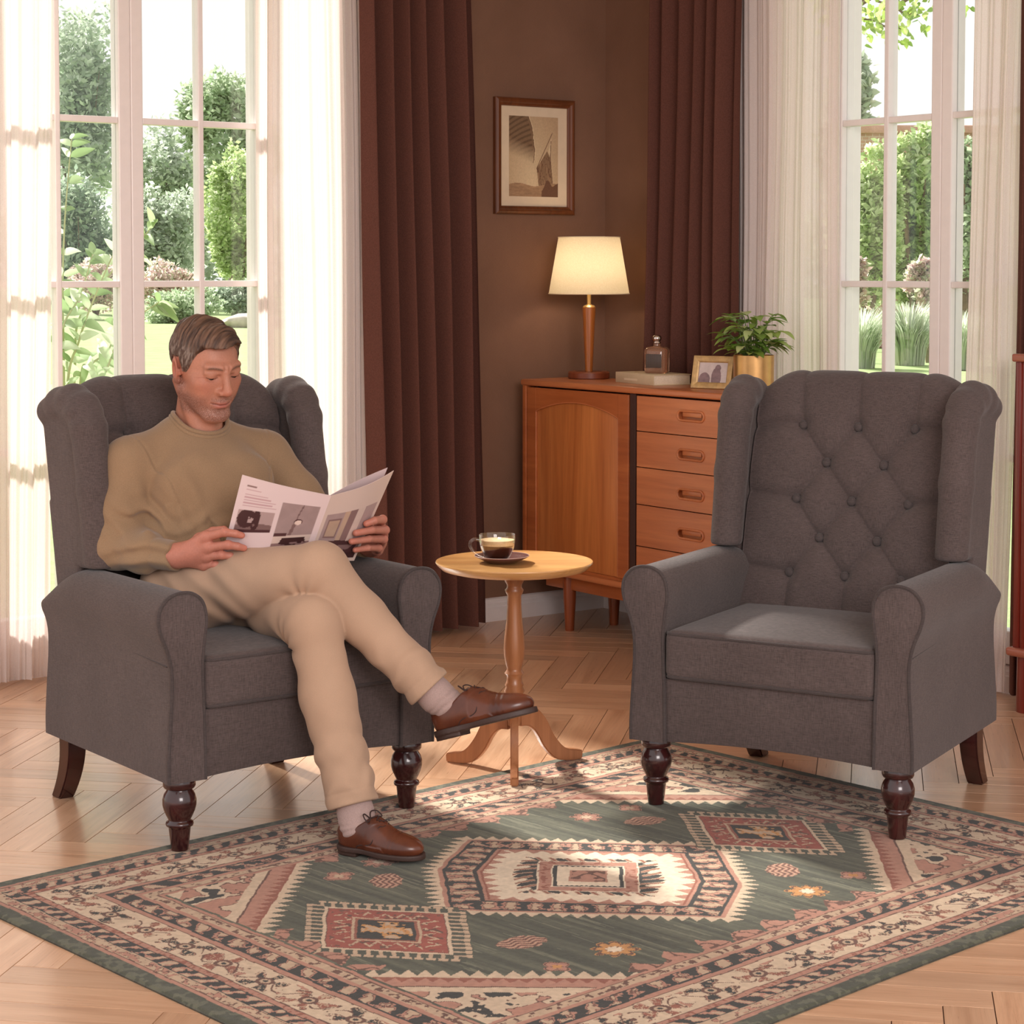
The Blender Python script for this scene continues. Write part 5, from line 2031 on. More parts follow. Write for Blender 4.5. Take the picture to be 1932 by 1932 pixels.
def sweater_sdf(P):
    d = torso_sdf(P)
    kk = 0.010 + 0.020 * sstep(0.70, 0.86, P[:, 2])
    d = smin(d, arm_sdf(P, SH_R, EL_R, CU_R), kk)
    d = smin(d, arm_sdf(P, SH_L, EL_L, CU_L), kk)
    # ribbed cuffs
    for el, cu in ((EL_R, CU_R), (EL_L, CU_L)):
        ax = (cu - el) / np.linalg.norm(cu - el)
        t = (P - cu) @ ax
        near = np.sqrt(((P - cu) ** 2).sum(1)) < 0.14
        w = np.exp(-((t + 0.052) / 0.006) ** 2) * near
        d = d + 0.0022 * w
        blous = np.exp(-((t + 0.075) / 0.018) ** 2) * near
        d = d - 0.0030 * blous
        d = np.where(near, smax(d, t, 0.004), d)
    # cloth folds: inside the right elbow, under the arm, across the belly
    bx, by, bz = P[:, 0], P[:, 1], P[:, 2]
    near = np.exp(-(np.sqrt((bx - EL_R[0] - 0.040) ** 2 + (by - EL_R[1] + 0.045) ** 2 + (bz - EL_R[2] - 0.050) ** 2) / 0.058) ** 2)
    d = d - near * 0.0075 * np.sin((bz * 0.85 - by * 0.55 + 0.25 * bx) * 2 * PI / 0.036 + 1.5 * np.sin(bx * 40))
    up = np.exp(-((bz - 0.735) / 0.07) ** 2) * np.exp(-((bx - SH_R[0] - 0.04) / 0.07) ** 2)
    d = d - up * 0.0042 * np.sin((bx * 0.95 + bz * 0.35) * 2 * PI / 0.050)
    belly = np.exp(-((bz - 0.635) / 0.065) ** 2) * np.exp(-((by + 0.06) / 0.08) ** 2)
    d = d - belly * 0.0062 * np.sin((bz + 0.16 * np.abs(bx + 0.03) + 0.02 * np.sin(bx * 30)) * 2 * PI / 0.042)
    chest = np.exp(-((bz - 0.79) / 0.06) ** 2) * np.exp(-((by + 0.03) / 0.06) ** 2)
    d = d - chest * 0.0018 * np.sin((bx * 0.8 + bz * 0.7) * 2 * PI / 0.085)
    d = d - 0.0040 * (fbm(bx * 9, by * 9, bz * 7, 21, 2) - 0.5)
    # armhole seams
    for s, sh in ((-1, SH_R), (1, SH_L)):
        nrm = v3((s * 0.92, -0.10, -0.28))
        nrm /= np.linalg.norm(nrm)
        t = (P - (sh - v3((s * 0.022, 0, 0)))) @ nrm
        fd = sstep(0.70, 0.80, bz)
        w = np.exp(-(t / 0.0028) ** 2) * fd
        d = d + 0.0022 * w - 0.0010 * np.exp(-((t - 0.006) / 0.004) ** 2) * fd
    # neck opening and hem
    ax = v3((-0.030, 0.098, 0.9)) - v3((-0.030, 0.124, 0.84))
    ax = v3((0.0, -0.34, 0.94))
    c = v3((-0.032, 0.096, 0.918))
    rel = P - c
    t = rel @ ax
    rr = np.sqrt(np.maximum((rel ** 2).sum(1) - t ** 2, 0))
    d = smax(d, -np.maximum(rr - 0.0685, -(t + 0.022)), 0.006)
    hem = bz - 0.560 - 0.25 * (by + 0.02) * (by < -0.02)
    d = smax(d, -hem, 0.01)
    return d

def pelvis_sdf(P):
    return sd_ell(P, (-0.046, 0.018, 0.528), (0.168, 0.132, 0.092))

def leg_tube(P, hip, kn, an, rs):
    m = hip * 0.5 + kn * 0.5
    d = sd_cap(P, hip, m, rs[0], rs[1])
    d = smin(d, sd_cap(P, m, kn, rs[1], rs[2]), 0.03)
    ax = (an - kn) / np.linalg.norm(an - kn)
    calf = kn * 0.62 + an * 0.38 + v3((0, 0.010, -0.004))
    e = sd_cap(P, kn, calf, rs[2] * 0.98, rs[3])
    end = an + ax * 0.03
    e = smin(e, sd_cap(P, calf, end, rs[3], rs[4]), 0.03)
    return smin(d, e, 0.03)

def leg_folds(P, kn, hip, an, d, seed):
    up = (hip - kn) / np.linalg.norm(hip - kn)
    dn = (an - kn) / np.linalg.norm(an - kn)
    inner = (up + dn)
    inner /= np.linalg.norm(inner) + 1e-9
    pole = kn + inner * 0.074
    r = np.sqrt(((P - pole) ** 2).sum(1))
    w = np.exp(-(r / 0.070) ** 2) * sstep(0.0, 0.030, r)
    ang = np.arctan2((P - pole) @ up, (P - pole) @ dn)
    d = d - w * 0.0085 * np.sin(ang * 9 + seed + 3 * fbm(P[:, 0] * 12, P[:, 1] * 12, P[:, 2] * 12, seed, 2))
    # long shallow drag folds on the shin and at the hem
    t = (P - kn) @ dn
    L = np.linalg.norm(an - kn)
    lo = sstep(0.30, 0.75, t / L) * sstep(1.0, 0.86, t / L)
    d = d - 0.0036 * lo * np.sin(t * 2 * PI / 0.085 + 5 * fbm(P[:, 0] * 14, P[:, 1] * 14, P[:, 2] * 8, seed + 3, 2) * 2)
    tu = (P - kn) @ up
    hi = sstep(0.25, 0.85, tu / np.linalg.norm(hip - kn)) * (t < 0.05)
    d = d - 0.0052 * hi * np.sin((P[:, 0] * 0.7 - P[:, 1] * 0.5 + P[:, 2]) * 2 * PI / 0.06 + 4 * fbm(P[:, 0] * 10, P[:, 1] * 10, P[:, 2] * 10, seed + 5, 2))
    return d

def trousers_sdf(P):
    out = pelvis_sdf(P)
    legs = None
    for hip, kn, an, rs, sd in ((HIP_R, KN_R, AN_R, (0.088, 0.078, 0.0605, 0.0545, 0.0535), 31), (HIP_L, KN_L, AN_L, (0.088, 0.077, 0.0610, 0.0590, 0.0575), 47)):
        d = leg_tube(P, hip, kn, an, rs)
        d = leg_folds(P, kn, hip, an, d, sd)
        ax = (an - kn) / np.linalg.norm(an - kn)
        hem = an - ax * 0.022
        # soft front crease running down to the hem
        t = (P - hem) @ ax
        near = np.sqrt(((P - hem) ** 2).sum(1)) < 0.13
        d = d + 0.0016 * np.exp(-((t + 0.030) / 0.0028) ** 2) * near       # hem stitching
        d = np.where(near, smax(d, t, 0.003), d)
        hollow = sd_cap(P, hem - ax * 0.010, hem + ax * 0.06, rs[4] - 0.0150)
        d = smax(d, -hollow, 0.002)
        legs = d if legs is None else smin(legs, d, 0.006)
        out = smin(out, sd_cap(P, hip, hip * 0.75 + kn * 0.25, rs[0], rs[0]), 0.035)
    out = smax(out, P[:, 2] - 0.625, 0.01)
    d = smin(out, legs, 0.02)
    # cloth pulled from hip to crossed knee
    d = d - 0.0030 * (fbm(P[:, 0] * 8, P[:, 1] * 8, P[:, 2] * 8, 77, 2) - 0.5)
    return d

def cloth_mat(name, col, var=0.10, rough=0.9, fine=700, sheen=0.1, bump=0.15):
    t = NT(name)
    n = t.noise(t.coord('Object', (fine, fine, fine)), 1.0, 2)
    n2 = t.noise(t.coord(), 7.0, 3)
    r = t.ramp(n, 'Fac', [(0.3, tuple(c * (1 - var) for c in col[:3])), (0.7, tuple(c * (1 + var) for c in col[:3]))])
    r2 = t.ramp(n2, 'Fac', [(0.3, (0.94,) * 3), (0.7, (1.05,) * 3)])
    m = t.mix(r, 'Color', r2, 'Color', 1.0, 'MULTIPLY')
    t.t.links.new(m.outputs[2], t.p.inputs['Base Color'])
    t.set(Roughness=rough)
    t.p.inputs['Specular IOR Level'].default_value = 0.15
    t.p.inputs['Sheen Weight'].default_value = sheen
    t.bump(n, 'Fac', bump, 0.0006)
    return t.m
M_KNIT = cloth_mat('olive_brown_knit', lin(142, 116, 90), 0.10, fine=520, bump=0.3, sheen=0.2)
M_CHINO = cloth_mat('beige_chino', lin(176, 146, 123), 0.05, fine=800)
M_SOCK = cloth_mat('mauve_grey_sock', lin(166, 142, 136), 0.10, fine=420, bump=0.3)
M_LEATHER = NT('tan_leather')
_n = M_LEATHER.noise(M_LEATHER.coord(), 14, 4)
_r = M_LEATHER.ramp(_n, 'Fac', [(0.3, lin(72, 34, 22)), (0.7, lin(102, 53, 33))])
M_LEATHER.link(_r, 'Color', M_LEATHER.p, 'Base Color')
M_LEATHER.set(Roughness=0.27)
M_LEATHER.bump(M_LEATHER.noise(M_LEATHER.coord(), 420, 2), 'Fac', 0.05, 0.0006)
M_LEATHER = M_LEATHER.m
M_SOLE = plain('dark_sole', lin(58, 38, 32), 0.55)
M_LACE = plain('dark_lace', lin(48, 28, 26), 0.7)

def skin_mat():
    t = NT('skin')
    a = t.new('ShaderNodeAttribute', attribute_name='col')
    n = t.noise(t.coord('Object', (260, 260, 260)), 1.0, 3)
    r = t.ramp(n, 'Fac', [(0.3, (0.93, 0.93, 0.93)), (0.7, (1.05, 1.05, 1.05))])
    m = t.mix(a, 'Color', r, 'Color', 1.0, 'MULTIPLY')
    # stubble: short grey and brown hairs
    bd = t.new('ShaderNodeAttribute', attribute_name='beard')
    hs = t.noise(t.coord('Object', (900, 900, 420)), 1.0, 2, 0.7)
    hc = t.ramp(hs, 'Fac', [(0.38, lin(70, 50, 44)), (0.55, lin(120, 92, 82)), (0.68, lin(196, 178, 168))])
    hk = t.ramp(hs, 'Fac', [(0.40, (0.95,) * 3), (0.52, (0.40,) * 3), (0.62, (0.95,) * 3)])
    wm = t.new('ShaderNodeMath', operation='MULTIPLY')
    t.link(bd, 'Fac', wm, 0)
    t.link(hk, 'Color', wm, 1)
    wm2 = t.new('ShaderNodeMath', operation='MULTIPLY')
    t.link(wm, 'Value', wm2, 0)
    wm2.inputs[1].default_value = 0.78
    mb_ = t.mix(m, 2, hc, 'Color', 0.5, 'MIX', (wm2, 'Value'))
    t.t.links.new(mb_.outputs[2], t.p.inputs['Base Color'])
    t.set(Roughness=0.48)
    t.p.inputs['Specular IOR Level'].default_value = 0.35
    t.p.inputs['Subsurface Weight'].default_value = 0.18
    t.p.inputs['Subsurface Radius'].default_value = (0.012, 0.005, 0.003)
    t.p.inputs['Subsurface Scale'].default_value = 0.6
    t.bump(n, 'Fac', 0.12, 0.0006)
    return t.m

BEARD = []
def skin_colors(P):
    """albedo of bare skin: complexion, lips, stubble"""
    q = to_head(P)
    n = len(P)
    base = np.array(lin(176, 121, 99)[:3])
    red = np.array(lin(174, 98, 82)[:3])
    col = np.tile(base, (n, 1))
    f = fbm(P[:, 0] * 60, P[:, 1] * 60, P[:, 2] * 60, 3, 3)
    col *= (0.94 + 0.12 * f)[:, None]
    head = (np.abs(q) < np.array((0.10, 0.14, 0.13))).all(1) & (q[:, 2] > -0.125)
    def blend(c, w):
        w = np.clip(w, 0, 1)[:, None]
        col[:] = col * (1 - w) + np.asarray(c) * w
    x, y, z = q[:, 0], q[:, 1], q[:, 2]
    g = lambda c, r: np.exp(-(((q - np.array(c)) / np.array(r)) ** 2).sum(1)) * head
    for s in (-1, 1):
        blend(red, 0.45 * g((s * 0.045, -0.06, -0.02), (0.02, 0.03, 0.02)))
        blend(red * 0.95, 0.6 * g((s * 0.08, 0.015, -0.002), (0.02, 0.03, 0.035)))
        blend(np.array(lin(150, 96, 82)[:3]), 0.5 * g((s * 0.0325, -0.085, -0.004), (0.016, 0.02, 0.006)))
        # lash line
        zz = 0.0028 + 10.0 * (x - s * 0.0325) ** 2
        lash = np.exp(-((z - zz) / 0.0011) ** 2) * (np.abs(x - s * 0.033) < 0.0145) * (y < -0.06) * head
        blend(np.array(lin(52, 34, 30)[:3]), 0.8 * lash)
        fb = (np.abs(x) - 0.0125) / 0.0360
        zb = 0.0235 + 0.0075 * np.sin(PI * (0.12 + 0.62 * fb)) - 0.002 * fb
        brow = np.exp(-((z - zb) / 0.0036) ** 2) * sstep(-0.08, 0.10, fb) * sstep(1.12, 0.85, fb) * (y < -0.05) * head
        blend(np.array(lin(98, 68, 56)[:3]), 0.36 * brow)
        # faint furrows on the brow and by the eye
        crow = np.exp(-((z - 0.004 + 0.35 * (np.abs(x) - 0.05)) / 0.0012) ** 2) * sstep(0.046, 0.050, np.abs(x)) * sstep(0.066, 0.058, np.abs(x)) * (y < -0.03) * head
        blend(red * 0.7, 0.3 * crow)
    blend(red, 0.5 * g((0, -0.108, -0.03), (0.014, 0.02, 0.012)))
    # stubble beard
    jaw = sstep(-0.036, -0.062, z) * sstep(0.030, 0.000, y) * head * (y < 0.03)
    jaw = np.maximum(jaw, sstep(-0.012, -0.030, z) * np.exp(-((y - 0.0) / 0.018) ** 2) * (np.abs(x) > 0.05) * head)
    mous = np.exp(-((z + 0.0530) / 0.0055) ** 2) * (np.abs(x) < 0.030) * (y < -0.07) * head * (np.abs(x) > 0.003)
    cheek = np.exp(-(((np.abs(x) - 0.032) / 0.014) ** 2 + ((z + 0.060) / 0.013) ** 2)) * (y < -0.05)
    below = sstep(-0.118, -0.100, z)
    lips = np.exp(-(((x) / 0.024) ** 4 + ((z + 0.0655) / 0.0085) ** 4)) * (y < -0.075) * head
    w = np.maximum(jaw * (1 - 0.75 * cheek) * below, 0.85 * mous) * (1 - lips)
    sp = fbm(P[:, 0] * 520, P[:, 1] * 520, P[:, 2] * 520, 9, 1)
    beard = np.where(sp[:, None] > 0.52, np.array(lin(150, 128, 118)[:3]), np.array(lin(104, 76, 66)[:3]))
    blend(red * 0.85, 0.35 * w)
    BEARD.append(w)
    blend(np.array(lin(166, 94, 84)[:3]), 0.75 * lips)
    mouth = np.exp(-((z + 0.0642 - 3.2 * x * x) / 0.0012) ** 2) * (np.abs(x) < 0.026) * (y < -0.07) * head
    blend(np.array(lin(92, 44, 40)[:3]), 0.8 * mouth)
    # shaved temples tint under the hair edge
    return np.clip(col, 0, 1)

def hand_colors(P):
    base = np.array(lin(180, 118, 100)[:3])
    f = fbm(P[:, 0] * 70, P[:, 1] * 70, P[:, 2] * 70, 5, 3)
    col = base * (0.92 + 0.16 * f)[:, None]
    for H in (HAND_R, HAND_L):
        for k in ('index', 'middle', 'ring', 'little', 'thumb'):
            for i, w in ((1, 0.35), (3, 0.45)):
                d = np.sqrt(((P - v3(H[k][i])) ** 2).sum(1))
                a = (w * np.exp(-(d / 0.010) ** 2))[:, None]
                col = col * (1 - a) + np.array(lin(206, 116, 98)[:3]) * a
    return np.clip(col, 0, 1)

def build_person():
    rootz = 0.0
    Vs, Fs, Cs = [], [], []
    def addpart(V, F, C):
        n = sum(len(v) for v in Vs)
        Vs.append(V)
        Fs.append(F + n)
        Cs.append(C)
    lo = from_head((0, 0, 0)) - np.array((0.13, 0.15, 0.235))
    hi = from_head((0, 0, 0)) + np.array((0.13, 0.15, 0.145))
    V, F = surface(skin_head, lo, hi, 0.00165)
    V = relax(V, F, 1, 0.4)
    addpart(V, F, skin_colors(V))
    for H, el, cu in ((HAND_R, EL_R, CU_R), (HAND_L, EL_L, CU_L)):
        w = v3(H['wrist'])
        arm = w + (el - w) / np.linalg.norm(el - w) * 0.07
        pts = np.concatenate([np.array([w, arm])] + [np.array(H[k]) for k in ('index', 'middle', 'ring', 'little', 'thumb')])
        V, F = surface(lambda P, H=H, a=arm: hand_sdf(P, H, a), pts.min(0) - 0.035, pts.max(0) + 0.035, 0.0015)
        V = relax(V, F, 1, 0.4)
        addpart(V, F, hand_colors(V))
    # the body inside the clothes
    def core(P):
        d = torso_sdf(P) + 0.014
        d = smin(d, arm_sdf(P, SH_R, EL_R, v3(HAND_R['wrist'])) + 0.016, 0.02)
        d = smin(d, arm_sdf(P, SH_L, EL_L, v3(HAND_L['wrist'])) + 0.016, 0.02)
        d = smin(d, pelvis_sdf(P) + 0.014, 0.03)
        d = smin(d, sd_path(P, [HIP_R, KN_R, AN_R], [0.062, 0.044, 0.030], 0.02), 0.02)
        d = smin(d, sd_path(P, [HIP_L, KN_L, AN_L], [0.062, 0.044, 0.030], 0.02), 0.02)
        d = smin(d, sd_cap(P, NECK_A, NECK_B, 0.045, 0.05), 0.02)
        return d
    V, F = surface(core, (-0.36, -0.64, 0.04), (0.40, 0.24, 0.96), 0.010)
    addpart(V, F, np.tile(np.array(lin(206, 146, 118)[:3]), (len(V), 1)))
    me = mesh_np('person', np.concatenate(Vs), np.concatenate(Fs))
    set_color(me, 'col', np.concatenate(Cs))
    bw = np.zeros(len(me.vertices))
    bw[:len(BEARD[0])] = BEARD[0]
    set_color(me, 'beard', np.repeat(bw[:, None], 3, 1))
    p = obj('person', me, skin_mat())
    p.matrix_world = PM
    tag(p, 'man in olive-brown sweater and beige trousers sitting cross-legged in the left armchair, reading a magazine', 'person')

    # ---- clothes
    sw = soft('sweater', sweater_sdf, (-0.36, -0.20, 0.50), (0.40, 0.24, 0.985), 0.0032, M_KNIT, p, 1)
    col = MB()
    ax = v3((0.0, -0.34, 0.94))
    ax /= np.linalg.norm(ax)
    c = v3((-0.032, 0.096, 0.918))
    e1 = v3((1, 0, 0))
    e2 = np.cross(ax, e1)
    ring = []
    for i in range(48):
        a = 2 * PI * i / 48
        dirv = e1 * math.cos(a) + e2 * math.sin(a)
        # slide along the neck axis until it sits on the sweater's surface
        ts = np.linspace(0.06, -0.07, 66)
        pts = c + dirv * 0.0715 + ts[:, None] * ax
        d = torso_sdf(pts)
        k = int(np.argmax(d < 0.002)) if (d < 0.002).any() else len(ts) - 1
        ring.append(pts[k])
    ring = np.array(ring)
    for _ in range(4):
        ring = (np.roll(ring, 1, 0) + 2 * ring + np.roll(ring, -1, 0)) / 4
    for off, r in ((0.0, 0.0062), (0.0, 0.0)):
        if r:
            col.tube([tuple(q - ax * 0.003) for q in ring], r, 10, closed=True)
    up = [tuple(q + ax * 0.0060 + (c - q - ((c - q) @ ax) * ax) * 0.045) for q in ring]
    col.tube(up, 0.0058, 10, closed=True)
    col.build('collar', M_KNIT, sw)
    tr = soft('trousers', trousers_sdf, (-0.25, -0.68, 0.06), (0.31, 0.20, 0.72), 0.0034, M_CHINO, p, 1)

    # ---- socks and shoes; shoe axes: x towards the toe, z up
    def frame(heel, toe, up):
        x = v3(toe) - v3(heel)
        x /= np.linalg.norm(x)
        y = np.cross(v3(up), x)
        y /= np.linalg.norm(y)
        z = np.cross(x, y)
        return np.stack([x, y, z], 1), v3(heel)
    def upper(q):
        d = sd_ell(q, (0.036, 0, 0.044), (0.0365, 0.0285, 0.046))
        d = smin(d, sd_ell(q, (0.080, 0, 0.046), (0.050, 0.0335, 0.041)), 0.02)
        d = smin(d, sd_ell(q, (0.148, 0.002, 0.030), (0.066, 0.0395, 0.029)), 0.03)
        d = smin(d, sd_cap(q, (0.075, 0, 0.070), (0.150, 0, 0.036), 0.020, 0.016), 0.02)
        # creases across the vamp
        d = d + 0.0004 * np.exp(-((q[:, 0] - 0.150) / 0.014) ** 2) * np.sin(q[:, 0] * 2 * PI / 0.011 + 8 * q[:, 1])
        # step where the lacing flaps lie over the vamp
        flap = sstep(0.0012, -0.0012, q[:, 0] - 0.128 + 1.1 * np.abs(q[:, 1]) * (q[:, 2] > 0.03) - 0.9 * np.maximum(0.032 - q[:, 2], 0))
        d = d - 0.0016 * flap
        slit = (np.abs(q[:, 1]) < 0.0028) & (q[:, 0] > 0.066) & (q[:, 0] < 0.122)
        d = d + 0.0022 * slit
        d = smax(d, 0.0165 - q[:, 2], 0.004)
        collar = q[:, 2] - np.interp(q[:, 0], [-0.01, 0.0, 0.030, 0.055, 0.085, 0.10, 0.2], [0.081, 0.079, 0.062, 0.064, 0.084, 0.09, 0.11])
        d = smax(d, collar, 0.004)
        return d
    def sole(q):
        out = sd_ell(q * np.array((1, 1, 0)) , (0.148, 0.002, 0), (0.0690, 0.0425, 1.0))
        a = smin(out, sd_ell(q * np.array((1, 1, 0)), (0.036, 0, 0), (0.0385, 0.0310, 1.0)), 0.02)
        a = smin(a, sd_cap(q * np.array((1, 1, 0)), (0.04, 0, 0), (0.13, 0.002, 0), 0.0255, 0.035), 0.02)
        welt = np.maximum(a, np.abs(q[:, 2] - 0.0145) - 0.0052)
        spring = 0.0
        heel = np.maximum(np.maximum(a + 0.002, q[:, 0] - 0.060), np.abs(q[:, 2] - 0.0065) - 0.0062)
        return np.minimum(welt, heel) - 0.0006
    for name, heel, toe, upv, an, kn, size in (
            ('right', (0.2185, -0.5665, 0.2285), (0.3570, -0.7530, 0.3000), (0.18, -0.02, 0.95), AN_R, KN_R, 1.14),
            ('left', (-0.022, -0.528, 0.0090), (0.062, -0.716, 0.0090), (0, 0, 1), AN_L, KN_L, 1.0)):
        R, O = frame(heel, toe, upv)
        R = R * size
        def placed(name_, fn, mat, parent, h, lo, hi, it=1):
            V, F = surface(fn, lo, hi, h)
            V = relax(V, F, it, 0.5)
            # a bent ball of the foot lifts the toe a little
            return obj(name_, mesh_np(name_, V @ R.T + O, F), mat, parent)
        sh = placed('shoe', upper, M_LEATHER, p, 0.0017, (-0.012, -0.05, 0.004), (0.225, 0.05, 0.10), 1)
        placed('sole', sole, M_SOLE, sh, 0.0019, (-0.012, -0.055, -0.006), (0.228, 0.055, 0.028), 1)
        # laces: four crossings and a bow
        b = MB()
        def surf(x, y):
            zs = np.linspace(0.10, 0.02, 81)
            q = np.stack([np.full(81, x), np.full(81, y), zs], 1)
            d = upper(q)
            k = int(np.argmax(d < 0))
            return zs[k]
        for i, x in enumerate((0.076, 0.089, 0.102, 0.114)):
            ww = 0.0135 - 0.0008 * i
            pts = []
            for f in np.linspace(-1, 1, 9):
                y = ww * f
                xx = x + 0.004 * f * (1 if i % 2 else -1)
                pts.append((xx, y, surf(xx, y) + 0.0012))
            b.tube([tuple(R @ v3(q) + O) for q in pts], 0.0017, 6)
        zt = surf(0.080, 0) + 0.002
        for s in (-1, 1):
            loop = catmull([(0.081, 0, zt), (0.074, s * 0.012, zt + 0.012), (0.080, s * 0.027, zt + 0.012), (0.092, s * 0.030, zt + 0.001), (0.090, s * 0.012, zt + 0.003), (0.081, 0, zt)], 5)
            b.tube([tuple(R @ v3(q) + O) for q in loop], 0.0015, 6)
            tail = catmull([(0.081, 0, zt), (0.092, s * 0.008, zt + 0.005), (0.106, s * 0.016, zt - 0.004), (0.116, s * 0.024, zt - 0.018)], 5)
            b.tube([tuple(R @ v3(q) + O) for q in tail], 0.0014, 6)
        b.build('laces', M_LACE, sh)
        # stitched edge of the lacing flaps
        b = MB()
        for s in (-1, 1):
            pts = [(0.1245, s * 0.006, surf(0.1245, s * 0.006)), (0.122, s * 0.013, surf(0.122, s * 0.013)), (0.115, s * 0.020, surf(0.115, s * 0.020))]
            for x, z in ((0.108, 0.043), (0.101, 0.035), (0.091, 0.032), (0.078, 0.031), (0.066, 0.026), (0.060, 0.019)):
                ys = np.linspace(0.06, 0.0, 121)
                d = upper(np.stack([np.full(121, x), s * ys, np.full(121, z)], 1))
                pts.append((x, s * ys[int(np.argmax(d < 0))], z))
            b.tube([tuple(R @ v3(q) + O) for q in catmull(pts, 4)], 0.0012, 5)
        b.build('seam', M_LACE, sh)
        # sock
        ank = R @ v3((0.045, 0, 0.058)) + O
        ax = (an - kn) / np.linalg.norm(an - kn)
        top = an - ax * 0.07
        def sock(P, ank=ank, top=top, an=an):
            d = sd_path(P, [top, an, ank], [0.041, 0.037, 0.033], 0.02)
            d = smin(d, sd_cap(P, ank, R @ v3((0.085, 0, 0.050)) + O, 0.030, 0.024), 0.02)
            t = (P - an) @ ax
            return d - 0.0012 * np.sin(t * 2 * PI / 0.014 + 6 * fbm(P[:, 0] * 30, P[:, 1] * 30, P[:, 2] * 30, 4, 2)) * sstep(-0.01, 0.03, t)
        box = np.array([top, an, ank, R @ v3((0.085, 0, 0.05)) + O])
        soft('sock', sock, box.min(0) - 0.05, box.max(0) + 0.05, 0.0028, M_SOCK, p, 1)

    # ---- hair: short back and sides, longer top combed across
    def hair(P):
        q = to_head(P)
        x, y, z = q[:, 0], q[:, 1], q[:, 2]
        sk = sd_ell(q, (0, 0.018, 0.033), (0.0750, 0.093, 0.0785))
        sk = smin(sk, sd_ell(q, (0, -0.020, -0.022), (0.0605, 0.068, 0.082)), 0.03)
        top = sstep(0.052, 0.092, z - 0.12 * y)
        front = sstep(0.0, -0.08, y)
        th = 0.0028 + 0.0056 * top + 0.0105 * top * front + 0.0022 * sstep(-0.02, 0.05, z)
        # quiff rises on the subject's right and rolls over to his left
        th = th + 0.0040 * top * front * np.sin(x * 34 + 1.0)
        flow = x * 0.86 + y * 0.50
        cross = -x * 0.50 + y * 0.86
        st = fbm(cross * 210 + 2.0 * np.sin(flow * 26), flow * 16, z * 30, 5, 3) - 0.5
        lock = fbm(cross * 62 + 1.6 * np.sin(flow * 24 + 1), flow * 9, z * 10, 6, 2) - 0.5
        th = th + top * (0.0095 * st + 0.0105 * lock)
        side = 1 - top
        th = th + side * 0.0030 * (fbm(x * 120, y * 300, z * 90 + y * 60, 8, 2) - 0.5)
        d = sk - th
        zmin = np.interp(y, [-0.11, -0.070, -0.052, -0.040, -0.028, -0.018, -0.006, 0.000, 0.008, 0.038, 0.050, 0.075, 0.12],
                         [0.080, 0.080, 0.074, 0.052, 0.016, 0.000, -0.003, 0.014, 0.030, 0.024, -0.022, -0.055, -0.060])
        zmin = zmin + 0.006 * (fbm(x * 90, y * 90, 0, 11, 2) - 0.5) + 0.004 * np.sin(x * 60) * (y < -0.05)
        return smax(d, zmin - z, 0.006) * HS
    V, F = surface(hair, from_head((0, 0.02, 0.03)) - 0.15, from_head((0, 0.02, 0.03)) + 0.15, 0.0017)
    V = relax(V, F, 1, 0.3)
    q = to_head(V)
    flow = q[:, 0] * 0.86 + q[:, 1] * 0.50
    cross = -q[:, 0] * 0.50 + q[:, 1] * 0.86
    st = fbm(cross * 260 + 2.0 * np.sin(flow * 26), flow * 18, q[:, 2] * 30, 5, 3)
    grey = fbm(q[:, 0] * 300, q[:, 1] * 300, q[:, 2] * 120, 15, 2)
    top = sstep(0.045, 0.085, q[:, 2] - 0.12 * q[:, 1])[:, None]
    dk, md, lt, gr = (np.array(lin(*c)[:3]) for c in ((52, 36, 30), (92, 66, 52), (142, 110, 90), (134, 118, 108)))
    w = np.clip((st - 0.28) * 2.2, 0, 1)[:, None]
    ct = dk * (1 - w) + (md * 0.55 + lt * 0.45) * w
    g = np.clip((grey - 0.40) * 3.0, 0, 1)[:, None]
    cs = (dk * 0.5 + md * 0.5) * (1 - g) + gr * g
    me = mesh_np('hair', V, F)
    set_color(me, 'col', ct * top + cs * (1 - top))
    hm = attr_mat('brown_grey_hair', 'col', 0.5, 0.35, bump=0.3, bscale=900)
    obj('hair', me, hm, p)
    # eyebrows lie on the brow ridge
    for s in (-1, 1):
        b = MB()
        pts, rs = [], []
        for f in np.linspace(0, 1, 9):
            x = s * (0.0125 + 0.0360 * f)
            z = 0.0235 + 0.0075 * math.sin(PI * (0.12 + 0.62 * f)) - 0.002 * f
            ys = np.linspace(-0.12, -0.03, 181)
            d = head_sdf(np.stack([np.full(181, x), ys, np.full(181, z)], 1))
            y = ys[int(np.argmax(d < 0))]
            pts.append(tuple(from_head((x, y + 0.0004, z))))
            rs.append(0.0016 * math.sin(PI * (0.12 + 0.80 * f)) + 0.0003)
        b.tube(pts, rs, 8)
        b.build('eyebrow', plain('brown_eyebrow', lin(112, 80, 64), 0.8, noise=0.5, scale=700), p)
        # eyeball looking down at the page
        V, F = [], []
        n, m = 20, 14
        g = np.array((0, -0.86, -0.50))
        e = MB().lathe([(0.0119 * math.sin(PI * i / m), -0.0119 * math.cos(PI * i / m)) for i in range(m + 1)], n)
        V = np.array(e.v)
        C = np.tile(np.array(lin(150, 124, 114)[:3]), (len(V), 1))
        ca = (V / 0.0119) @ g
        C[ca > 0.80] = np.array(lin(70, 58, 52)[:3])
        C[ca > 0.955] = np.array(lin(16, 12, 12)[:3])
        me = mesh_np('eye', from_head(V + np.array((s * 0.0325, -0.0697, 0.0060))), e.f)
        set_color(me, 'col', C)
        obj('eye', me, attr_mat('eye_surface', 'col', 0.5, 0.2), p)
    # fingernails
    return p
MAN = build_person()

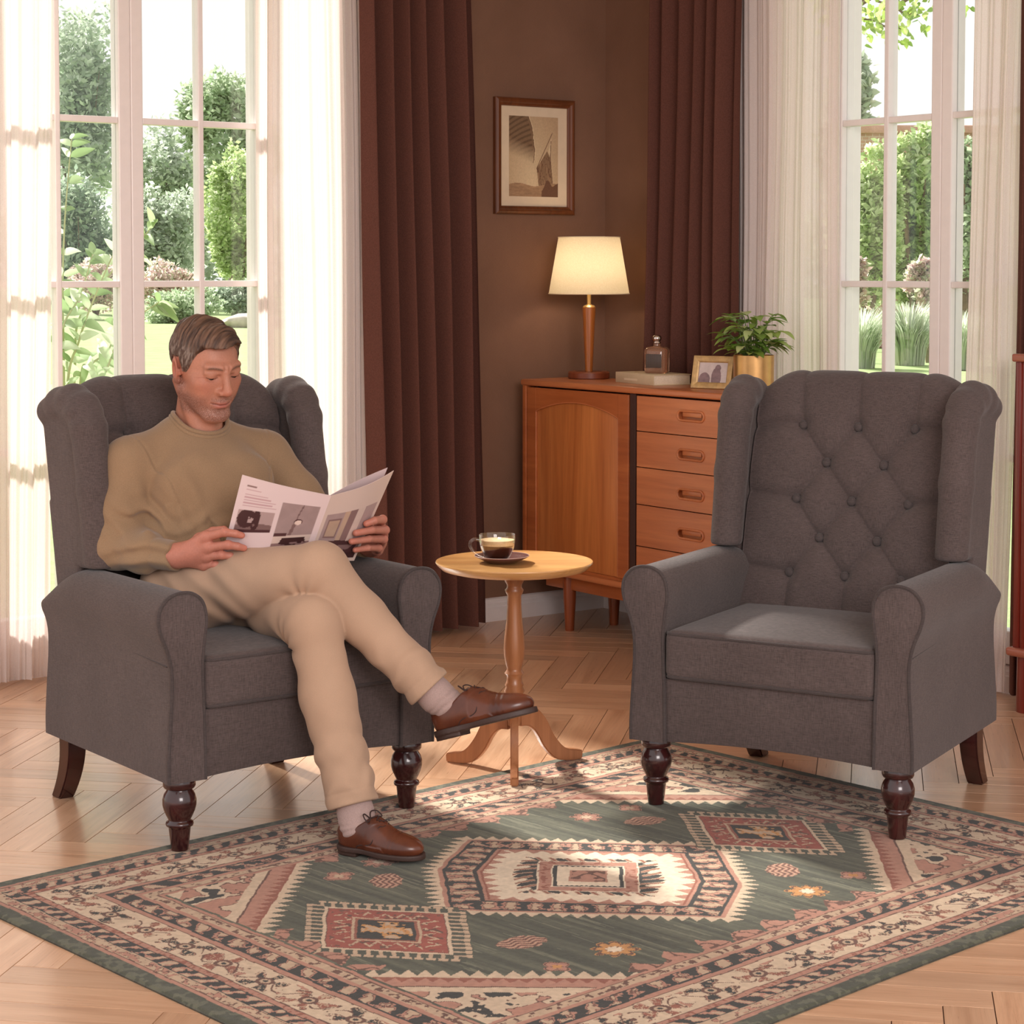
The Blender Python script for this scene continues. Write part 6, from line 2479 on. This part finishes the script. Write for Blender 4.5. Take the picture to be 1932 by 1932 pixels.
# ------------------------------------------------------------------ the magazine he holds
def build_magazine():
    t = bpy.data.objects.new('magazine', None)
    COL.objects.link(t)
    t.matrix_world = PM @ Matrix.Translation((0.05, -0.33, 0.70))
    tag(t, 'open magazine with sepia room photographs held in both hands of the seated man', 'magazine')
    O = v3((0.05, -0.33, 0.70))
    lt, lb, st, sb, rt, rb = (v3(a) for a in ((-0.1, -0.2375, 0.8311), (-0.1136, -0.146, 0.6008), (0.0529, -0.3774, 0.7856), (0.0481, -0.2862, 0.6353), (0.2397, -0.3551, 0.8301), (0.1858, -0.2646, 0.6111)))
    lb = lb + (lb - lt) * 0.02
    def page(o_t, o_b, s_t, s_b, curve, off, n):
        """grid of points: a = 0 at the outer edge .. 1 at the fold, b = 0 bottom .. 1 top"""
        def P(a, b):
            p = (o_b * (1 - a)[:, None] + s_b * a[:, None]) * (1 - b)[:, None] + (o_t * (1 - a)[:, None] + s_t * a[:, None]) * b[:, None]
            nrm = np.cross(o_t - o_b, s_t - o_b)
            nrm /= np.linalg.norm(nrm)
            if nrm[1] > 0:
                nrm = -nrm
            bow = curve * np.sin(PI * a) * (0.6 + 0.4 * b)
            return p + nrm * (bow + off)[:, None] - O
        return P
    cols = {k: np.array(lin(*c)[:3]) for k, c in dict(paper=(210, 190, 190), grey=(166, 142, 140), mid=(130, 102, 100), dark=(66, 40, 42), line=(182, 148, 152), warm=(190, 160, 140), lite=(210, 188, 178)).items()}
    def left_print(a, b):
        """a: 0 outer edge .. 1 spine; b: 0 bottom .. 1 top"""
        c = np.tile(cols['paper'], (len(a), 1))
        n = fbm(a * 9, b * 9, 0, 3, 3)
        # lines of pale text, top left
        row = (b > 0.69) & (b < 0.93) & (a > 0.09) & (a < 0.47)
        rows = np.abs(((b - 0.69) / 0.030) % 1.0 - 0.5) < 0.22
        ragged = a < 0.34 + 0.13 * _hash(np.floor((b - 0.69) / 0.030).astype(np.int64), np.zeros(len(b), dtype=np.int64), np.zeros(len(b), dtype=np.int64), 5)
        c[row & rows & ragged & (b < 0.84)] = cols['line']
        head = (b > 0.905) & (b < 0.922) & (a > 0.09) & (a < 0.20)
        c[head] = cols['mid']
        sub = (b > 0.872) & (b < 0.882) & (a > 0.09) & (a < 0.26)
        c[sub] = cols['line']
        # small photograph
        m = (a > 0.06) & (a < 0.47) & (b > 0.42) & (b < 0.66)
        u, v = (a - 0.06) / 0.41, (b - 0.42) / 0.24
        ph = np.where((v < 0.32 + 0.1 * np.sin(3 * u))[:, None], cols['mid'] * 0.8, cols['grey'])
        blob = (np.hypot((u - 0.26) / 0.26, (v - 0.62) / 0.42) < 1) | (np.hypot((u - 0.52) / 0.12, (v - 0.55) / 0.5) < 1)
        ph = np.where((blob & (n < 0.60))[:, None], cols['dark'], ph)
        ph = np.where(((v < 0.12))[:, None], cols['dark'] * 1.2, ph)
        c[m] = ph[m]
        # large photograph
        m = (a > 0.52) & (a < 0.93) & (b > 0.14) & (b < 0.80)
        u, v = (a - 0.52) / 0.41, (b - 0.14) / 0.66
        ph = np.tile(cols['grey'] * 0.82, (len(a), 1))
        ph = np.where((v < 0.36)[:, None], cols['lite'] * 0.85, ph)
        ph = np.where(((v < 0.30) & (np.abs(u - 0.55) < 0.30 + 0.5 * (0.3 - v)))[:, None], cols['dark'] * 0.8, ph)
        ph = np.where(((v < 0.20) & (n > 0.42))[:, None], cols['mid'], ph)
        ph = np.where(((v > 0.34) & (v < 0.40) & (u < 0.35))[:, None], cols['dark'] * 1.3, ph)
        cord = np.abs(u - (0.55 + 0.05 * np.sin(7 * v))) < 0.018
        ph = np.where(((v > 0.68) & cord)[:, None], cols['mid'] * 0.7, ph)
        stalk = np.abs(u - (0.42 + 0.25 * (v - 0.36))) < 0.045
        ph = np.where(((v > 0.36) & (v < 0.62) & stalk)[:, None], cols['mid'] * 0.8, ph)
        ph = np.where((np.hypot((u - 0.56) / 0.11, (v - 0.64) / 0.06) < 1)[:, None], cols['dark'] * 1.5, ph)
        ph = np.where((np.hypot((u - 0.56) / 0.09, (v - 0.625) / 0.05) < 1)[:, None], cols['lite'], ph)
        c[m] = ph[m] * (0.9 + 0.2 * n[m])[:, None]
        # column of grey at lower left
        m = (a > 0.10) & (a < 0.16) & (b > 0.10) & (b < 0.38)
        c[m] = cols['paper'] * 0.94
        return c
    def right_print(a, b):
        c = np.tile(cols['lite'], (len(a), 1))
        n = fbm(a * 10, b * 10, 4, 7, 3)
        m = (a > 0.07) & (a < 0.94) & (b > 0.04) & (b < 0.68)
        u, v = 1 - (a - 0.07) / 0.87, (b - 0.04) / 0.64
        ph = np.tile(cols['grey'], (len(a), 1))
        ph = np.where(((u > 0.05) & (u < 0.30) & (v > 0.42) & (v < 0.86))[:, None], cols['mid'] * 1.05, ph)
        ph = np.where(((u > 0.08) & (u < 0.27) & (v > 0.46) & (v < 0.82))[:, None], cols['warm'] * 0.9, ph)
        ph = np.where(((u > 0.32) & (u < 0.42) & (v > 0.30))[:, None], cols['warm'], ph)
        ph = np.where(((u > 0.42) & (u < 0.58) & (v > 0.30))[:, None], cols['mid'] * 1.15, ph)
        ph = np.where(((u > 0.58) & (u < 0.74) & (v > 0.30))[:, None], cols['lite'] * 0.95, ph)
        ph = np.where(((u > 0.76) & (v > 0.25))[:, None], cols['grey'] * 1.05, ph)
        ph = np.where((v < 0.30 + 0.06 * np.sin(4 * u))[:, None], cols['dark'] * 1.3, ph)
        ph = np.where(((v < 0.26) & (n > 0.5))[:, None], cols['mid'], ph)
        ph = np.where(((v < 0.10))[:, None], cols['dark'], ph)
        c[m] = ph[m] * (0.92 + 0.16 * n[m])[:, None]
        return c
    nu, nv = 100, 120
    A, B = np.meshgrid(np.linspace(0, 1, nu), np.linspace(0, 1, nv), indexing='ij')
    a, b = A.ravel(), B.ravel()
    i, j = np.meshgrid(np.arange(nu - 1), np.arange(nv - 1), indexing='ij')
    i, j = i.ravel(), j.ravel()
    Q = np.stack([i * nv + j, (i + 1) * nv + j, (i + 1) * nv + j + 1, i * nv + j + 1], 1)
    edge = np.concatenate([np.arange(nu) * nv, (nu - 1) * nv + np.arange(1, nv), np.arange(nu - 2, -1, -1) * nv + nv - 1, np.arange(nv - 2, 0, -1)])
    mat = attr_mat('printed_coated_paper', 'col', 0.35, 0.4)
    def sheet(name, P, off0, off1, pr, curve):
        n = nu * nv
        V = np.concatenate([P(a, b, off0), P(a, b, off1)])
        k = np.arange(len(edge))
        side = np.stack([edge, edge[(k + 1) % len(edge)], n + edge[(k + 1) % len(edge)], n + edge], 1)
        F = np.concatenate([Q, Q[:, ::-1] + n, side])
        col = np.concatenate([pr(a, b), np.tile(cols['paper'], (n, 1))])
        me = mesh_np(name, V, F, smooth=True)
        set_color(me, 'col', col)
        sharp(me, 40)
        return obj(name, me, mat, t)
    PL = page(lt, lb, st, sb, 0.010, 0, 0)
    PR = page(rt, rb, st, sb, 0.012, 0, 0)
    mk = lambda o_t, o_b, cv: (lambda a_, b_, off: page(o_t, o_b, st, sb, cv, off * np.minimum(1, (1 - a_) * 6 + 0.15), 0)(a_, b_))
    sheet('left_half', mk(lt, lb, 0.008), np.zeros(len(a)), np.full(len(a), -0.0018), left_print, 0)
    sheet('right_half', mk(rt, rb, 0.012), np.zeros(len(a)), np.full(len(a), -0.0012), right_print, 0)
    # a loose leaf standing off behind the right half
    V1 = page(rt + v3((-0.012, 0.006, 0.006)), rb + v3((-0.008, 0.006, 0.0)), st, sb, -0.004, 0, 0)
    def loose(a_, b_, off):
        p = page(rt + v3((-0.010, 0.008, 0.006)), rb + v3((-0.008, 0.008, 0.0)), st, sb, -0.004, off, 0)(a_, b_)
        return p
    sheet('loose_leaf', loose, np.full(len(a), -0.0022), np.full(len(a), -0.0028), lambda a_, b_: np.tile(cols['paper'], (len(a_), 1)), 0)
build_magazine()
# ------------------------------------------------------------------ the garden outside
def cam_at(px, py, Y):
    """a spot in the garden: where the view over (px, py) reaches depth Y"""
    p = rad(3.0)
    c, s = math.cos(p), math.sin(p)
    a = (px - 966) / 3900.0
    b = -(py - (505 + 3900 * math.tan(p))) / 3900.0
    d = Vector((a, c + b * s, -s + b * c))
    return Vector((0, 0, 1.307)) + d * (Y / d.y)

GZ = -0.15
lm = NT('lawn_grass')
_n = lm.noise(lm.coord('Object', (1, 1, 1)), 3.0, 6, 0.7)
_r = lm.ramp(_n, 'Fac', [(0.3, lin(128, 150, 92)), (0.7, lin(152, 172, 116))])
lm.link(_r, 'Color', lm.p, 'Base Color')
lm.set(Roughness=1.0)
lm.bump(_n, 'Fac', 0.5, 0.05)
V, F = [], []
gx, gy = np.linspace(-40, 45, 60), np.linspace(6.2, 150, 60)
GX, GY = np.meshgrid(gx, gy, indexing='ij')
gz = GZ + 0.10 * (fbm(GX * 0.2, GY * 0.2, 0, 3, 2) - 0.5) * np.clip((GY - 12) / 10, 0, 1)
i, j = np.meshgrid(np.arange(59), np.arange(59), indexing='ij')
i, j = i.ravel(), j.ravel()
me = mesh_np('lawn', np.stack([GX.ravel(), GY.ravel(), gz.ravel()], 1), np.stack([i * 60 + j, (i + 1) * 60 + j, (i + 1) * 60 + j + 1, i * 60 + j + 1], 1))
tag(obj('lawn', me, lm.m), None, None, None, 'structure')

M_GARDENLEAF = leaf_mat('garden_leaf', 0.6, 0.55)
M_BARK = plain('garden_bark', lin(120, 100, 84), 0.9, noise=0.3, scale=8)

def leaf_cloud(pts, size, cols, seed, up=0.3, aspect=0.5):
    """one small folded leaf at every point"""
    rs = np.random.RandomState(seed)
    n = len(pts)
    d = rs.normal(size=(n, 3))
    d[:, 2] = d[:, 2] * 0.7 + up
    d /= np.linalg.norm(d, axis=1)[:, None]
    t = rs.normal(size=(n, 3))
    sd = np.cross(d, t)
    sd /= np.linalg.norm(sd, axis=1)[:, None] + 1e-9
    L = size * rs.uniform(0.6, 1.25, n)[:, None]
    W = L * aspect * 0.5
    nr = np.cross(sd, d) * W * 0.35
    A = pts
    B = pts + d * L * 0.5 - sd * W + nr
    C = pts + d * L
    D = pts + d * L * 0.5 + sd * W + nr
    V = np.stack([A, B, C, D], 1).reshape(-1, 3)
    F = np.arange(4 * n).reshape(-1, 4)
    cc = np.array([lin(*c)[:3] for c in cols])
    k = rs.randint(0, len(cc), n)
    col = cc[k] * rs.uniform(0.8, 1.2, n)[:, None]
    return V, F, np.repeat(col, 4, 0)

def crown_points(c, r, n, seed, blobs=26, fill=0.55):
    rs = np.random.RandomState(seed)
    u = rs.normal(size=(blobs, 3))
    u /= np.linalg.norm(u, axis=1)[:, None]
    cen = u * rs.uniform(0.35, 0.85, blobs)[:, None]
    br = rs.uniform(0.22, 0.40, blobs)
    k = rs.randint(0, blobs, n)
    v = rs.normal(size=(n, 3))
    v /= np.linalg.norm(v, axis=1)[:, None]
    q = cen[k] + v * (br[k] * rs.uniform(fill, 1.05, n))[:, None]
    return np.array(c) + q * np.array(r)

def plant(name, label, cat, base, c, r, n, size, cols, seed, trunk=0.0, group=None, up=0.3, aspect=0.5, blobs=26):
    t = thing(name, label, cat, base, 0, group)
    P = crown_points(Vector(c) - Vector(base), r, n, seed, blobs)
    P = P[P[:, 2] > 0.02]
    V, F, C = leaf_cloud(P, size, cols, seed, up, aspect)
    me = mesh_np('foliage', V, F)
    set_color(me, 'col', C)
    obj('foliage', me, M_GARDENLEAF, t)
    cz = c[2] - base[2]
    b = MB()
    if trunk:
        b.tube([(0, 0, -0.05), (0.02 * cz, 0, cz * 0.4), (0, 0.02, cz)], [trunk, trunk * 0.8, trunk * 0.4], 8)
    rnd = random.Random(seed)
    for k in range(5):
        a = rnd.uniform(0, 2 * PI)
        b.tube([(0, 0, cz * 0.3 if trunk else 0.0), (r[0] * 0.35 * math.cos(a), r[1] * 0.35 * math.sin(a), cz * 0.9), (r[0] * 0.6 * math.cos(a), r[1] * 0.6 * math.sin(a), cz + r[2] * 0.4)], [max(trunk * 0.5, 0.03), 0.03, 0.01], 6)
    b.build('trunk' if trunk else 'stems', M_BARK, t)
    return t

def spot(px, y0, y1, Y, wpx):
    """base, crown centre and radii of a plant standing on the lawn at depth Y"""
    top = cam_at(px, y0, Y)
    bot = cam_at(px, y1, Y)
    k = Y / 3900.0
    base = Vector((top.x, Y, GZ))
    c = (top + bot) / 2
    return base, c, (wpx / 2 * k, wpx / 2 * k * 0.8, (y1 - y0) / 2 * k)

GREY = [(190, 202, 182), (206, 216, 198), (172, 188, 166), (218, 226, 212)]  # leaf greens below are paled: the garden haze is put into their colour
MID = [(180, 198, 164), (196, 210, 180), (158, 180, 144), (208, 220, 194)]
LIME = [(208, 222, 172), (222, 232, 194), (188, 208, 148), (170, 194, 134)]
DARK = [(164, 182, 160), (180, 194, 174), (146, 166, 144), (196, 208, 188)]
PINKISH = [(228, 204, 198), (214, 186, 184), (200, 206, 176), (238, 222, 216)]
G1 = 'garden trees and shrubs'
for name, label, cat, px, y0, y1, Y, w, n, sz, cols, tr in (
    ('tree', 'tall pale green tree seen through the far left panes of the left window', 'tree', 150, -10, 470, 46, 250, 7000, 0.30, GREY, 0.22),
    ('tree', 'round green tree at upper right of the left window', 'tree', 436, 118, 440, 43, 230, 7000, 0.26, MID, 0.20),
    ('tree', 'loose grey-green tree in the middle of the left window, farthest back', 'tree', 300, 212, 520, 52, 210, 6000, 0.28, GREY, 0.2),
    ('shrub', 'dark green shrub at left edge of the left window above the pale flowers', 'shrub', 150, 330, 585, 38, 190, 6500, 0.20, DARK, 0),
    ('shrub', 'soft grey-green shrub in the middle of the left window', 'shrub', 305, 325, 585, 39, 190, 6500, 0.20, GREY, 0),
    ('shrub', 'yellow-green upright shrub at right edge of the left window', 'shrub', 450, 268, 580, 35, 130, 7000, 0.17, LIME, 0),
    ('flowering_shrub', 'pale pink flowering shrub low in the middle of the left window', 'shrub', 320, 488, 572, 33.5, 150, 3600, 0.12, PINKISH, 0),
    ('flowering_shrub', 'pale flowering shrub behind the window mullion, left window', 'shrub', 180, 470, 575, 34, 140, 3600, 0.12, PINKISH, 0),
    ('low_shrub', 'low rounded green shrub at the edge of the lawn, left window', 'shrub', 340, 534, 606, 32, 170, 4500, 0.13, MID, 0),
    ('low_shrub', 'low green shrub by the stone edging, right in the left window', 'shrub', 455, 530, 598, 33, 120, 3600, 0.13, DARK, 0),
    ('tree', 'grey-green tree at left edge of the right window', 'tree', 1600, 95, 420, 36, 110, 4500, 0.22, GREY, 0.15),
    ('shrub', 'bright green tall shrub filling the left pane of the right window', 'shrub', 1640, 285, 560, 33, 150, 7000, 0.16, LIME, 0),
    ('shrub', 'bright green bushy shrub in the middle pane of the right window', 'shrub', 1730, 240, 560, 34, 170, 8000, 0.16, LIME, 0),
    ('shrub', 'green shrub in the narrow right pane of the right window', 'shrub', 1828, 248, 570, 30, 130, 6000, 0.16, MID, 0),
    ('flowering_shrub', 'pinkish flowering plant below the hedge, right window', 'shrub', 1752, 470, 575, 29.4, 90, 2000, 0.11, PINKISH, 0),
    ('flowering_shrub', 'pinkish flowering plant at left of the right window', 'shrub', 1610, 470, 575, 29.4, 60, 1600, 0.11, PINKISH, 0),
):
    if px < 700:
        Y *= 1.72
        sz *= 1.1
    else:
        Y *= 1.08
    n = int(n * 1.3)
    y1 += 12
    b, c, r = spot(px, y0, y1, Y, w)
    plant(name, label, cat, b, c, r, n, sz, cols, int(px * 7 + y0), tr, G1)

# ornamental grasses below the hedge
def grass_clump(label, px, y0, y1, Y, w, n, seed):
    b, c, r = spot(px, y0, y1, Y, w)
    t = thing('ornamental_grass', label, 'grass', b, 0, 'ornamental grasses')
    rs = np.random.RandomState(seed)
    V, F, C = [], [], []
    H = (c.z + r[2]) - GZ
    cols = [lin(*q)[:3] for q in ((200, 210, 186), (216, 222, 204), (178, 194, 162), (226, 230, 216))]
    for k in range(n):
        a = rs.uniform(0, 2 * PI)
        q = rs.uniform(0, 1) ** 0.5 * r[0] * 0.55
        reach = r[0] * rs.uniform(0.2, 1.1)
        h = H * rs.uniform(0.55, 1.05)
        w_ = rs.uniform(0.012, 0.022)
        d = np.array((math.cos(a), math.sin(a), 0))
        s = np.array((-math.sin(a), math.cos(a), 0))
        i0 = len(V)
        for f in (0, 0.35, 0.7, 1.0):
            p = d * (q + reach * f ** 2) + np.array((0, 0, h * (f - 0.28 * f ** 3)))
            wd = w_ * (1 - 0.9 * f)
            V += [tuple(p - s * wd), tuple(p + s * wd)]
            C += [cols[k % 4]] * 2
        for m in range(3):
            F.append((i0 + 2 * m, i0 + 2 * m + 1, i0 + 2 * m + 3, i0 + 2 * m + 2))
    me = mesh_np('blades', np.array(V), np.array(F))
    set_color(me, 'col', np.array(C))
    obj('blades', me, M_GARDENLEAF, t)
grass_clump('tall pale ornamental grass in the left pane of the right window', 1625, 540, 692, 30.0, 98, 750, 1)
grass_clump('tall green ornamental grass in the middle pane of the right window', 1715, 528, 692, 31.0, 112, 900, 2)
grass_clump('ornamental grass in the narrow right pane of the right window', 1815, 545, 692, 29.6, 100, 650, 3)
# stone edging, brick wall behind the hedge
st = MB()
p0 = cam_at(476, 612, 51)
bm = bmesh.new()
bmesh.ops.create_icosphere(bm, subdivisions=3, radius=1)
for v in bm.verts:
    k = 1 + 0.3 * (float(fbm(v.co.x * 2, v.co.y * 2, v.co.z * 2, 3, 2)) - 0.5)
    v.co = Vector((v.co.x * 0.75 * k, v.co.y * 0.4 * k, v.co.z * 0.22 * k))
st.addbm(bm)
o = st.build('stone', plain('pale_stone', lin(196, 184, 172), 0.9, noise=0.15, scale=6, bump=0.3), None)
o.location = (p0.x, 51, GZ + 0.12)
tag(o, 'pale flat stone at the edge of the lawn, left window', 'stone')
w = MB()
q0, q1 = cam_at(1600, 238, 38), cam_at(1980, 238, 38)
w.box(q0.x, q1.x, 37.8, 38.2, GZ, q0.z - 0.15)
bw = NT('garden_brick')
bt = bw.new('ShaderNodeTexBrick')
bt.inputs['Color1'].default_value = lin(200, 156, 136)
bt.inputs['Color2'].default_value = lin(184, 140, 122)
bt.inputs['Mortar'].default_value = lin(214, 200, 188)
bt.inputs['Scale'].default_value = 4.0
bw.link(bw.coord('Object', (1, 1, 1), (PI / 2, 0, 0)), 0, bt, 'Vector')
bw.link(bt, 'Color', bw.p, 'Base Color')
o = w.build('garden_wall', bw.m, None, smooth=False)
c = MB()
c.box(q0.x - 0.1, q1.x + 0.1, 37.7, 38.3, q0.z - 0.15, q0.z, 0.03)
c.build('coping', plain('wall_coping', lin(196, 150, 134), 0.9, noise=0.1), o)
tag(o, 'long brick garden wall rising just above the hedge, right window', 'wall')

# shrub with long narrow leaves close outside the left window
def near_shrub(label, base, shoots, seed):
    t = thing('leafy_shrub', label, 'shrub', base, 0, 'leafy shoots outside the left window')
    rnd = random.Random(seed)
    V, F, C = [], [], []
    b = MB()
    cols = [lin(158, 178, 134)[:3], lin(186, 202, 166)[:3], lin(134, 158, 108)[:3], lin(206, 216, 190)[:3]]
    for path in shoots:
        pts = [Vector(q) - Vector(base) for q in path]
        cur = catmull(pts, 7)
        b.tube(cur, [0.007 - 0.005 * k / len(cur) for k in range(len(cur))], 6)
        for k in range(4, len(cur)):
            if (k % 2) and k < len(cur) - 3:
                continue
            p = Vector(cur[k])
            t_ = (Vector(cur[min(k + 1, len(cur) - 1)]) - Vector(cur[k - 1])).normalized()
            for s in (-1, 1):
                a = rnd.uniform(0, 2 * PI)
                o = t_.orthogonal().normalized()
                o = Matrix.Rotation(a, 3, t_) @ o
                d = (t_ * rnd.uniform(0.4, 0.9) + o * s).normalized()
                L = rnd.uniform(0.07, 0.13)
                leaf_mesh(V, F, C, p, d, (0.3, -0.9, 0.4), L, L * rnd.uniform(0.14, 0.20), rnd.uniform(0.1, 0.5), rnd.choice(cols), rnd, 6, 0.3)
    b.build('stems', plain('pale_green_stem', lin(170, 178, 132), 0.7), t)
    me = mesh_np('foliage', np.array(V), F)
    set_color(me, 'col', np.array(C))
    obj('foliage', me, M_GARDENLEAF, t)
c1 = cam_at(120, 900, 8.0)
base = (c1.x, 8.0, GZ)
A = lambda px, py, Y: tuple(cam_at(px, py, Y))
near_shrub('long-leaved green shrub just outside the left window, behind the armchair', base, [
    [base, A(125, 760, 8.0), A(150, 640, 8.0), A(185, 545, 8.0), A(225, 455, 8.0)],
    [base, A(120, 700, 8.1), A(118, 560, 8.1), A(122, 420, 8.1), A(135, 262, 8.1)],
    [base, A(165, 780, 7.9), A(200, 700, 7.9), A(235, 620, 7.9), A(300, 570, 7.9)],
    [base, A(140, 720, 8.2), A(150, 600, 8.2), A(205, 520, 8.2), A(290, 425, 8.2)],
    [base, A(115, 690, 8.0), A(122, 610, 8.0), A(150, 560, 8.0), A(175, 480, 8.0)],
    [base, A(150, 740, 8.1), A(170, 690, 8.1), A(205, 660, 8.1), A(222, 600, 8.1)],
], 5)

# maple-like tree beside the right window: branches hang into the top of the view
def overhang():
    base = RW(0.55, 5.6, GZ)
    t = thing('overhanging_tree', 'tree whose leafy branch hangs into the top of the right window', 'tree', base, 0)
    rnd = random.Random(8)
    b = MB()
    b.tube([(0, 0, -0.05), (0.05, 0.02, 2.0), (0.15, 0, 4.2)], [0.16, 0.13, 0.07], 10)
    ends = [cam_at(px, py, Y) - Vector(base) for px, py, Y in ((1600, 20, 12.0), (1650, 40, 12.2), (1700, 55, 12.0), (1735, 30, 11.8), (1690, 10, 12.4), (1610, 60, 12.3), (1760, -30, 12.0), (1805, 15, 11.9), (1640, -30, 12.0), (1720, -60, 12.2))]
    V, F, C = [], [], []
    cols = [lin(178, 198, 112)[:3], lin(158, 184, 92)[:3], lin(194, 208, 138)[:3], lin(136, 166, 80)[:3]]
    for e in ends:
        s = Vector((0.12, 0, 3.3))
        m = (s + e) / 2 + Vector((0, 0, 0.75))
        cur = catmull([s, m, e + Vector((0, 0, 0.15)), e], 8)
        b.tube(cur, [0.03 - 0.027 * k / (len(cur) - 1) for k in range(len(cur))], 6)
        for k in range(10, len(cur)):
            for q in range(5):
                p = Vector(cur[k]) + Vector((rnd.gauss(0, 0.05), rnd.gauss(0, 0.05), rnd.gauss(-0.02, 0.05)))
                d = Vector((rnd.gauss(0, 1), rnd.gauss(0, 1), rnd.gauss(-0.5, 0.6)))
                L = rnd.uniform(0.035, 0.06)
                leaf_mesh(V, F, C, p, d, (rnd.gauss(0, .4), -0.8, rnd.gauss(0, .4)), L, L * 0.36, 0.2, rnd.choice(cols), rnd, 4, 0.25)
    b.build('trunk', M_BARK, t)
    me = mesh_np('foliage', np.array(V), F)
    set_color(me, 'col', np.array(C))
    obj('foliage', me, M_GARDENLEAF, t)
overhang()

# long hedge closing the garden behind everything
def far_hedge():
    base = (-8.0, 104.0, GZ)
    t = thing('hedge', 'long pale hedge at the far end of the lawn, behind the garden shrubs', 'hedge', base, 0)
    rs = np.random.RandomState(77)
    n = 26000
    x = rs.uniform(-52, 60, n)
    top = 3.7 + 0.9 * fbm(x * 0.25, 0 * x, 0, 5, 2)
    P = np.stack([x, rs.uniform(-1.2, 1.2, n), rs.uniform(0, 1, n) ** 0.8 * top], 1)
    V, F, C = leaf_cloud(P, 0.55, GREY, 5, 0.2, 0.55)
    me = mesh_np('foliage', V, F)
    set_color(me, 'col', C)
    obj('foliage', me, M_GARDENLEAF, t)
far_hedge()
